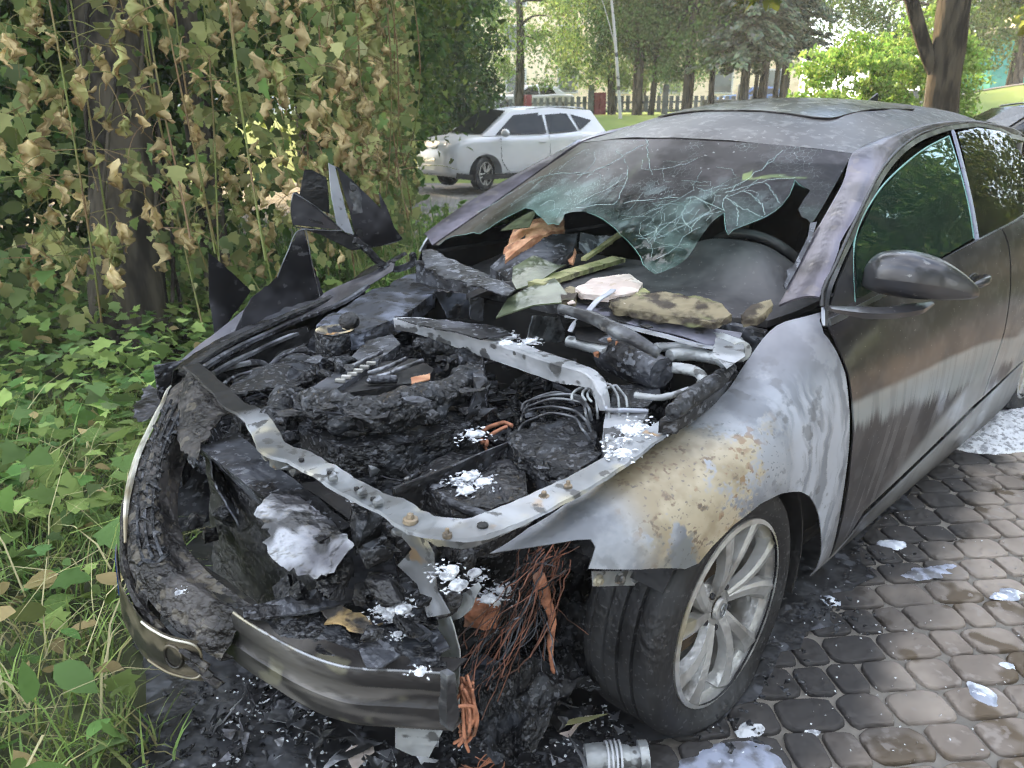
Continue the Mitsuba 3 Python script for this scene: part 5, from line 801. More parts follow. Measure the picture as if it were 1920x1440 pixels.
# licence plate, bent round the bumper
PLT = spline([(1.018,-0.107,0.500),(1.038,-0.060,0.475),(1.052,0.009,0.450),(1.050,0.103,0.430),(1.032,0.180,0.425),(0.977,0.248,0.415)], 60) + V(.010, -.002, .012); PLT = PLT + V(.035, .012, -.012) * np.linspace(.2, 1, 60)[:, None]; PLB = PLT + V(.006, 0, -.095)
def plate_part(a, b, m, lift=.0, t0=0., t1=1., label=None, sub=None): w = np.linspace(t0, t1, 5)[None, :, None]; g_ = PLT[a:b, None] * (1 - w) + PLB[a:b, None] * w + V(.8, .5, .2) * lift; return cp('licence_plate' if not sub else 'plate_band', grid_mesh(g_, False, .002), m, 40, label, sub=sub)
LP = plate_part(2, 60, 'm_plate', label='heat-browned licence plate curled round the bumper corner'); plate_part(2, 9, 'm_blue', .003, .05, .95, sub=LP)
def on_plate(i, t, lift=.004): i = np.clip(i, 0, 59); a = min(int(i), 58); w = i - a; return (PLT[a] * (1 - w) + PLT[a + 1] * w) * (1 - t) + (PLB[a] * (1 - w) + PLB[a + 1] * w) * t + V(.8, .5, .2) * lift
rimp = [on_plate(36, .06)] + [on_plate(i, .06) for i in range(40, 57, 3)] + [on_plate(58, .14), on_plate(59, .3), on_plate(59, .7), on_plate(58, .88)] + [on_plate(i, .95) for i in range(56, 36, -3)]; cp('raised_rim', tube(spline(rimp, 50), .003, 6), 'm_lip', True, sub=LP)
zero = [on_plate(50 + 3.2 * math.cos(a), .5 + .27 * math.sin(a)) for a in np.linspace(0, 2 * math.pi, 25)]; cp('raised_digit', tube(zero, .0032, 6), 'm_plate', True, sub=LP)
# radiator, fan cowl and torn sheets in the nose
pv('radiator', rough(dice(hull(list([(0.810,-0.136,0.660),(0.700,-0.150,0.660),(0.774,0.457,0.660),(0.853,0.465,0.660)]) + list([(0.752,-0.279,0.580),(0.810,0.388,0.580),(0.727,0.382,0.580),(0.645,-0.272,0.580)])), .02), .006, 22, 3), 'm_charsheet', 30, label='blackened radiator top tank lying across the nose')
pv('radiator_core', rough(dice(hull(list([(0.755,-0.233,0.580),(0.798,0.370,0.580),(0.735,0.373,0.580),(0.668,-0.244,0.580)]) + [V(*p) - V(-.02, 0, .34) for p in [(0.755,-0.233,0.580),(0.798,0.370,0.580),(0.735,0.373,0.580),(0.668,-0.244,0.580)]]), .04), .012, 14, 4), 'm_tar', 40)
pv('torn_sheet', poly3([(0.897,0.311,0.675),(0.838,0.286,0.675),(0.805,0.314,0.675),(0.803,0.394,0.675),(0.821,0.526,0.675),(0.845,0.522,0.640),(0.847,0.513,0.600),(0.870,0.465,0.570),(0.883,0.425,0.570),(0.907,0.407,0.600),(0.922,0.393,0.630),(0.926,0.376,0.660),(0.917,0.393,0.675)], .010, .014, 16, 11, .002, .003, .018), 'm_silver', 40, label='torn silvery sheet curled over the radiator')
rcl = np.random.default_rng(61)
for i, (px, sz) in enumerate([((0.780,0.517,0.633), (.12, .11, .12)), ((0.820,0.476,0.555), (.10, .10, .10)), ((0.840,0.365,0.508), (.12, .08, .10)), ((0.780,0.530,0.585), (.14, .12, .10)), ((0.750,-0.081,0.479), (.10, .12, .14)), ((0.800,-0.173,0.402), (.10, .14, .10)), ((0.720,0.617,0.543), (.08, .10, .08)), ((0.660,0.644,0.570), (.11, .08, .08)), ((0.780,0.632,0.508), (.09, .10, .06))]): pv('charred_lump', rough(dice(cat([chip(V(*px) + rcl.normal(0, .03, 3), np.array(sz) * rcl.uniform(.5, 1.0), rcl, 10) for _ in range(4)]), .014), .014, 28, i, 4), 'm_tar' if i % 2 else 'm_char', 50)
for k, px in enumerate(([(0.616,-0.467,0.660),(0.611,-0.398,0.660),(0.789,0.049,0.500),(0.799,0.025,0.480),(0.811,-0.082,0.660)], [(0.739,-0.288,0.650),(0.714,-0.262,0.650),(0.766,-0.041,0.500),(0.776,-0.086,0.480)])): pv('melted_flap', poly3(px, .012, .012, 18, 20 + k, .004, .003, .02), 'm_charsheet', 40)
pv('melted_flap', poly3([(0.650,-0.485,0.740),(0.662,-0.362,0.740),(0.698,-0.153,0.720),(0.717,-0.160,0.680),(0.821,-0.086,0.620),(0.833,-0.169,0.640),(0.800,-0.279,0.670)], .014, .016, 12, 23, .004, .003, .03), 'm_charskin', 50)
for k, (px, m_) in enumerate((([(0.703,0.139,0.620),(0.730,0.447,0.620),(0.705,0.503,0.620),(0.682,0.464,0.620),(0.660,0.162,0.620)], 'm_soot'),)): pv('fan_cowl', poly3(px, .02, .008, 12, 30 + k, .004), m_, 40)
# engine: melted intake cover and what lies round it
def slab(px_top, z, h, m, seed, name, amp=.012, freq=16, label=None, edge=.014):
    P = np.array([V(*p) for p in px_top]); pts = list(P) + [p - V(0, 0, h) for p in P]; return pv(name, rough(dice(hull(pts), edge), amp, freq, seed, 4), m, 50, label=label)
ENG = slab([(0.643,0.057,0.720),(0.491,-0.085,0.720),(0.313,-0.092,0.720),(0.106,0.015,0.720),(0.113,0.144,0.720),(0.322,0.334,0.720),(0.524,0.317,0.720),(0.644,0.238,0.720)], .72, .22, 'm_char', 3, 'engine', .03, 9, 'melted charred engine under its collapsed cover')
for i, (px, r_) in enumerate([([(0.581,-0.003,0.740),(0.603,0.140,0.770),(0.545,0.228,0.770),(0.426,0.259,0.770),(0.308,0.242,0.770),(0.177,0.160,0.770)], (.038, .046, .044, .040, .034)), ([(0.093,-0.170,0.760),(0.032,-0.067,0.760),(0.118,0.108,0.760),(0.274,0.265,0.760)], (.03, .034, .036, .028)), ([(0.560,-0.075,0.740),(0.620,-0.052,0.740),(0.703,0.066,0.740)], (.03, .03, .02))]): pv('melted_cover_roll', rough(dice(tube(px, r_, 14, 40), .010), .032, 20, i + 4, 5), 'm_char', 60)
slab([(0.592,0.034,0.790),(0.427,-0.072,0.790),(0.222,-0.235,0.790),(0.127,-0.241,0.790),(0.173,-0.144,0.790),(0.377,-0.022,0.790),(0.503,0.039,0.790),(0.605,0.101,0.790)], .79, .03, 'm_charsheet', 5, 'engine_cover', .008, 18, None, .012)
slab([(0.516,0.010,0.775),(0.310,-0.090,0.775),(0.201,-0.037,0.775),(0.222,0.069,0.775),(0.302,0.131,0.775),(0.446,0.094,0.775),(0.521,0.063,0.775)], .775, .04, 'm_soot', 6, 'intake_well', .004, 18)
teeth = [(0.501,0.031,0.785),(0.473,0.018,0.785),(0.447,0.007,0.785),(0.421,-0.004,0.785),(0.391,-0.018,0.785),(0.359,-0.032,0.785)]
for p in teeth: pv('intake_rib', move(bevel_box(.010, .026, .010, .002), V(*p) + V(0, 0, .012), rz=35), 'm_bright', 30)
for px in ([(0.443,0.069,0.790),(0.411,0.059,0.790),(0.365,0.056,0.790),(0.322,0.034,0.790)], [(0.430,-0.031,0.800),(0.344,-0.066,0.800),(0.281,-0.089,0.800)], [(0.373,0.078,0.800),(0.299,0.062,0.800),(0.252,0.055,0.800)], [(0.422,0.041,0.800),(0.366,0.034,0.800),(0.272,0.007,0.800)]): pv('intake_rail', tube(spline(px, 12), .0065, 8), 'm_silver', True)
for k in range(4): pv('intake_rib', move(tube([(-.012, 0, 0), (.012, 0, 0)], .011, 8), V(*teeth[0]) + V(*[.0, .0, .0]) + (np.array((0.426,0.069,0.790)) - np.array(teeth[0])) + V(-.012, .010, 0) * k, rz=125), 'm_charsheet', True)
pv('orange_strip', poly3([(0.367,0.147,0.800),(0.310,0.155,0.800),(0.338,0.188,0.800),(0.397,0.188,0.800)], .010, .003, 20, 3, .003), 'm_orange')
pv('ash_spire', rough(dice(hull(list([(0.332,0.302,0.700),(0.248,0.311,0.700),(0.104,0.135,0.700),(0.161,0.141,0.700)]) + list([(0.203,0.199,0.800),(0.109,0.144,0.800),(0.271,0.316,0.800),(0.325,0.345,0.800)])), .012), .015, 22, 8, 4), 'm_charsheet', 50)
# strut towers, reservoir, rails on the far side
pv('far_strut_top', rough(dice(hull(list([(0.250,-0.476,0.800),(-0.188,-0.763,0.800),(-0.607,-0.951,0.800),(-0.485,-0.675,0.800),(-0.038,-0.383,0.800),(0.234,-0.298,0.800)])+[V(*p) - V(0, 0, .05) for p in [(0.250,-0.476,0.800),(-0.188,-0.763,0.800),(-0.607,-0.951,0.800),(-0.485,-0.675,0.800),(-0.038,-0.383,0.800),(0.234,-0.298,0.800)]]), .016), .024, 9, 2, 5), 'm_bluechar', 40, label='bluish scorched far strut tower')
bowl = lathe([(.055, -.08), (.062, -.02), (.060, .012), (.050, .016), (.042, .002), (.034, -.022), (0, -.028)], 30); pv('reservoir', rough(dice(move(bowl, (0.250,-0.366,0.790)), .014), .008, 26, 3), 'm_char', 50, label='burnt-open ochre-lined cup on the far side of the bay'); pv('cup_lining', rough(dice(move(lathe([(.0585, .0165), (.051, .0195), (.041, .004), (.032, -.020), (0, -.026)], 26), (0.250,-0.366,0.790)), .012), .005, 30, 4), 'm_bowl', 50)
pv('reservoir_cap', lump((0.209,-0.345,0.830), (.06, .06, .05), 4, .15, 20, 3), 'm_tar', 60)
for k, (px, w_, m_) in enumerate([([(0.679,-0.479,0.740),(0.525,-0.615,0.745),(0.316,-0.734,0.750),(0.107,-0.809,0.765),(-0.087,-0.825,0.800),(-0.288,-0.824,0.870),(-0.347,-0.763,0.920)], .016, 'm_tar'), ([(0.667,-0.455,0.735),(0.514,-0.570,0.740),(0.310,-0.677,0.745),(0.109,-0.738,0.760),(-0.023,-0.733,0.785),(-0.148,-0.739,0.830)], .010, 'm_charsheet'), ([(0.567,-0.540,0.700),(0.415,-0.633,0.700),(0.270,-0.684,0.710),(0.138,-0.713,0.720)], .007, 'm_silverdark'), ([(0.566,-0.566,0.680),(0.481,-0.615,0.680),(0.421,-0.589,0.690)], .006, 'm_silverdark')]): pv('wing_rail', sweep(spline(px, 50), [(-w_, -.006), (w_, -.006), (w_ * .9, .004), (0, .009), (-w_ * .9, .004)]), m_, 40)
fw_ = np.array([spline([(0.679,-0.479,0.740),(0.525,-0.615,0.745),(0.316,-0.734,0.750),(0.107,-0.809,0.765),(-0.087,-0.825,0.800),(-0.288,-0.824,0.870)], 40) + V(*o) for o in ((0, .0, -.006), (-.01, -.06, .0), (-.02, -.12, -.02), (-.02, -.16, -.08), (-.02, -.18, -.22), (-.02, -.18, -.42))]).transpose(1, 0, 2); pv('front_wing', rough(dice(grid_mesh(fw_, False, .004), .03), .010, 9, 5), 'm_tarwing', 40, label='blackened far front wing')
pv('inner_panel', poly3([(0.493,-0.700,0.664),(0.299,-0.700,0.727),(0.145,-0.700,0.735),(0.140,-0.700,0.681),(0.191,-0.700,0.594),(0.392,-0.700,0.585)], .02, .006, 10, 4, .003), 'm_soot', 40); pv('headlamp_mount', poly3([(0.727,-0.772,0.580),(0.616,-0.932,0.580),(0.618,-0.756,0.600),(0.688,-0.634,0.580),(0.757,-0.612,0.580),(0.767,-0.652,0.580)], .010, .022, 22, 31, .003, .004), 'm_silver', 40, label='crumpled silvery lamp mount beyond the nose')
mold = spline([(0.633,-0.307,0.700),(0.575,-0.442,0.700),(0.501,-0.472,0.700),(0.407,-0.451,0.700),(0.308,-0.492,0.700),(0.241,-0.569,0.700),(0.295,-0.415,0.700),(0.349,-0.319,0.700)], 40); pv('burnt_hose', tube(mold, .006, 6), 'm_charsheet', True); pv('duct', poly3([(0.626,-0.348,0.680),(0.525,-0.496,0.680),(0.390,-0.484,0.680),(0.222,-0.601,0.680),(0.314,-0.370,0.680),(0.437,-0.284,0.680),(0.537,-0.288,0.680),(0.620,-0.282,0.680)], .012, .012, 16, 35, .005, .003, .03), 'm_char', 50)
# torn bonnet scraps and wing tops standing up at the far side
pv('torn_bonnet', poly3([(0.082,-0.820,1.173),(0.069,-0.820,1.176),(-0.002,-0.820,1.120),(-0.107,-0.820,1.028),(0.092,-0.820,1.066),(0.097,-0.820,1.106)], .012, .004, 14, 41, .003), 'm_blackpaint', 40, label='upright three-cornered torn black bonnet scrap'); pv('torn_bonnet', poly3([(-0.094,-0.860,1.264),(-0.120,-0.860,1.251),(-0.157,-0.860,1.082),(-0.184,-0.860,1.000),(-0.147,-0.860,1.012),(-0.112,-0.860,1.047),(-0.097,-0.860,1.144)], .012, .003, 12, 42, .004), 'm_palefold', 40, label='pale edge fold of the torn bonnet')
pv('torn_bonnet', poly3([(-0.147,-0.900,1.249),(-0.217,-0.900,1.191),(-0.310,-0.900,1.106),(-0.338,-0.900,1.079),(-0.332,-0.900,1.145),(-0.365,-0.900,1.092),(-0.394,-0.900,1.006),(-0.437,-0.900,0.953),(-0.311,-0.900,0.937),(-0.199,-0.900,0.950),(-0.166,-0.900,0.998),(-0.212,-0.900,0.997)], .014, .006, 12, 43, .003, 0, .012), 'm_blackpaint', 40, label='twisted black bonnet piece with square cut-outs')
pv('torn_bonnet', poly3([(-0.070,-0.980,1.237),(-0.099,-0.980,1.235),(-0.159,-0.980,1.204),(-0.162,-0.980,1.071),(-0.120,-0.980,1.084),(-0.034,-0.980,1.136)], .014, .006, 12, 44, .003), 'm_soot', 40)
pv('bonnet_stay', poly3([(-0.198,-0.890,1.193),(-0.238,-0.890,1.171),(-0.249,-0.890,1.127),(-0.250,-0.890,1.075),(-0.201,-0.890,1.071),(-0.191,-0.890,1.125)], .008, .003, 20, 45, .003, 0, .006), 'm_silverdark', 40)
cp('hole', move(lathe([(0, .003), (.012, .002), (.013, -.002)], 14), V(*(-0.209,-0.880,1.170)) + V(.012, .012, .0), rx=-75, rz=-35), 'm_soot')
pv('torn_wing', poly3([(0.085,-0.800,1.049),(0.064,-0.800,1.050),(0.045,-0.800,0.936),(0.007,-0.800,0.815),(0.031,-0.800,0.799),(0.153,-0.800,0.790),(0.300,-0.800,0.749),(0.382,-0.800,0.710),(0.290,-0.800,0.840),(0.183,-0.800,0.898),(0.133,-0.800,0.984)], .014, .012, 9, 46, .003, .002), 'm_blackpaint', 40, label='blackened wing top torn upright'); pv('torn_wing', poly3([(0.347,-0.970,0.986),(0.199,-0.970,0.828),(0.289,-0.970,0.755),(0.360,-0.970,0.671),(0.363,-0.970,0.825)], .016, .008, 9, 47, .003, 0, .02), 'm_blackpaint', 40, label='bent dark panel corner nearest the vine')
pv('torn_wing', poly3([(0.605,-0.860,0.595),(0.437,-0.860,0.709),(0.281,-0.860,0.801),(0.119,-0.860,0.774),(-0.016,-0.860,0.786),(-0.233,-0.820,0.847),(-0.328,-0.800,0.893),(-0.292,-0.780,0.850),(-0.055,-0.780,0.784),(0.254,-0.780,0.726),(0.493,-0.780,0.646),(0.589,-0.780,0.587)], .02, .010, 8, 48, .004, 0, .01), 'm_blackpaint', 40)
for px in ([(0.085,-0.815,1.174),(0.100,-0.815,1.107),(0.095,-0.815,1.067),(-0.103,-0.815,1.029),(0.001,-0.815,1.121),(0.085,-0.815,1.174)], [(-0.143,-0.895,1.249),(-0.306,-0.895,1.107),(-0.335,-0.895,1.080),(-0.390,-0.895,1.007),(-0.433,-0.895,0.954),(-0.308,-0.895,0.938),(-0.196,-0.895,0.951),(-0.163,-0.895,0.999)], [(0.024,-0.795,0.802),(0.048,-0.795,0.937),(0.067,-0.795,1.051),(0.088,-0.795,1.049),(0.136,-0.795,0.985),(0.186,-0.795,0.899)]): pv('folded_rim', tube(spline(px, 40), .0022, 5), 'm_silverdark', True)
pv('torn_bonnet', poly3([(0.067,-0.870,1.055),(-0.140,-0.870,1.016),(-0.276,-0.870,0.940),(-0.177,-0.870,0.940),(-0.043,-0.870,1.014)], .012, .004, 12, 49, .003), 'm_soot', 40)
for px in ([(0.040,-0.800,1.083),(-0.011,-0.800,1.069),(-0.015,-0.800,1.059),(0.032,-0.800,1.071)], [(-0.209,-0.880,1.016),(-0.236,-0.880,1.015),(-0.239,-0.880,0.986),(-0.212,-0.880,0.987)]): cp('hole', poly3(px, .01, 0, 5, 1, .002), 'm_soot', 40)
pv('hinge_arm', sweep(spline([(-0.144,-0.800,0.991),(-0.201,-0.800,0.945),(-0.259,-0.800,0.887),(-0.334,-0.800,0.857),(-0.415,-0.800,0.878),(-0.409,-0.800,0.910)], 40), [(-.012, -.008), (.012, -.008), (.012, .008), (-.012, .008)], up=(0, 1, .2)), 'm_charsheet', 40)
# cowl, brace and bulkhead plumbing
br = spline([(0.073,-0.282,0.820),(0.059,-0.156,0.830),(0.049,-0.023,0.830),(0.063,0.126,0.830),(0.078,0.274,0.830),(0.091,0.408,0.830),(0.093,0.487,0.830),(0.097,0.530,0.820),(0.113,0.560,0.800),(0.114,0.579,0.760)], 80); pv('strut_brace', rough(dice(sweep(br, [(-.024, .010), (.020, .012), (.024, .006), (.022, -.040), (.016, -.040), (.016, .004), (-.024, .004)], scale=np.interp(np.linspace(0, 1, 80), [0, .3, .8, 1], [.7, 1.1, 1.0, .4])), .018), .004, 20, 3), 'm_bracegrey', 35, label='pale grey pressed brace across the back of the bay')
pv('strut_tower', rough(dice(hull(list([(0.072,0.547,0.740),(0.013,0.629,0.740),(0.174,0.705,0.740),(0.282,0.713,0.740),(0.169,0.610,0.740)]) + [V(*p) - V(0, 0, .2) for p in [(0.072,0.547,0.740),(0.013,0.629,0.740),(0.174,0.705,0.740),(0.282,0.713,0.740),(0.169,0.610,0.740)]]), .03), .008, 12, 6), 'm_bracegrey', 35)
pv('tower_edge', tube(spline([(0.083,0.454,0.830),(0.074,0.512,0.820),(0.089,0.545,0.790),(0.123,0.589,0.765),(0.090,0.628,0.765),(0.064,0.664,0.765)], 40), .006, 6), 'm_palefold', True)
pv('tower_cavity', poly3([(0.093,0.574,0.757),(0.047,0.636,0.757),(-0.075,0.607,0.757),(-0.154,0.537,0.757),(-0.049,0.474,0.757)], .015, .014, 16, 4, .004), 'm_char', 50)
pv('cowl_panel', poly3([(-0.145,0.191,0.910),(-0.271,0.238,0.900),(-0.263,0.398,0.900),(-0.275,0.564,0.900),(-0.323,0.685,0.890),(-0.271,0.701,0.860),(-0.224,0.639,0.860),(-0.216,0.504,0.870),(-0.195,0.357,0.880),(-0.135,0.230,0.890)], .018, .006, 12, 51, .003, 0, .006), 'm_cowl', 35, label='lavender grey scorched cowl panel under the windscreen')
cp('slot', move(bevel_box(.03, .022, .004, .001), V(*(-0.174,0.483,0.895)), rz=70), 'm_soot'); pv('cowl_lip', sweep(spline([(-0.156,0.212,0.880),(-0.201,0.352,0.875),(-0.191,0.520,0.875),(-0.229,0.644,0.860),(-0.261,0.711,0.860)], 40), [(-.008, -.004), (.008, -.004), (.007, .004), (-.007, .004)]), 'm_palefold', 40)
pv('torn_cowl', poly3([(-0.301,-0.609,0.940),(-0.377,-0.633,0.940),(-0.253,-0.325,0.940),(-0.153,-0.046,0.940),(-0.086,0.082,0.940),(0.003,0.131,0.940),(-0.030,-0.059,0.940),(-0.080,-0.237,0.940),(-0.132,-0.378,0.940)], .014, .016, 14, 52, .004, .003, .012), 'm_charsheet', 40, label='torn charred strip of cowl on the far side'); pv('torn_cowl', poly3([(0.161,-0.167,0.860),(0.067,-0.072,0.860),(0.006,0.112,0.860),(0.039,0.186,0.860),(0.127,0.151,0.860),(0.157,0.009,0.860)], .014, .010, 14, 53, .004, .002), 'm_charsheet', 40)
pv('wiper_arm', tube([(-0.057,0.277,0.930),(-0.034,0.406,0.930),(0.005,0.539,0.920),(-0.023,0.626,0.880)], (.012, .017, .020, .014), 12, 30), 'm_silverdark', True, label='thick grey wiper arm lying over the bulkhead'); pv('wiper_motor', cat([rough(dice(tube([(-0.166,0.364,0.800),(-0.137,0.477,0.800),(-0.110,0.581,0.800)], (.052, .055, .04), 18, 16), .015), .006, 30, 3)]), 'm_charsheet', 50); pv('motor_end', cat([chip(V(*(-0.122,0.402,0.825)) + rcl.normal(0, .014, 3), rcl.uniform(.014, .03, 3), rcl) for _ in range(7)]), 'm_orange', False, kind='stuff')
pv('bent_strip', sweep(spline([(-0.241,0.317,0.960),(-0.135,0.358,0.960),(-0.052,0.375,0.930),(-0.048,0.341,0.910),(-0.030,0.336,0.880)], 24), [(-.008, -.002), (.008, -.002), (.008, .002), (-.008, .002)]), 'm_palefold', 40)
for i, (px, r_) in enumerate([([(-0.118,0.259,0.820),(-0.120,0.324,0.820),(-0.123,0.400,0.820)], .017), ([(-0.168,0.564,0.830),(-0.235,0.612,0.830),(-0.240,0.665,0.830),(-0.258,0.699,0.800)], .018), ([(-0.114,0.609,0.820),(-0.133,0.660,0.820),(-0.094,0.711,0.820),(-0.126,0.683,0.780)], .014), ([(-0.181,0.512,0.840),(-0.230,0.548,0.840),(-0.272,0.604,0.840)], .013), ([(0.073,0.628,0.800),(0.044,0.684,0.800),(-0.050,0.698,0.800)], .008), ([(-0.284,0.628,0.860),(-0.270,0.686,0.860),(-0.244,0.728,0.860)], .028)]): pv('pipe', rough(dice(tube(px, r_, 12, 26), .012), .003, 30, i), 'm_palesteel', 60)
pv('cowl_end', rough(dice(hull(list([(-0.309,0.619,0.880),(-0.308,0.694,0.880),(-0.155,0.785,0.880),(-0.033,0.805,0.880),(-0.130,0.708,0.880)]) + list([(-0.422,0.567,0.820),(-0.421,0.643,0.820),(-0.210,0.706,0.820)])), .014), .006, 22, 4), 'm_bracegrey', 40); pv('bulkhead_gap', poly3([(-0.197,0.210,0.840),(-0.276,0.316,0.840),(-0.200,0.517,0.840),(-0.115,0.558,0.840),(-0.119,0.435,0.840),(-0.095,0.305,0.840)], .02, .004, 10, 9, .003), 'm_soot', 40)
for i, (px, h_) in enumerate([([(0.025,0.000,0.926),(-0.029,0.000,0.917),(-0.028,0.000,0.852),(0.016,0.000,0.860)], 0), ([(-0.098,-0.300,0.885),(-0.303,-0.300,0.834),(-0.314,-0.300,0.747),(-0.153,-0.300,0.785)], 0), ([(-0.196,0.050,0.848),(-0.323,0.050,0.817),(-0.365,0.050,0.728),(-0.161,0.050,0.761)], 0)]): pv('bulkhead_plate', poly3(px, .02, .010, 14, 60 + i, .004, .003), 'm_bluechar' if i < 2 else 'm_ashgrey', 40)
# brake pipes, battery, fuse box, rails on the near side
for k in range(5):
    a = k * .016 + rcl.normal(0, .003); pts = [(0.244,0.431,0.760),(0.184,0.402,0.760),(0.116,0.414,0.760),(0.091,0.463,0.760),(0.136,0.542,0.760),(0.124,0.546,0.730)]; pv('brake_pipe', tube(spline([V(*p) + V(a * .9, a * .5, .012 * math.sin(k) - .006 * k) + rcl.normal(0, .005, 3) for p in pts], 30), .0036, 6), 'm_silverdark', True)
for k in range(4): pv('brake_pipe', tube(spline([V(*p) + V(-.018 * k, .016 * k, 0) for p in [(0.168,0.518,0.780),(0.072,0.464,0.780),(0.049,0.470,0.780),(0.108,0.541,0.780),(0.129,0.566,0.730)]] + rcl.normal(0, .004, (5, 3)), 20), .0036, 6), 'm_palesteel', True)
slab([(0.293,0.416,0.700),(0.174,0.412,0.700),(0.080,0.508,0.700),(0.218,0.650,0.700),(0.323,0.666,0.700),(0.351,0.515,0.700)], .70, .16, 'm_char', 7, 'charred_battery', .030, 15, 'charred battery block among brake pipes', .012); slab([(0.585,0.390,0.665),(0.395,0.335,0.665),(0.329,0.512,0.665),(0.434,0.618,0.665),(0.540,0.613,0.665),(0.586,0.549,0.665)], .66, .12, 'm_tar', 8, 'fuse_box', .018, 16, 'charred box with white ash behind the support bar', .012)
pv('rod', rough(dice(tube([(0.596,0.266,0.660),(0.522,0.271,0.670),(0.383,0.222,0.660),(0.235,0.179,0.660),(0.120,0.151,0.660)], (.018, .019, .015, .017, .014), 10, 40), .012), .004, 30, 3), 'm_silverdark', 60, label='grey steering rod lying across the bay'); pv('rod', tube([(0.555,0.269,0.620),(0.386,0.223,0.620),(0.213,0.196,0.620)], .011, 8, 20), 'm_charsheet', True); pv('rod', tube([(0.533,0.322,0.630),(0.353,0.288,0.630),(0.260,0.286,0.630)], .006, 8, 20), 'm_silverdark', True)
pv('wing_channel', rough(dice(hull(list([(0.172,0.764,0.800),(0.149,0.797,0.800),(-0.255,0.728,0.800),(-0.310,0.667,0.800)]) + [V(*p) - V(0, 0, .03) for p in [(0.172,0.764,0.800),(0.149,0.797,0.800),(-0.255,0.728,0.800),(-0.310,0.667,0.800)]]), .02), .006, 16, 4), 'm_charsheet', 40); pv('burnt_hose', rough(dice(tube([(0.174,0.800,0.830),(0.055,0.776,0.830),(-0.085,0.756,0.830),(-0.181,0.734,0.830)], (.018, .022, .022, .014), 10, 24), .012), .006, 24, 6), 'm_char', 60)
for i, (px, r_) in enumerate([([(0.303,0.342,0.660),(0.217,0.279,0.660),(0.169,0.284,0.660),(0.171,0.315,0.660)], .006), ([(0.308,0.361,0.660),(0.241,0.317,0.660),(0.186,0.310,0.660)], .005), ([(0.255,0.298,0.620),(0.280,0.331,0.620),(0.309,0.347,0.620)], .004)]): pv('copper_wire', tube(spline(px, 16), r_, 6), 'm_copper2', True)
rc = np.random.default_rng(31); cl = []
for i in range(150):
    x, y = rc.uniform(-.34, .58), rc.uniform(-.66, .44); cl.append(rough(dice(chip((x, y, rc.uniform(.47, .66)), rc.uniform(.025, .13, 3) * V(1, 1, .7), rc, 8), .02), .006, 30, i))
pv('charred_fragments', cat(cl), 'm_char', 50, kind='stuff'); hs = []
for i in range(95):
    a = V(rc.uniform(-.3, .48), rc.uniform(-.65, .36), rc.uniform(.52, .66)); b = a + V(rc.normal(0, .16), rc.normal(0, .2), rc.normal(0, .03)); c_ = (a + b) / 2 + rc.normal(0, .05, 3); hs.append(tube([a, c_, b], rc.uniform(.004, .015), 6, 14))
pv('burnt_hoses', rough(cat(hs), .003, 50, 3), 'm_charsheet', 50, kind='stuff')
fl = []
for i in range(480):
    c_ = V(rc.uniform(-.3, .6), rc.uniform(-.65, .65), 0); c_[2] = .58 + rc.uniform(-.04, .10); fl.append(poly3(c_ + rc.normal(0, 1, (5, 3)) * rc.uniform(.008, .03) * V(1, 1, .4), .01, .004, 30, i, .001))
pv('paint_flakes', cat(fl), 'm_charsheet', 30, kind='stuff')
# wires hanging behind the wing tip
wires, wires2 = [], []
for i in range(64):
    a = V(*(0.399,0.660,0.524)) + rc.normal(0, .035, 3) * V(1, .8, .5); e = V(*(0.558,0.660,0.283)) + V(rc.normal(0, .09), rc.normal(0, .05), rc.normal(.03, .04)); mid = a * .45 + e * .55 + rc.normal(0, .03, 3); pw = spline([a, mid, e], 16); pw[1:] += np.cumsum(rc.normal(0, .0035, (15, 3)), 0); (wires if i % 5 < 3 else wires2).append(tube(pw, rc.uniform(.0007, .0022), 4))
pv('wiring_loom', cat(wires), 'm_copper', True, label='bunch of bare reddish wires hanging behind the wing tip', kind='stuff')
pv('cable', rough(dice(tube([(0.464,0.680,0.502),(0.442,0.680,0.438),(0.417,0.680,0.364),(0.421,0.680,0.302),(0.408,0.680,0.219)], (.014, .013, .010, .007, .004), 10, 30), .008), .003, 40, 3), 'm_copper2', 60, label='thick orange burnt cable'); pv('copper_block', rough(dice(hull(list([(0.568,0.620,0.458),(0.520,0.620,0.437),(0.517,0.620,0.406),(0.534,0.620,0.376),(0.572,0.620,0.390)]) + [V(*p) + V(.02, -.04, 0) for p in [(0.568,0.620,0.458),(0.520,0.620,0.437),(0.517,0.620,0.406),(0.534,0.620,0.376),(0.572,0.620,0.390)]]), .008), .005, 30, 4), 'm_copper2', 40)
pv('side_member', rough(dice(move(bevel_box(.45, .10, .12, .01), (.50, .48, .42)), .03), .010, 12, 5), 'm_char', 40)
pv('burnt_wires', cat(wires2), 'm_charsheet', True, kind='stuff')
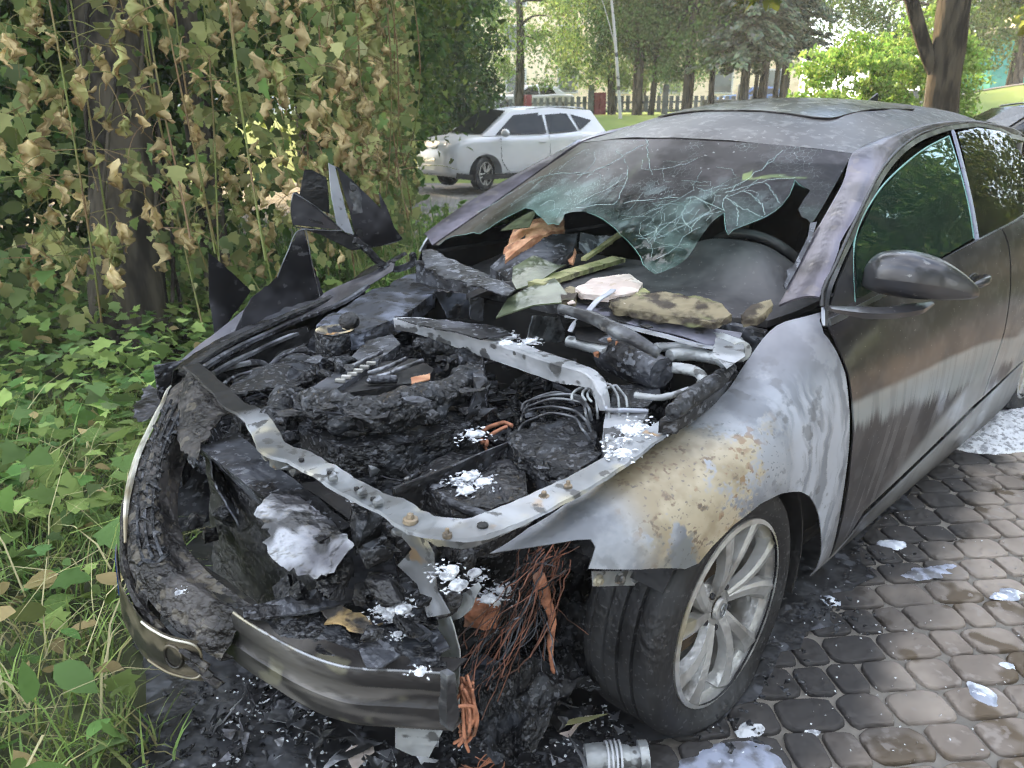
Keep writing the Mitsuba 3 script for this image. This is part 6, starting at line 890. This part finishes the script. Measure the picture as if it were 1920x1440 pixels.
# white ash left on the wreck
for i in range(34):
    o_ = V(*[(0.654,0.177,0.790), (0.590,0.290,0.790), (0.471,0.314,0.790), (0.323,0.279,0.790), (0.152,0.068,0.790), (0.306,0.298,0.720), (0.445,-0.046,0.800), (0.453,-0.250,0.740)][i % 8]) + rcl.normal(0, .028, 3) * V(1, 1, .6); pv('melted_chunk', rough(dice(chip(o_, rcl.uniform(.03, .11, 3) * V(1, 1, .55), rcl, 9), .012), .006, 34, i), ['m_char', 'm_charsheet', 'm_tar'][i % 3], 45)
def ash(px_list, name='ash_clump', r_=.012, n=9):
    for i, p in enumerate(px_list):
        g = np.random.default_rng(int(abs(p[0] * 977 + p[1] * 131) * 10)); pv(name, cat([chip(V(*p) + g.normal(0, r_, 3) * V(1.1, 1.1, .35), g.uniform(.2, 1.1, 3) * r_ * V(1.3, 1.3, .5), g, 7) for j in range(n * 3)] + [rough(lump(V(*p) + g.normal(0, r_ * .5, 3) * V(1, 1, .3), V(2.4, 2.0, .8) * r_, i, .4, 40, 4), .003, 90, i)]), 'm_ash', kind='stuff', smooth=False)
ash([(0.371,0.368,0.705),(0.342,0.366,0.700),(0.061,0.178,0.840),(0.014,0.163,0.840),(0.005,0.235,0.840),(0.509,0.463,0.670),(0.482,0.486,0.675),(0.469,0.523,0.670),(0.519,0.509,0.670),(0.508,0.426,0.670)], r_=.015, n=14); ash([(0.182,0.703,0.760),(0.149,0.700,0.760),(0.249,0.730,0.760),(0.178,0.738,0.760),(0.303,0.756,0.760)], r_=.018, n=16)
ash([(0.525,0.620,0.461),(0.504,0.620,0.460),(0.517,0.620,0.439),(0.562,0.620,0.468),(0.594,0.620,0.535)], r_=.013, n=12); ash([(0.790,0.564,0.527),(0.790,0.599,0.550),(0.790,0.585,0.520),(0.790,0.640,0.562),(0.790,0.743,0.685),(0.790,0.765,0.701),(0.790,0.784,0.677)], r_=.012, n=12); ash([(0.801,0.618,0.500),(0.835,0.730,0.500),(0.775,0.633,0.500)], r_=.009, n=7)
ash([(0.095,0.280,0.860),(1.039,0.238,0.530),(0.757,0.438,0.700)], r_=.007, n=6)

# ---------------------------------------------------------------- other cars, fence and houses beyond
def car_build(name, label, pos, heading, z0, paint, kind='suv', detail=True, group=None):
    k = thing(name, label, 'car', group); c_, s_ = math.cos(heading), math.sin(heading); M = np.array([[c_, -s_, 0], [s_, c_, 0], [0, 0, 1]])
    W = lambda m: tm(np.asarray(m.vertices) @ M.T + V(pos[0], pos[1], z0), m.faces)
    suv = kind == 'suv'; belt, rf = (1.10, 1.69) if suv else (.95, 1.45); dxw = .30 if suv else 0
    xs_ = V(2.20, 2.14, 2.0, 1.75, 1.4, 1.0, .6, 0, -.6, -1.2, -1.7, -2.0, -2.14, -2.2); w_ = V(.55, .68, .80, .87, .90, .905, .905, .905, .905, .90, .88, .84, .76, .66)
    hood = np.interp(xs_, [-2.2, -2.1, -1.2, 0, .9, 1.4, 1.8, 2.05, 2.2], [belt - .25, belt + .03, belt + .08, belt + .02, belt, belt - .015, belt - .055, belt - .15, belt - .34]); zb = np.interp(xs_, [-2.2, -1.9, 1.9, 2.2], [.42, .27, .25, .36])
    G_ = np.array([[(x, y * w, z) for y, z in ((0, b), (.80, b), (.95, b + .06), (.99, b + .22), (1.0, b * .45 + h * .55), (.985, h - .12), (.93, h - .035), (.80, h + .005), (.5, h + .025), (0, h + .035))] for x, w, b, h in zip(xs_, w_, zb, hood)])
    G2 = PchipInterpolator(np.arange(10), PchipInterpolator(-xs_, G_, axis=0)(np.linspace(-2.2, 2.2, 60)), axis=1)(np.linspace(0, 9, 34)); full = np.concatenate([G2[:, ::-1] * V(1, -1, 1), G2[:, 1:]], 1); b = grid_mesh(full)
    n, kk = full.shape[:2]; v = np.vstack([b.vertices, full[0].mean(0), full[-1].mean(0)]); f = np.vstack([b.faces, [[j, j + 1, n * kk] for j in range(kk - 1)], [[(n - 1) * kk + j + 1, (n - 1) * kk + j, n * kk + 1] for j in range(kk - 1)], [[kk - 1, 0, n * kk], [(n - 1) * kk, n * kk - 1, n * kk + 1]]]); b = tm(v, f)
    q = [[i * kk, i * kk + kk - 1, (i + 1) * kk] for i in range(n - 1)] + [[(i + 1) * kk, i * kk + kk - 1, (i + 1) * kk + kk - 1] for i in range(n - 1)]; b = tm(b.vertices, np.vstack([b.faces, q])); b.merge_vertices(); b.fix_normals()
    wx, wr_ = (1.32, -1.32), (.345 if suv else .325)
    try:
        import manifold3d as mf
        B = mf.Manifold(mf.Mesh(np.asarray(b.vertices, np.float32), np.asarray(b.faces, np.uint32)))
        for x in wx:
            for s in (1, -1): cyl = mf.Manifold.cylinder(.34, wr_ + .055, wr_ + .055, 40).rotate((90, 0, 0)).translate((x, .62 if s < 0 else .62, wr_)).translate((0, -.0 if s > 0 else -.90, 0)); cyl = mf.Manifold.cylinder(.40, wr_ + .055, wr_ + .055, 40).rotate((90, 0, 0)).translate((x, 1.0 if s > 0 else -.60, wr_)); B = B - cyl
        mm_ = B.to_mesh(); b = tm(mm_.vert_properties[:, :3], mm_.tri_verts)
    except Exception as e: print('no boolean', e)
    part(k, 'body', W(b), paint, 40)
    gh = [(1.02 + dxw, .76, belt), (.22 + dxw, .58, rf - .09), (-.5, .60, rf - .015), (-1.15 if not suv else -1.7, .56, rf - .07), (-2.08 if suv else -1.75, .70, belt + .04), (.5 + dxw, .82, belt - .02), (-1.6, .80, belt)]
    pts = [p for x, y, z in gh for p in ((x, y, z), (x, -y, z))] + [(-.5, 0, rf + .01), (.22 + dxw, 0, rf - .055), (1.08 + dxw, 0, belt), (-1.7 if suv else -1.2, 0, rf - .04)]
    part(k, 'roof', W(hull(pts)), paint, 50)
    yz = lambda x, z: .835 - (z - belt) * (.84 - .60) / (rf - .06 - belt) - .05 * max(0, x - .2 - dxw) + .012
    def pane(pl, nm='window', m='m_carglass'):
        for s in (1, -1): q = np.array([(x, s * yz(x, z), z) for x, z in pl]); p2, f2 = plate2d(q[:, [0, 2]], .2); v2 = np.c_[p2[:, 0], s * V(*[yz(a, c) for a, c in p2]), p2[:, 1]]; part(k, nm, W(tm(v2, f2 if s < 0 else f2[:, ::-1])), m)
    d = rf - belt; bz = belt + .02
    pane([(.74 + dxw, bz), (.20 + dxw, belt + d * .70), (-.26, belt + d * .80), (-.28, bz + .02)]); pane([(-.36, bz + .02), (-.34, belt + d * .80), (-.95, belt + d * .76), (-1.15, bz + .06)])
    if suv: pane([(-1.24, bz + .08), (-1.06, belt + d * .74), (-1.62, belt + d * .52)])
    ws_ = np.array([(1.045, 0, belt + .035), (.98, .66, belt + .03), (.27, .50, rf - .10), (.29, 0, rf - .07)]) + V(.022 + dxw, 0, .012); part(k, 'windscreen', W(tm(np.vstack([ws_, ws_[1:3] * V(1, -1, 1)]), [[0, 1, 2], [0, 2, 3], [0, 3, 5], [0, 5, 4]])), 'm_carglass')
    for x in wx:
        for s in (1, -1):
            st = (22 if x > 0 else 0); R2 = rotm((0, 0, 1), st)
            def ww(m): p = np.stack([np.asarray(m.vertices)[:, 0], np.asarray(m.vertices)[:, 2] * s, np.asarray(m.vertices)[:, 1]], -1) @ R2.T + V(x, s * .80, wr_); return W(tm(p, np.asarray(m.faces)[:, ::-1] if s > 0 else m.faces))
            wk = part(k, 'wheel', ww(lathe([(0, .03), (.05, .035), (.06, .015), (.20, .02), (.235, .04), (.235, -.1)], 30)), 'm_soot', 35); part(wk, 'tyre', ww(lathe([(.235, .03), (.26, .055), (wr_ - .03, .055), (wr_, .03), (wr_, -.13), (.24, -.15)], 36)), 'm_rubber', 40)
            for i in range(10): a = i * math.pi / 5 + (.22 if i % 2 else -.02); part(wk, 'spoke', ww(sweep([(.04 * math.cos(a), .04 * math.sin(a), .04), (.14 * math.cos(a + .03), .14 * math.sin(a + .03), .046), (.236 * math.cos(a + .05), .236 * math.sin(a + .05), .05)], [(-.014, -.01), (.014, -.01), (.014, .008), (-.014, .008)])), 'm_alloy', 35)
            part(wk, 'rim', ww(lathe([(.222, .04), (.226, .054), (.238, .054), (.24, .03)], 36)), 'm_alloy', 40)
    if detail:
        for s in (1, -1):
            part(k, 'headlight', W(poly_bulge([(2.03, s * .60, .80), (1.98, s * .745, .80), (1.60, s * .885, .985), (1.55, s * .86, 1.0), (1.80, s * .74, .93)], .02)), 'm_lamp', 40); part(k, 'fog_lamp', W(move(lump((0, 0, 0), (.05, .13, .08), 1, .02, 3, 2), (2.10, s * .62, .47))), 'm_soot', 50); part(k, 'lamp_lens', W(move(lump((0, 0, 0), (.05, .05, .05), 1, .02, 3, 2), (2.125, s * .61, .47))), 'm_lamp', 50)
            part(k, 'mirror', W(move(lump((0, 0, 0), (.14, .22, .15), 2, .02, 3, 3), (.62 + dxw, s * 1.0, belt + .06))), paint, 60); part(k, 'cladding', W(sweep([(x, s * y, z) for x, y, z in ((2.0, .80, .33), (1.7, .885, .29), (1.0, .905, .29), (0, .905, .29), (-1.0, .905, .29), (-1.9, .84, .33))], [(-.01, -.06), (.012, -.06), (.012, .05), (-.01, .05)])), 'm_plastic', 40)
            for x, z in ((-.12, belt - .13), (-1.05, belt - .11)): part(k, 'door_handle', W(tube([(x + .09, s * .905, z), (x, s * .935, z + .004), (x - .09, s * .905, z)], .014, 8, 8)), paint, True)
            for pl in ([(.95, belt - .03), (.95, .7), (.74, .36)], [(-.31, belt + .01), (-.33, .7), (-.33, .34)]): part(k, 'door_gap', W(tube([(x, s * (.908 if z < belt - .15 else .875), z) for x, z in pl], .005, 5, 12)), 'm_soot', True)
            part(k, 'roof_rail', W(tube([(.1, s * .575, rf - .055), (-.5, s * .59, rf - .0), (-1.5, s * .565, rf - .03)], .016, 6, 14)), 'm_chrome', True)
        part(k, 'grille', W(move(rough(bevel_box(.05, .62, .10, .015), 0, 1), (2.165, 0, .62))), 'm_soot', 40)
        for i in range(3): part(k, 'grille_slat', W(move(bevel_box(.03, .58, .012, .004), (2.19, 0, .592 + i * .030))), 'm_chrome', 30)
        part(k, 'upper_grille', W(move(bevel_box(.04, .46, .07, .015), (2.105, 0, .80), ry=-22)), 'm_soot', 40); part(k, 'emblem', W(tube([(2.145, .075 * math.cos(a), .80 + .037 * math.sin(a)) for a in np.linspace(0, 2 * math.pi, 20)] , .007, 5)), 'm_chrome', True)
        part(k, 'licence_plate', W(move(bevel_box(.02, .52, .11, .004), (2.20, 0, .46))), 'm_white', 30)
    return k
def poly_bulge(P, h): P = np.asarray(P, float); c_ = P.mean(0); n = norm(c_ - V(0, 0, .8)); return hull(list(P) + [c_ + n * h] + list(P - n * .03))
hd = lambda th: (lambda d: math.atan2(d[1], d[0]))(math.cos(math.radians(th)) * V(.697, -.717) + math.sin(math.radians(th)) * V(.718, .696))
th = hd(34); fwv = V(math.cos(th), math.sin(th)); lf = V(-math.sin(th), math.cos(th)); whl = V(*(-10.394,-10.764,-0.131)); sp0 = whl[:2] - fwv * 1.32 - lf * .80
car_build('parked_suv', 'white suv parked across the car park, facing left with its wheels turned', sp0, th, whl[2], 'm_white')
th2 = hd(8); p0 = at(13.6, 8.4); car_build('parked_car', 'black saloon behind the roadside tree trunk at the right edge', p0[:2], th2, float(p0[2]) + .02, 'm_blackcar', 'saloon')
p0 = at(41, .75); car_build('distant_car', 'tiny pale car far off beyond the white suv roof', p0[:2], hd(15), float(p0[2]), 'm_white', 'saloon', False)
p0 = at(50, 14.3); car_build('distant_car', 'tiny blue car far off between the conifer trunks', p0[:2], hd(5), float(p0[2]), 'm_bluecar', 'saloon', False)
# fence: panels of palings between posts and red pillars
FE = thing('fence', 'dark grey paling fence with red pillars beyond the lawn', 'fence'); p0 = at(38, -3.2)
for i in range(60):
    l = -3.2 + i * .28; 
    if i % 12 == 0: b = at(38, l); part(FE, 'post', move(bevel_box(.26, .26, 1.3, .02), tuple(b + V(0, 0, .6)), rz=44), 'm_greypost', 30)
    elif i % 12 in (1, 2) and i // 12 < 3: b = at(38.1, l); part(FE, 'pillar', move(bevel_box(.30, .27, .95, .02), tuple(b + V(0, 0, .45)), rz=44), 'm_darkred', 30)
    else: b = at(38, l); part(FE, 'paling', move(bevel_box(.05, .17, .70, .005), tuple(b + V(0, 0, .42)), rz=-136), 'm_greypost', 30)
for h_ in (.22, .6): a, b = at(38.06, -3.2), at(38.06, 13.4); part(FE, 'rail', sweep([a + V(0, 0, h_), (a + b) / 2 + V(0, 0, h_), b + V(0, 0, h_)], [(-.03, -.04), (.03, -.04), (.03, .04), (-.03, .04)]), 'm_greypost', 30)
WL = thing('low_wall', 'low dark grey stone wall under the conifers', 'wall')
for i in range(16): b = at(35 + .02 * i, 8.2 + i * .62); part(WL, 'block', rough(dice(move(bevel_box(.5, .60, .62, .03), tuple(b + V(0, 0, .25)), rz=-136 + 90 - 90), .3), .02, 5, i), 'm_stone', 30)
def block(name, label, s, l, w, h, d, m, rows, cols, z=None, win='m_window', roofm='m_stone', wz=1.0, ww=(1.3, 1.5)):
    k = thing(name, label, 'building'); o = at(s + d / 2, l) if z is None else at(s + d / 2, l, z); R = np.array([[*FW, 0], [*RT, 0], [0, 0, 1]]); put = lambda m_: tm(np.asarray(m_.vertices) @ R + o, m_.faces)
    part(k, 'wall', put(move(bevel_box(d, w, h, .02), (0, 0, h / 2 - .3))), m, 30); part(k, 'roof', put(move(bevel_box(d + .8, w + .8, .3, .03), (0, 0, h - .16))), roofm, 30)
    for r_ in range(rows):
        for c_ in range(cols): y = (c_ + .5) / cols * w - w / 2; f = part(k, 'window', put(move(bevel_box(.14, ww[0] + .24, ww[1] + .24, .01), (-d / 2 - .03, y, wz + .8 + r_ * 2.9))), 'm_white', 30); part(f, 'pane', put(move(bevel_box(.04, ww[0], ww[1], .005), (-d / 2 - .11, y, wz + .8 + r_ * 2.9))), win, 30)
    return k
block('apartment_house', 'apricot rendered house glimpsed between the tree trunks', 62, 4, 34, 9, 10, 'm_render', 3, 9)
block('pale_house', 'pale house far behind the left trees', 56, -20, 20, 10, 10, 'm_white', 3, 6); block('turquoise_kiosk', 'turquoise shed beyond the bank at the right', 45, 27.0, 3.2, 3.3, 3, 'm_teal', 1, 1, wz=.6, ww=(.9, .8)); block('pale_house', 'pale house above the turquoise shed at right', 58, 43, 14, 11, 9, 'm_render', 3, 6)
PO = thing('leaning_post', 'dark slim post leaning beside the roadside tree', 'post'); q0, q1 = V(*(-11.848,-2.680,1.610)), V(*(-12.090,-2.783,2.324)); part(PO, 'shaft', tube([q0 - (q1 - q0) * .6, q0, q1], .035, 8, 8), 'm_soot', True); part(PO, 'cap', move(lathe([(0, .03), (.04, .02), (.045, -.02), (.03, -.05)], 10), q1), 'm_palesteel', 30)

# ---------------------------------------------------------------- what lies on and before the wreck
def chunk(pts_top, h, m, name, label, cat_, seed=0, amp=.008, freq=18, edge=.012, lean=V(0, 0, -1)):
    P = [V(*p) for p in pts_top]; return solo(name, rough(dice(hull(P + [p + V(*lean) * h for p in P]), edge), amp, freq, seed, 4), m, label, cat_, 50)
chunk([(-0.428,-0.306,0.980),(-0.555,-0.391,1.030),(-0.618,-0.383,1.060),(-0.690,-0.355,1.070),(-0.752,-0.316,1.070),(-0.637,-0.208,1.040),(-0.466,-0.202,1.030),(-0.403,-0.205,1.000),(-0.357,-0.236,0.960)], .05, 'm_orange', 'burnt_foam', 'knobbly orange brown burnt foam behind the charred board on the dashboard', 'foam', 3, .016, 20)
chunk([(-0.352,-0.302,0.930),(-0.492,-0.264,1.030),(-0.642,-0.152,1.030),(-0.535,-0.081,0.990),(-0.475,-0.081,0.950),(-0.358,-0.101,0.920),(-0.281,-0.124,0.910)], .045, 'm_charsheet', 'charred_board', 'thick black charred board leaning on the dashboard', 'board', 4, .005, 20); solo('board_edge', poly3([(-0.611,-0.146,1.000),(-0.566,-0.093,0.985),(-0.489,-0.046,0.960),(-0.503,-0.072,0.955),(-0.541,-0.109,0.975)], .01, .003, 20, 3, .01), 'm_orange', 'split orange wood splinter at the right end of the charred board', 'wood', 40)
solo('folded_cloth', poly3([(-0.678,-0.177,1.020),(-0.706,-0.148,1.020),(-0.800,-0.135,1.000),(-0.887,-0.163,1.000),(-0.737,-0.134,0.970),(-0.612,-0.105,0.950),(-0.590,-0.112,0.980)], .012, .02, 16, 8, .003, 0, .02), 'm_ashgrey', 'grey folded sooty cloth scrap right of the charred board', 'cloth', 40)
def plank(pts, w, h, m, label, seed, name='wooden_lath'): return solo(name, rough(dice(sweep(spline(pts, 20), [(-w, -h), (w, -h), (w, h), (-w, h)]), .014), .003, 24, seed), m, label, 'wood', 40)
plank([(-0.543,-0.039,0.965),(-0.705,-0.085,0.985),(-0.878,-0.132,1.010)], .010, .006, 'm_plank', 'thin pale lath slanting up into the broken windscreen', 1); plank([(-0.182,0.073,0.945),(-0.449,0.018,0.945),(-0.697,-0.005,0.950)], .028, .008, 'm_plank', 'long mossy greenish plank lying on the dashboard', 2)
solo('glass_shard', poly3([(-0.279,-0.118,0.955),(-0.348,-0.093,1.000),(-0.349,0.011,0.980),(-0.382,0.021,0.965),(-0.216,0.052,0.945),(-0.135,0.035,0.930),(-0.176,-0.023,0.940)], .02, .002, 9, 3, .004, 0, .006), 'm_shard', 'olive stained glass shard standing before the charred board', 'glass', False); solo('glass_shard', poly3([(0.067,0.152,0.900),(-0.072,0.062,0.920),(-0.176,0.067,0.945),(-0.263,0.076,0.950),(-0.168,0.205,0.940),(-0.121,0.253,0.935),(-0.050,0.184,0.920),(0.039,0.155,0.900)], .02, .002, 9, 5, .004, 0, .006), 'm_shard', 'big greenish glass shard lying over the torn cowl', 'glass', False)
chunk([(-0.217,0.196,0.950),(-0.344,0.157,0.955),(-0.445,0.224,0.965),(-0.402,0.307,0.955),(-0.292,0.366,0.955),(-0.223,0.332,0.945),(-0.191,0.241,0.945)], .018, 'm_wood', 'wood_chip', 'pale pinkish split wood chip lying on the dashboard edge', 'wood', 6, .005, 24)
chunk([(-0.208,0.324,0.940),(-0.270,0.372,0.950),(-0.346,0.481,0.955),(-0.338,0.595,0.955),(-0.286,0.669,0.940),(-0.238,0.648,0.925),(-0.224,0.477,0.925),(-0.192,0.357,0.925)], .022, 'm_bark', 'bark_log', 'rough strip of mossy bark lying along the base of the windscreen', 'bark', 7, .020, 16); chunk([(-0.283,0.695,0.945),(-0.362,0.681,0.955),(-0.437,0.699,0.960),(-0.424,0.714,0.950),(-0.321,0.724,0.935),(-0.284,0.706,0.930)], .02, 'm_bark', 'bark_chip', 'smaller bark chip by the near windscreen pillar', 'bark', 8, .008, 18)
chunk([(-0.176,0.173,0.940),(-0.274,0.132,0.940),(-0.232,0.198,0.940),(-0.129,0.263,0.940),(-0.093,0.255,0.940)], .03, 'm_bark', 'bark_piece', 'dark bark piece left of the pale wood chip', 'bark', 9, .01, 20); chunk([(-0.305,0.337,0.950),(-0.370,0.328,0.950),(-0.323,0.385,0.950),(-0.258,0.398,0.950)], .02, 'm_plank', 'moss_clump', 'small olive moss clump right of the pale wood chip', 'moss', 10, .008, 22)
for i, px in enumerate([(-0.153,0.218,0.935),(-0.118,0.259,0.935),(-0.220,0.362,0.935),(-0.235,0.433,0.935),(-0.262,0.441,0.935)]): solo('wood_flake', move(rough(dice(bevel_box(.05, .022, .006, .002), .01), .003, 40, i), px, rz=30 + 25 * i, rx=8), 'm_wood', ['first pale wood flake at the left end of the bark row', 'second pale flake just below the first one', 'pale flake under the big wood chip', 'pale flake at the start of the long bark', 'pale flake lying on the long bark'][i], 'wood', 40, group=None)
chunk([(-0.314,0.172,0.940),(-0.463,0.171,0.940),(-0.457,0.213,0.940),(-0.359,0.229,0.940),(-0.283,0.217,0.940)], .008, 'm_plastic', 'black_ring', 'flat black melted ring left of the pale chip', 'plastic', 2, .003, 20)
# on the ground before the nose
solo('foil_sheet', poly3([(0.435,0.547,0.100),(0.439,0.592,0.160),(0.420,0.630,0.140),(0.379,0.575,0.050),(0.394,0.625,0.050),(0.374,0.658,0.050),(0.411,0.682,0.050),(0.447,0.638,0.050),(0.447,0.603,0.050),(0.453,0.564,0.050)], .012, .030, 16, 3, .002, .003), 'm_ashgrey', 'crumpled grey ash-covered foil standing before the front tyre', 'foil', 35)
solo('burnt_manual', poly3([(0.396,0.591,0.030),(0.323,0.648,0.060),(0.257,0.680,0.030),(0.297,0.725,0.050),(0.352,0.674,0.030),(0.409,0.638,0.020)], .012, .018, 14, 4, .004, .003), 'm_charsheet', 'charred booklet with curled leaves before the tyre', 'booklet', 40)
for i, (px, m_, lab) in enumerate([([(0.387,0.684,0.040),(0.383,0.713,0.040),(0.338,0.704,0.040),(0.295,0.713,0.050),(0.313,0.692,0.040),(0.364,0.697,0.040)], 'm_wood', 'curled cream page corner of the charred booklet'), ([(0.390,0.672,0.050),(0.336,0.685,0.050),(0.267,0.737,0.050),(0.323,0.716,0.050)], 'm_plank', 'thin brown curled page edge above the cream one')]): solo('paper_scrap', poly3(px, .008, .006, 20, i, .0015), m_, lab, 'paper', 40)
solo('torn_plastic', poly3([(0.787,0.385,0.050),(0.758,0.386,0.050),(0.733,0.376,0.050),(0.723,0.404,0.050),(0.741,0.432,0.050),(0.760,0.430,0.050),(0.792,0.442,0.050),(0.806,0.445,0.050),(0.797,0.414,0.050)], .010, .012, 18, 7, .002), 'm_wood', 'torn cream plastic scrap at the bottom edge under the bumper beam', 'plastic', 40)
FT = thing('metal_fitting', 'pale ribbed metal fitting lying at the bottom edge left of the foam puddle', 'fitting'); fa, fb = V(*(0.403,0.778,0.030)), V(*(0.304,0.871,0.035)); ax_ = norm(fb - fa); L_f = np.linalg.norm(fb - fa)
part(FT, 'tube', rough(dice(tube([fa, fa + ax_ * L_f * .3, fa + ax_ * L_f * .62, fa + ax_ * L_f * .75], (.034, .036, .034, .026), 20, 24), .008), .002, 40, 2), 'm_palesteel', 50); part(FT, 'flange', tube([fb - ax_ * .012, fb + ax_ * .008], (.036, .036), 22, 4), 'm_palesteel', 30)
part(FT, 'neck', tube([fa + ax_ * L_f * .7, fb], (.022, .024), 16, 6), 'm_palesteel', True)
for i in range(4): o_ = fa + ax_ * (L_f * .36 + i * .010); part(FT, 'rib', tube([o_ + .037 * (np.cross(ax_, V(0, 0, 1)) * math.cos(a) + V(0, 0, 1) * math.sin(a)) for a in np.linspace(-.4, 3.4, 16)], .0032, 6), 'm_white', True)
rd = np.random.default_rng(5)
def rubble(px_list, n, spread, size, m, name, label, cat_='debris', amp=.3, seed=0):
    r = np.random.default_rng(seed); ms = []
    for i in range(n):
        c_ = V(*px_list[r.integers(0, len(px_list))]) + np.r_[r.normal(0, spread, 2), 0]; s = r.uniform(.35, 1.2, 3) * size * V(1.2, 1.2, .55); c_[2] = max(c_[2], .0) + s[2] * .35; ms.append(chip(c_, s, r, 8))
    solo(name, cat(ms), m, label, cat_, False, kind='stuff')
rubble([(0.959,0.135,0.020),(0.853,0.195,0.020),(0.802,0.343,0.020),(0.691,0.480,0.020),(0.560,0.591,0.020),(0.449,0.658,0.020),(0.348,0.737,0.020),(0.815,0.023,0.020),(0.570,0.510,0.020),(0.276,0.762,0.020),(-0.564,0.941,0.020),(-0.967,0.878,0.020),(-0.215,0.929,0.020),(0.063,0.929,0.020),(1.078,0.060,0.020),(0.910,-0.018,0.020),(0.281,0.541,0.020),(0.508,0.645,0.020)], 700, .06, .026, 'm_char', 'charred_rubble', 'black charred crumbs strewn over the soot before the wreck', seed=1)
rubble([(0.817,0.001,0.025),(0.837,0.091,0.025),(0.892,0.087,0.025),(0.768,0.189,0.025),(0.811,0.222,0.025),(0.441,0.524,0.025),(0.473,0.593,0.025),(0.362,0.578,0.025),(0.400,0.715,0.025),(0.558,0.554,0.025),(0.830,0.344,0.025),(0.951,0.174,0.025),(0.270,0.725,0.025),(0.745,0.431,0.025)], 260, .030, .012, 'm_ash', 'ash_crumbs', 'white ash crumbs scattered over the soot before the wreck', seed=2)
rubble([(-0.418,0.893,0.015),(-0.671,0.962,0.015),(-0.230,1.056,0.015),(-0.457,1.136,0.015),(-0.701,1.183,0.015),(0.003,1.107,0.015),(-0.266,1.258,0.015),(-1.149,0.846,0.015),(-1.364,1.065,0.015),(-0.007,0.992,0.015)], 90, .12, .009, 'm_ash', 'ash_specks', 'fine pale ash specks on the paving beside the wheel', seed=3)
fo = []
for i in range(70): c_ = V(*[(0.854,0.099,0.040), (0.810,0.222,0.040), (0.441,0.580,0.060), (0.941,0.183,0.040), (0.365,0.717,0.050), (0.676,0.501,0.040), (0.785,0.320,0.040)][i % 7]) + np.r_[rd.normal(0, .06, 2), abs(rd.normal(0, .012))]; fo.append(poly3(c_ + rd.normal(0, 1, (6, 3)) * rd.uniform(.012, .032) * V(1, 1, .5), .008, .010, 26, i, .0012))
solo('foil_flakes', cat(fo), 'm_silver', 'crumpled silvery foil flakes lying in the soot under the bumper beam', 'foil', 35, kind='stuff')
cw = [tube(spline([V(*(0.740,0.740,0.418)) + rd.normal(0, .012, 3), V(*(0.737,0.750,0.366)) + rd.normal(0, .012, 3), V(*(0.728,0.720,0.262)) + rd.normal(0, .012, 3)], 12), .0035, 5) for i in range(12)] + [tube(spline([V(*(0.485,0.523,0.100)) + rd.normal(0, .015, 3), V(*(0.435,0.547,0.100)) + rd.normal(0, .02, 3), V(*(0.451,0.544,0.060)) + rd.normal(0, .02, 3)], 12), .002, 4) for i in range(10)] + [tube(spline([V(*(0.607,0.588,0.020)) + rd.normal(0, .02, 3) * V(1, 1, .2), V(*(0.551,0.626,0.030)) + rd.normal(0, .02, 3) * V(1, 1, .2), V(*(0.524,0.626,0.050))], 12), .0014, 4) for i in range(10)]
solo('copper_strands', cat(cw), 'm_copper2', 'curled copper strands hanging and lying beside the end of the bumper beam', 'wire', True, kind='stuff')
chunk([(0.518,0.480,0.170),(0.430,0.467,0.170),(0.421,0.533,0.170),(0.475,0.560,0.170),(0.527,0.551,0.170)], .09, 'm_bluechar', 'metal_box', 'blue grey scorched metal box on the ground between bumper beam and wheel', 'box', 4, .003, 12, .02)

# ---------------------------------------------------------------- the faint veil of air over the park
scene['air'] = {'type': 'homogeneous', 'albedo': {'type': 'rgb', 'value': 0.95}, 'sigma_t': 0.0018}
scene['camera']['medium'] = {'type': 'ref', 'id': 'air'}
scene['haze'] = {'type': 'cube', 'to_world': T().translate([-40, 0, 8.4]) @ T().scale([262, 262, 9.7]), 'bsdf': {'type': 'null'}, 'interior': {'type': 'ref', 'id': 'air'}}; labels['haze'] = {'kind': 'stuff', 'label': 'faint veil of hazy air over the park', 'category': 'haze'}
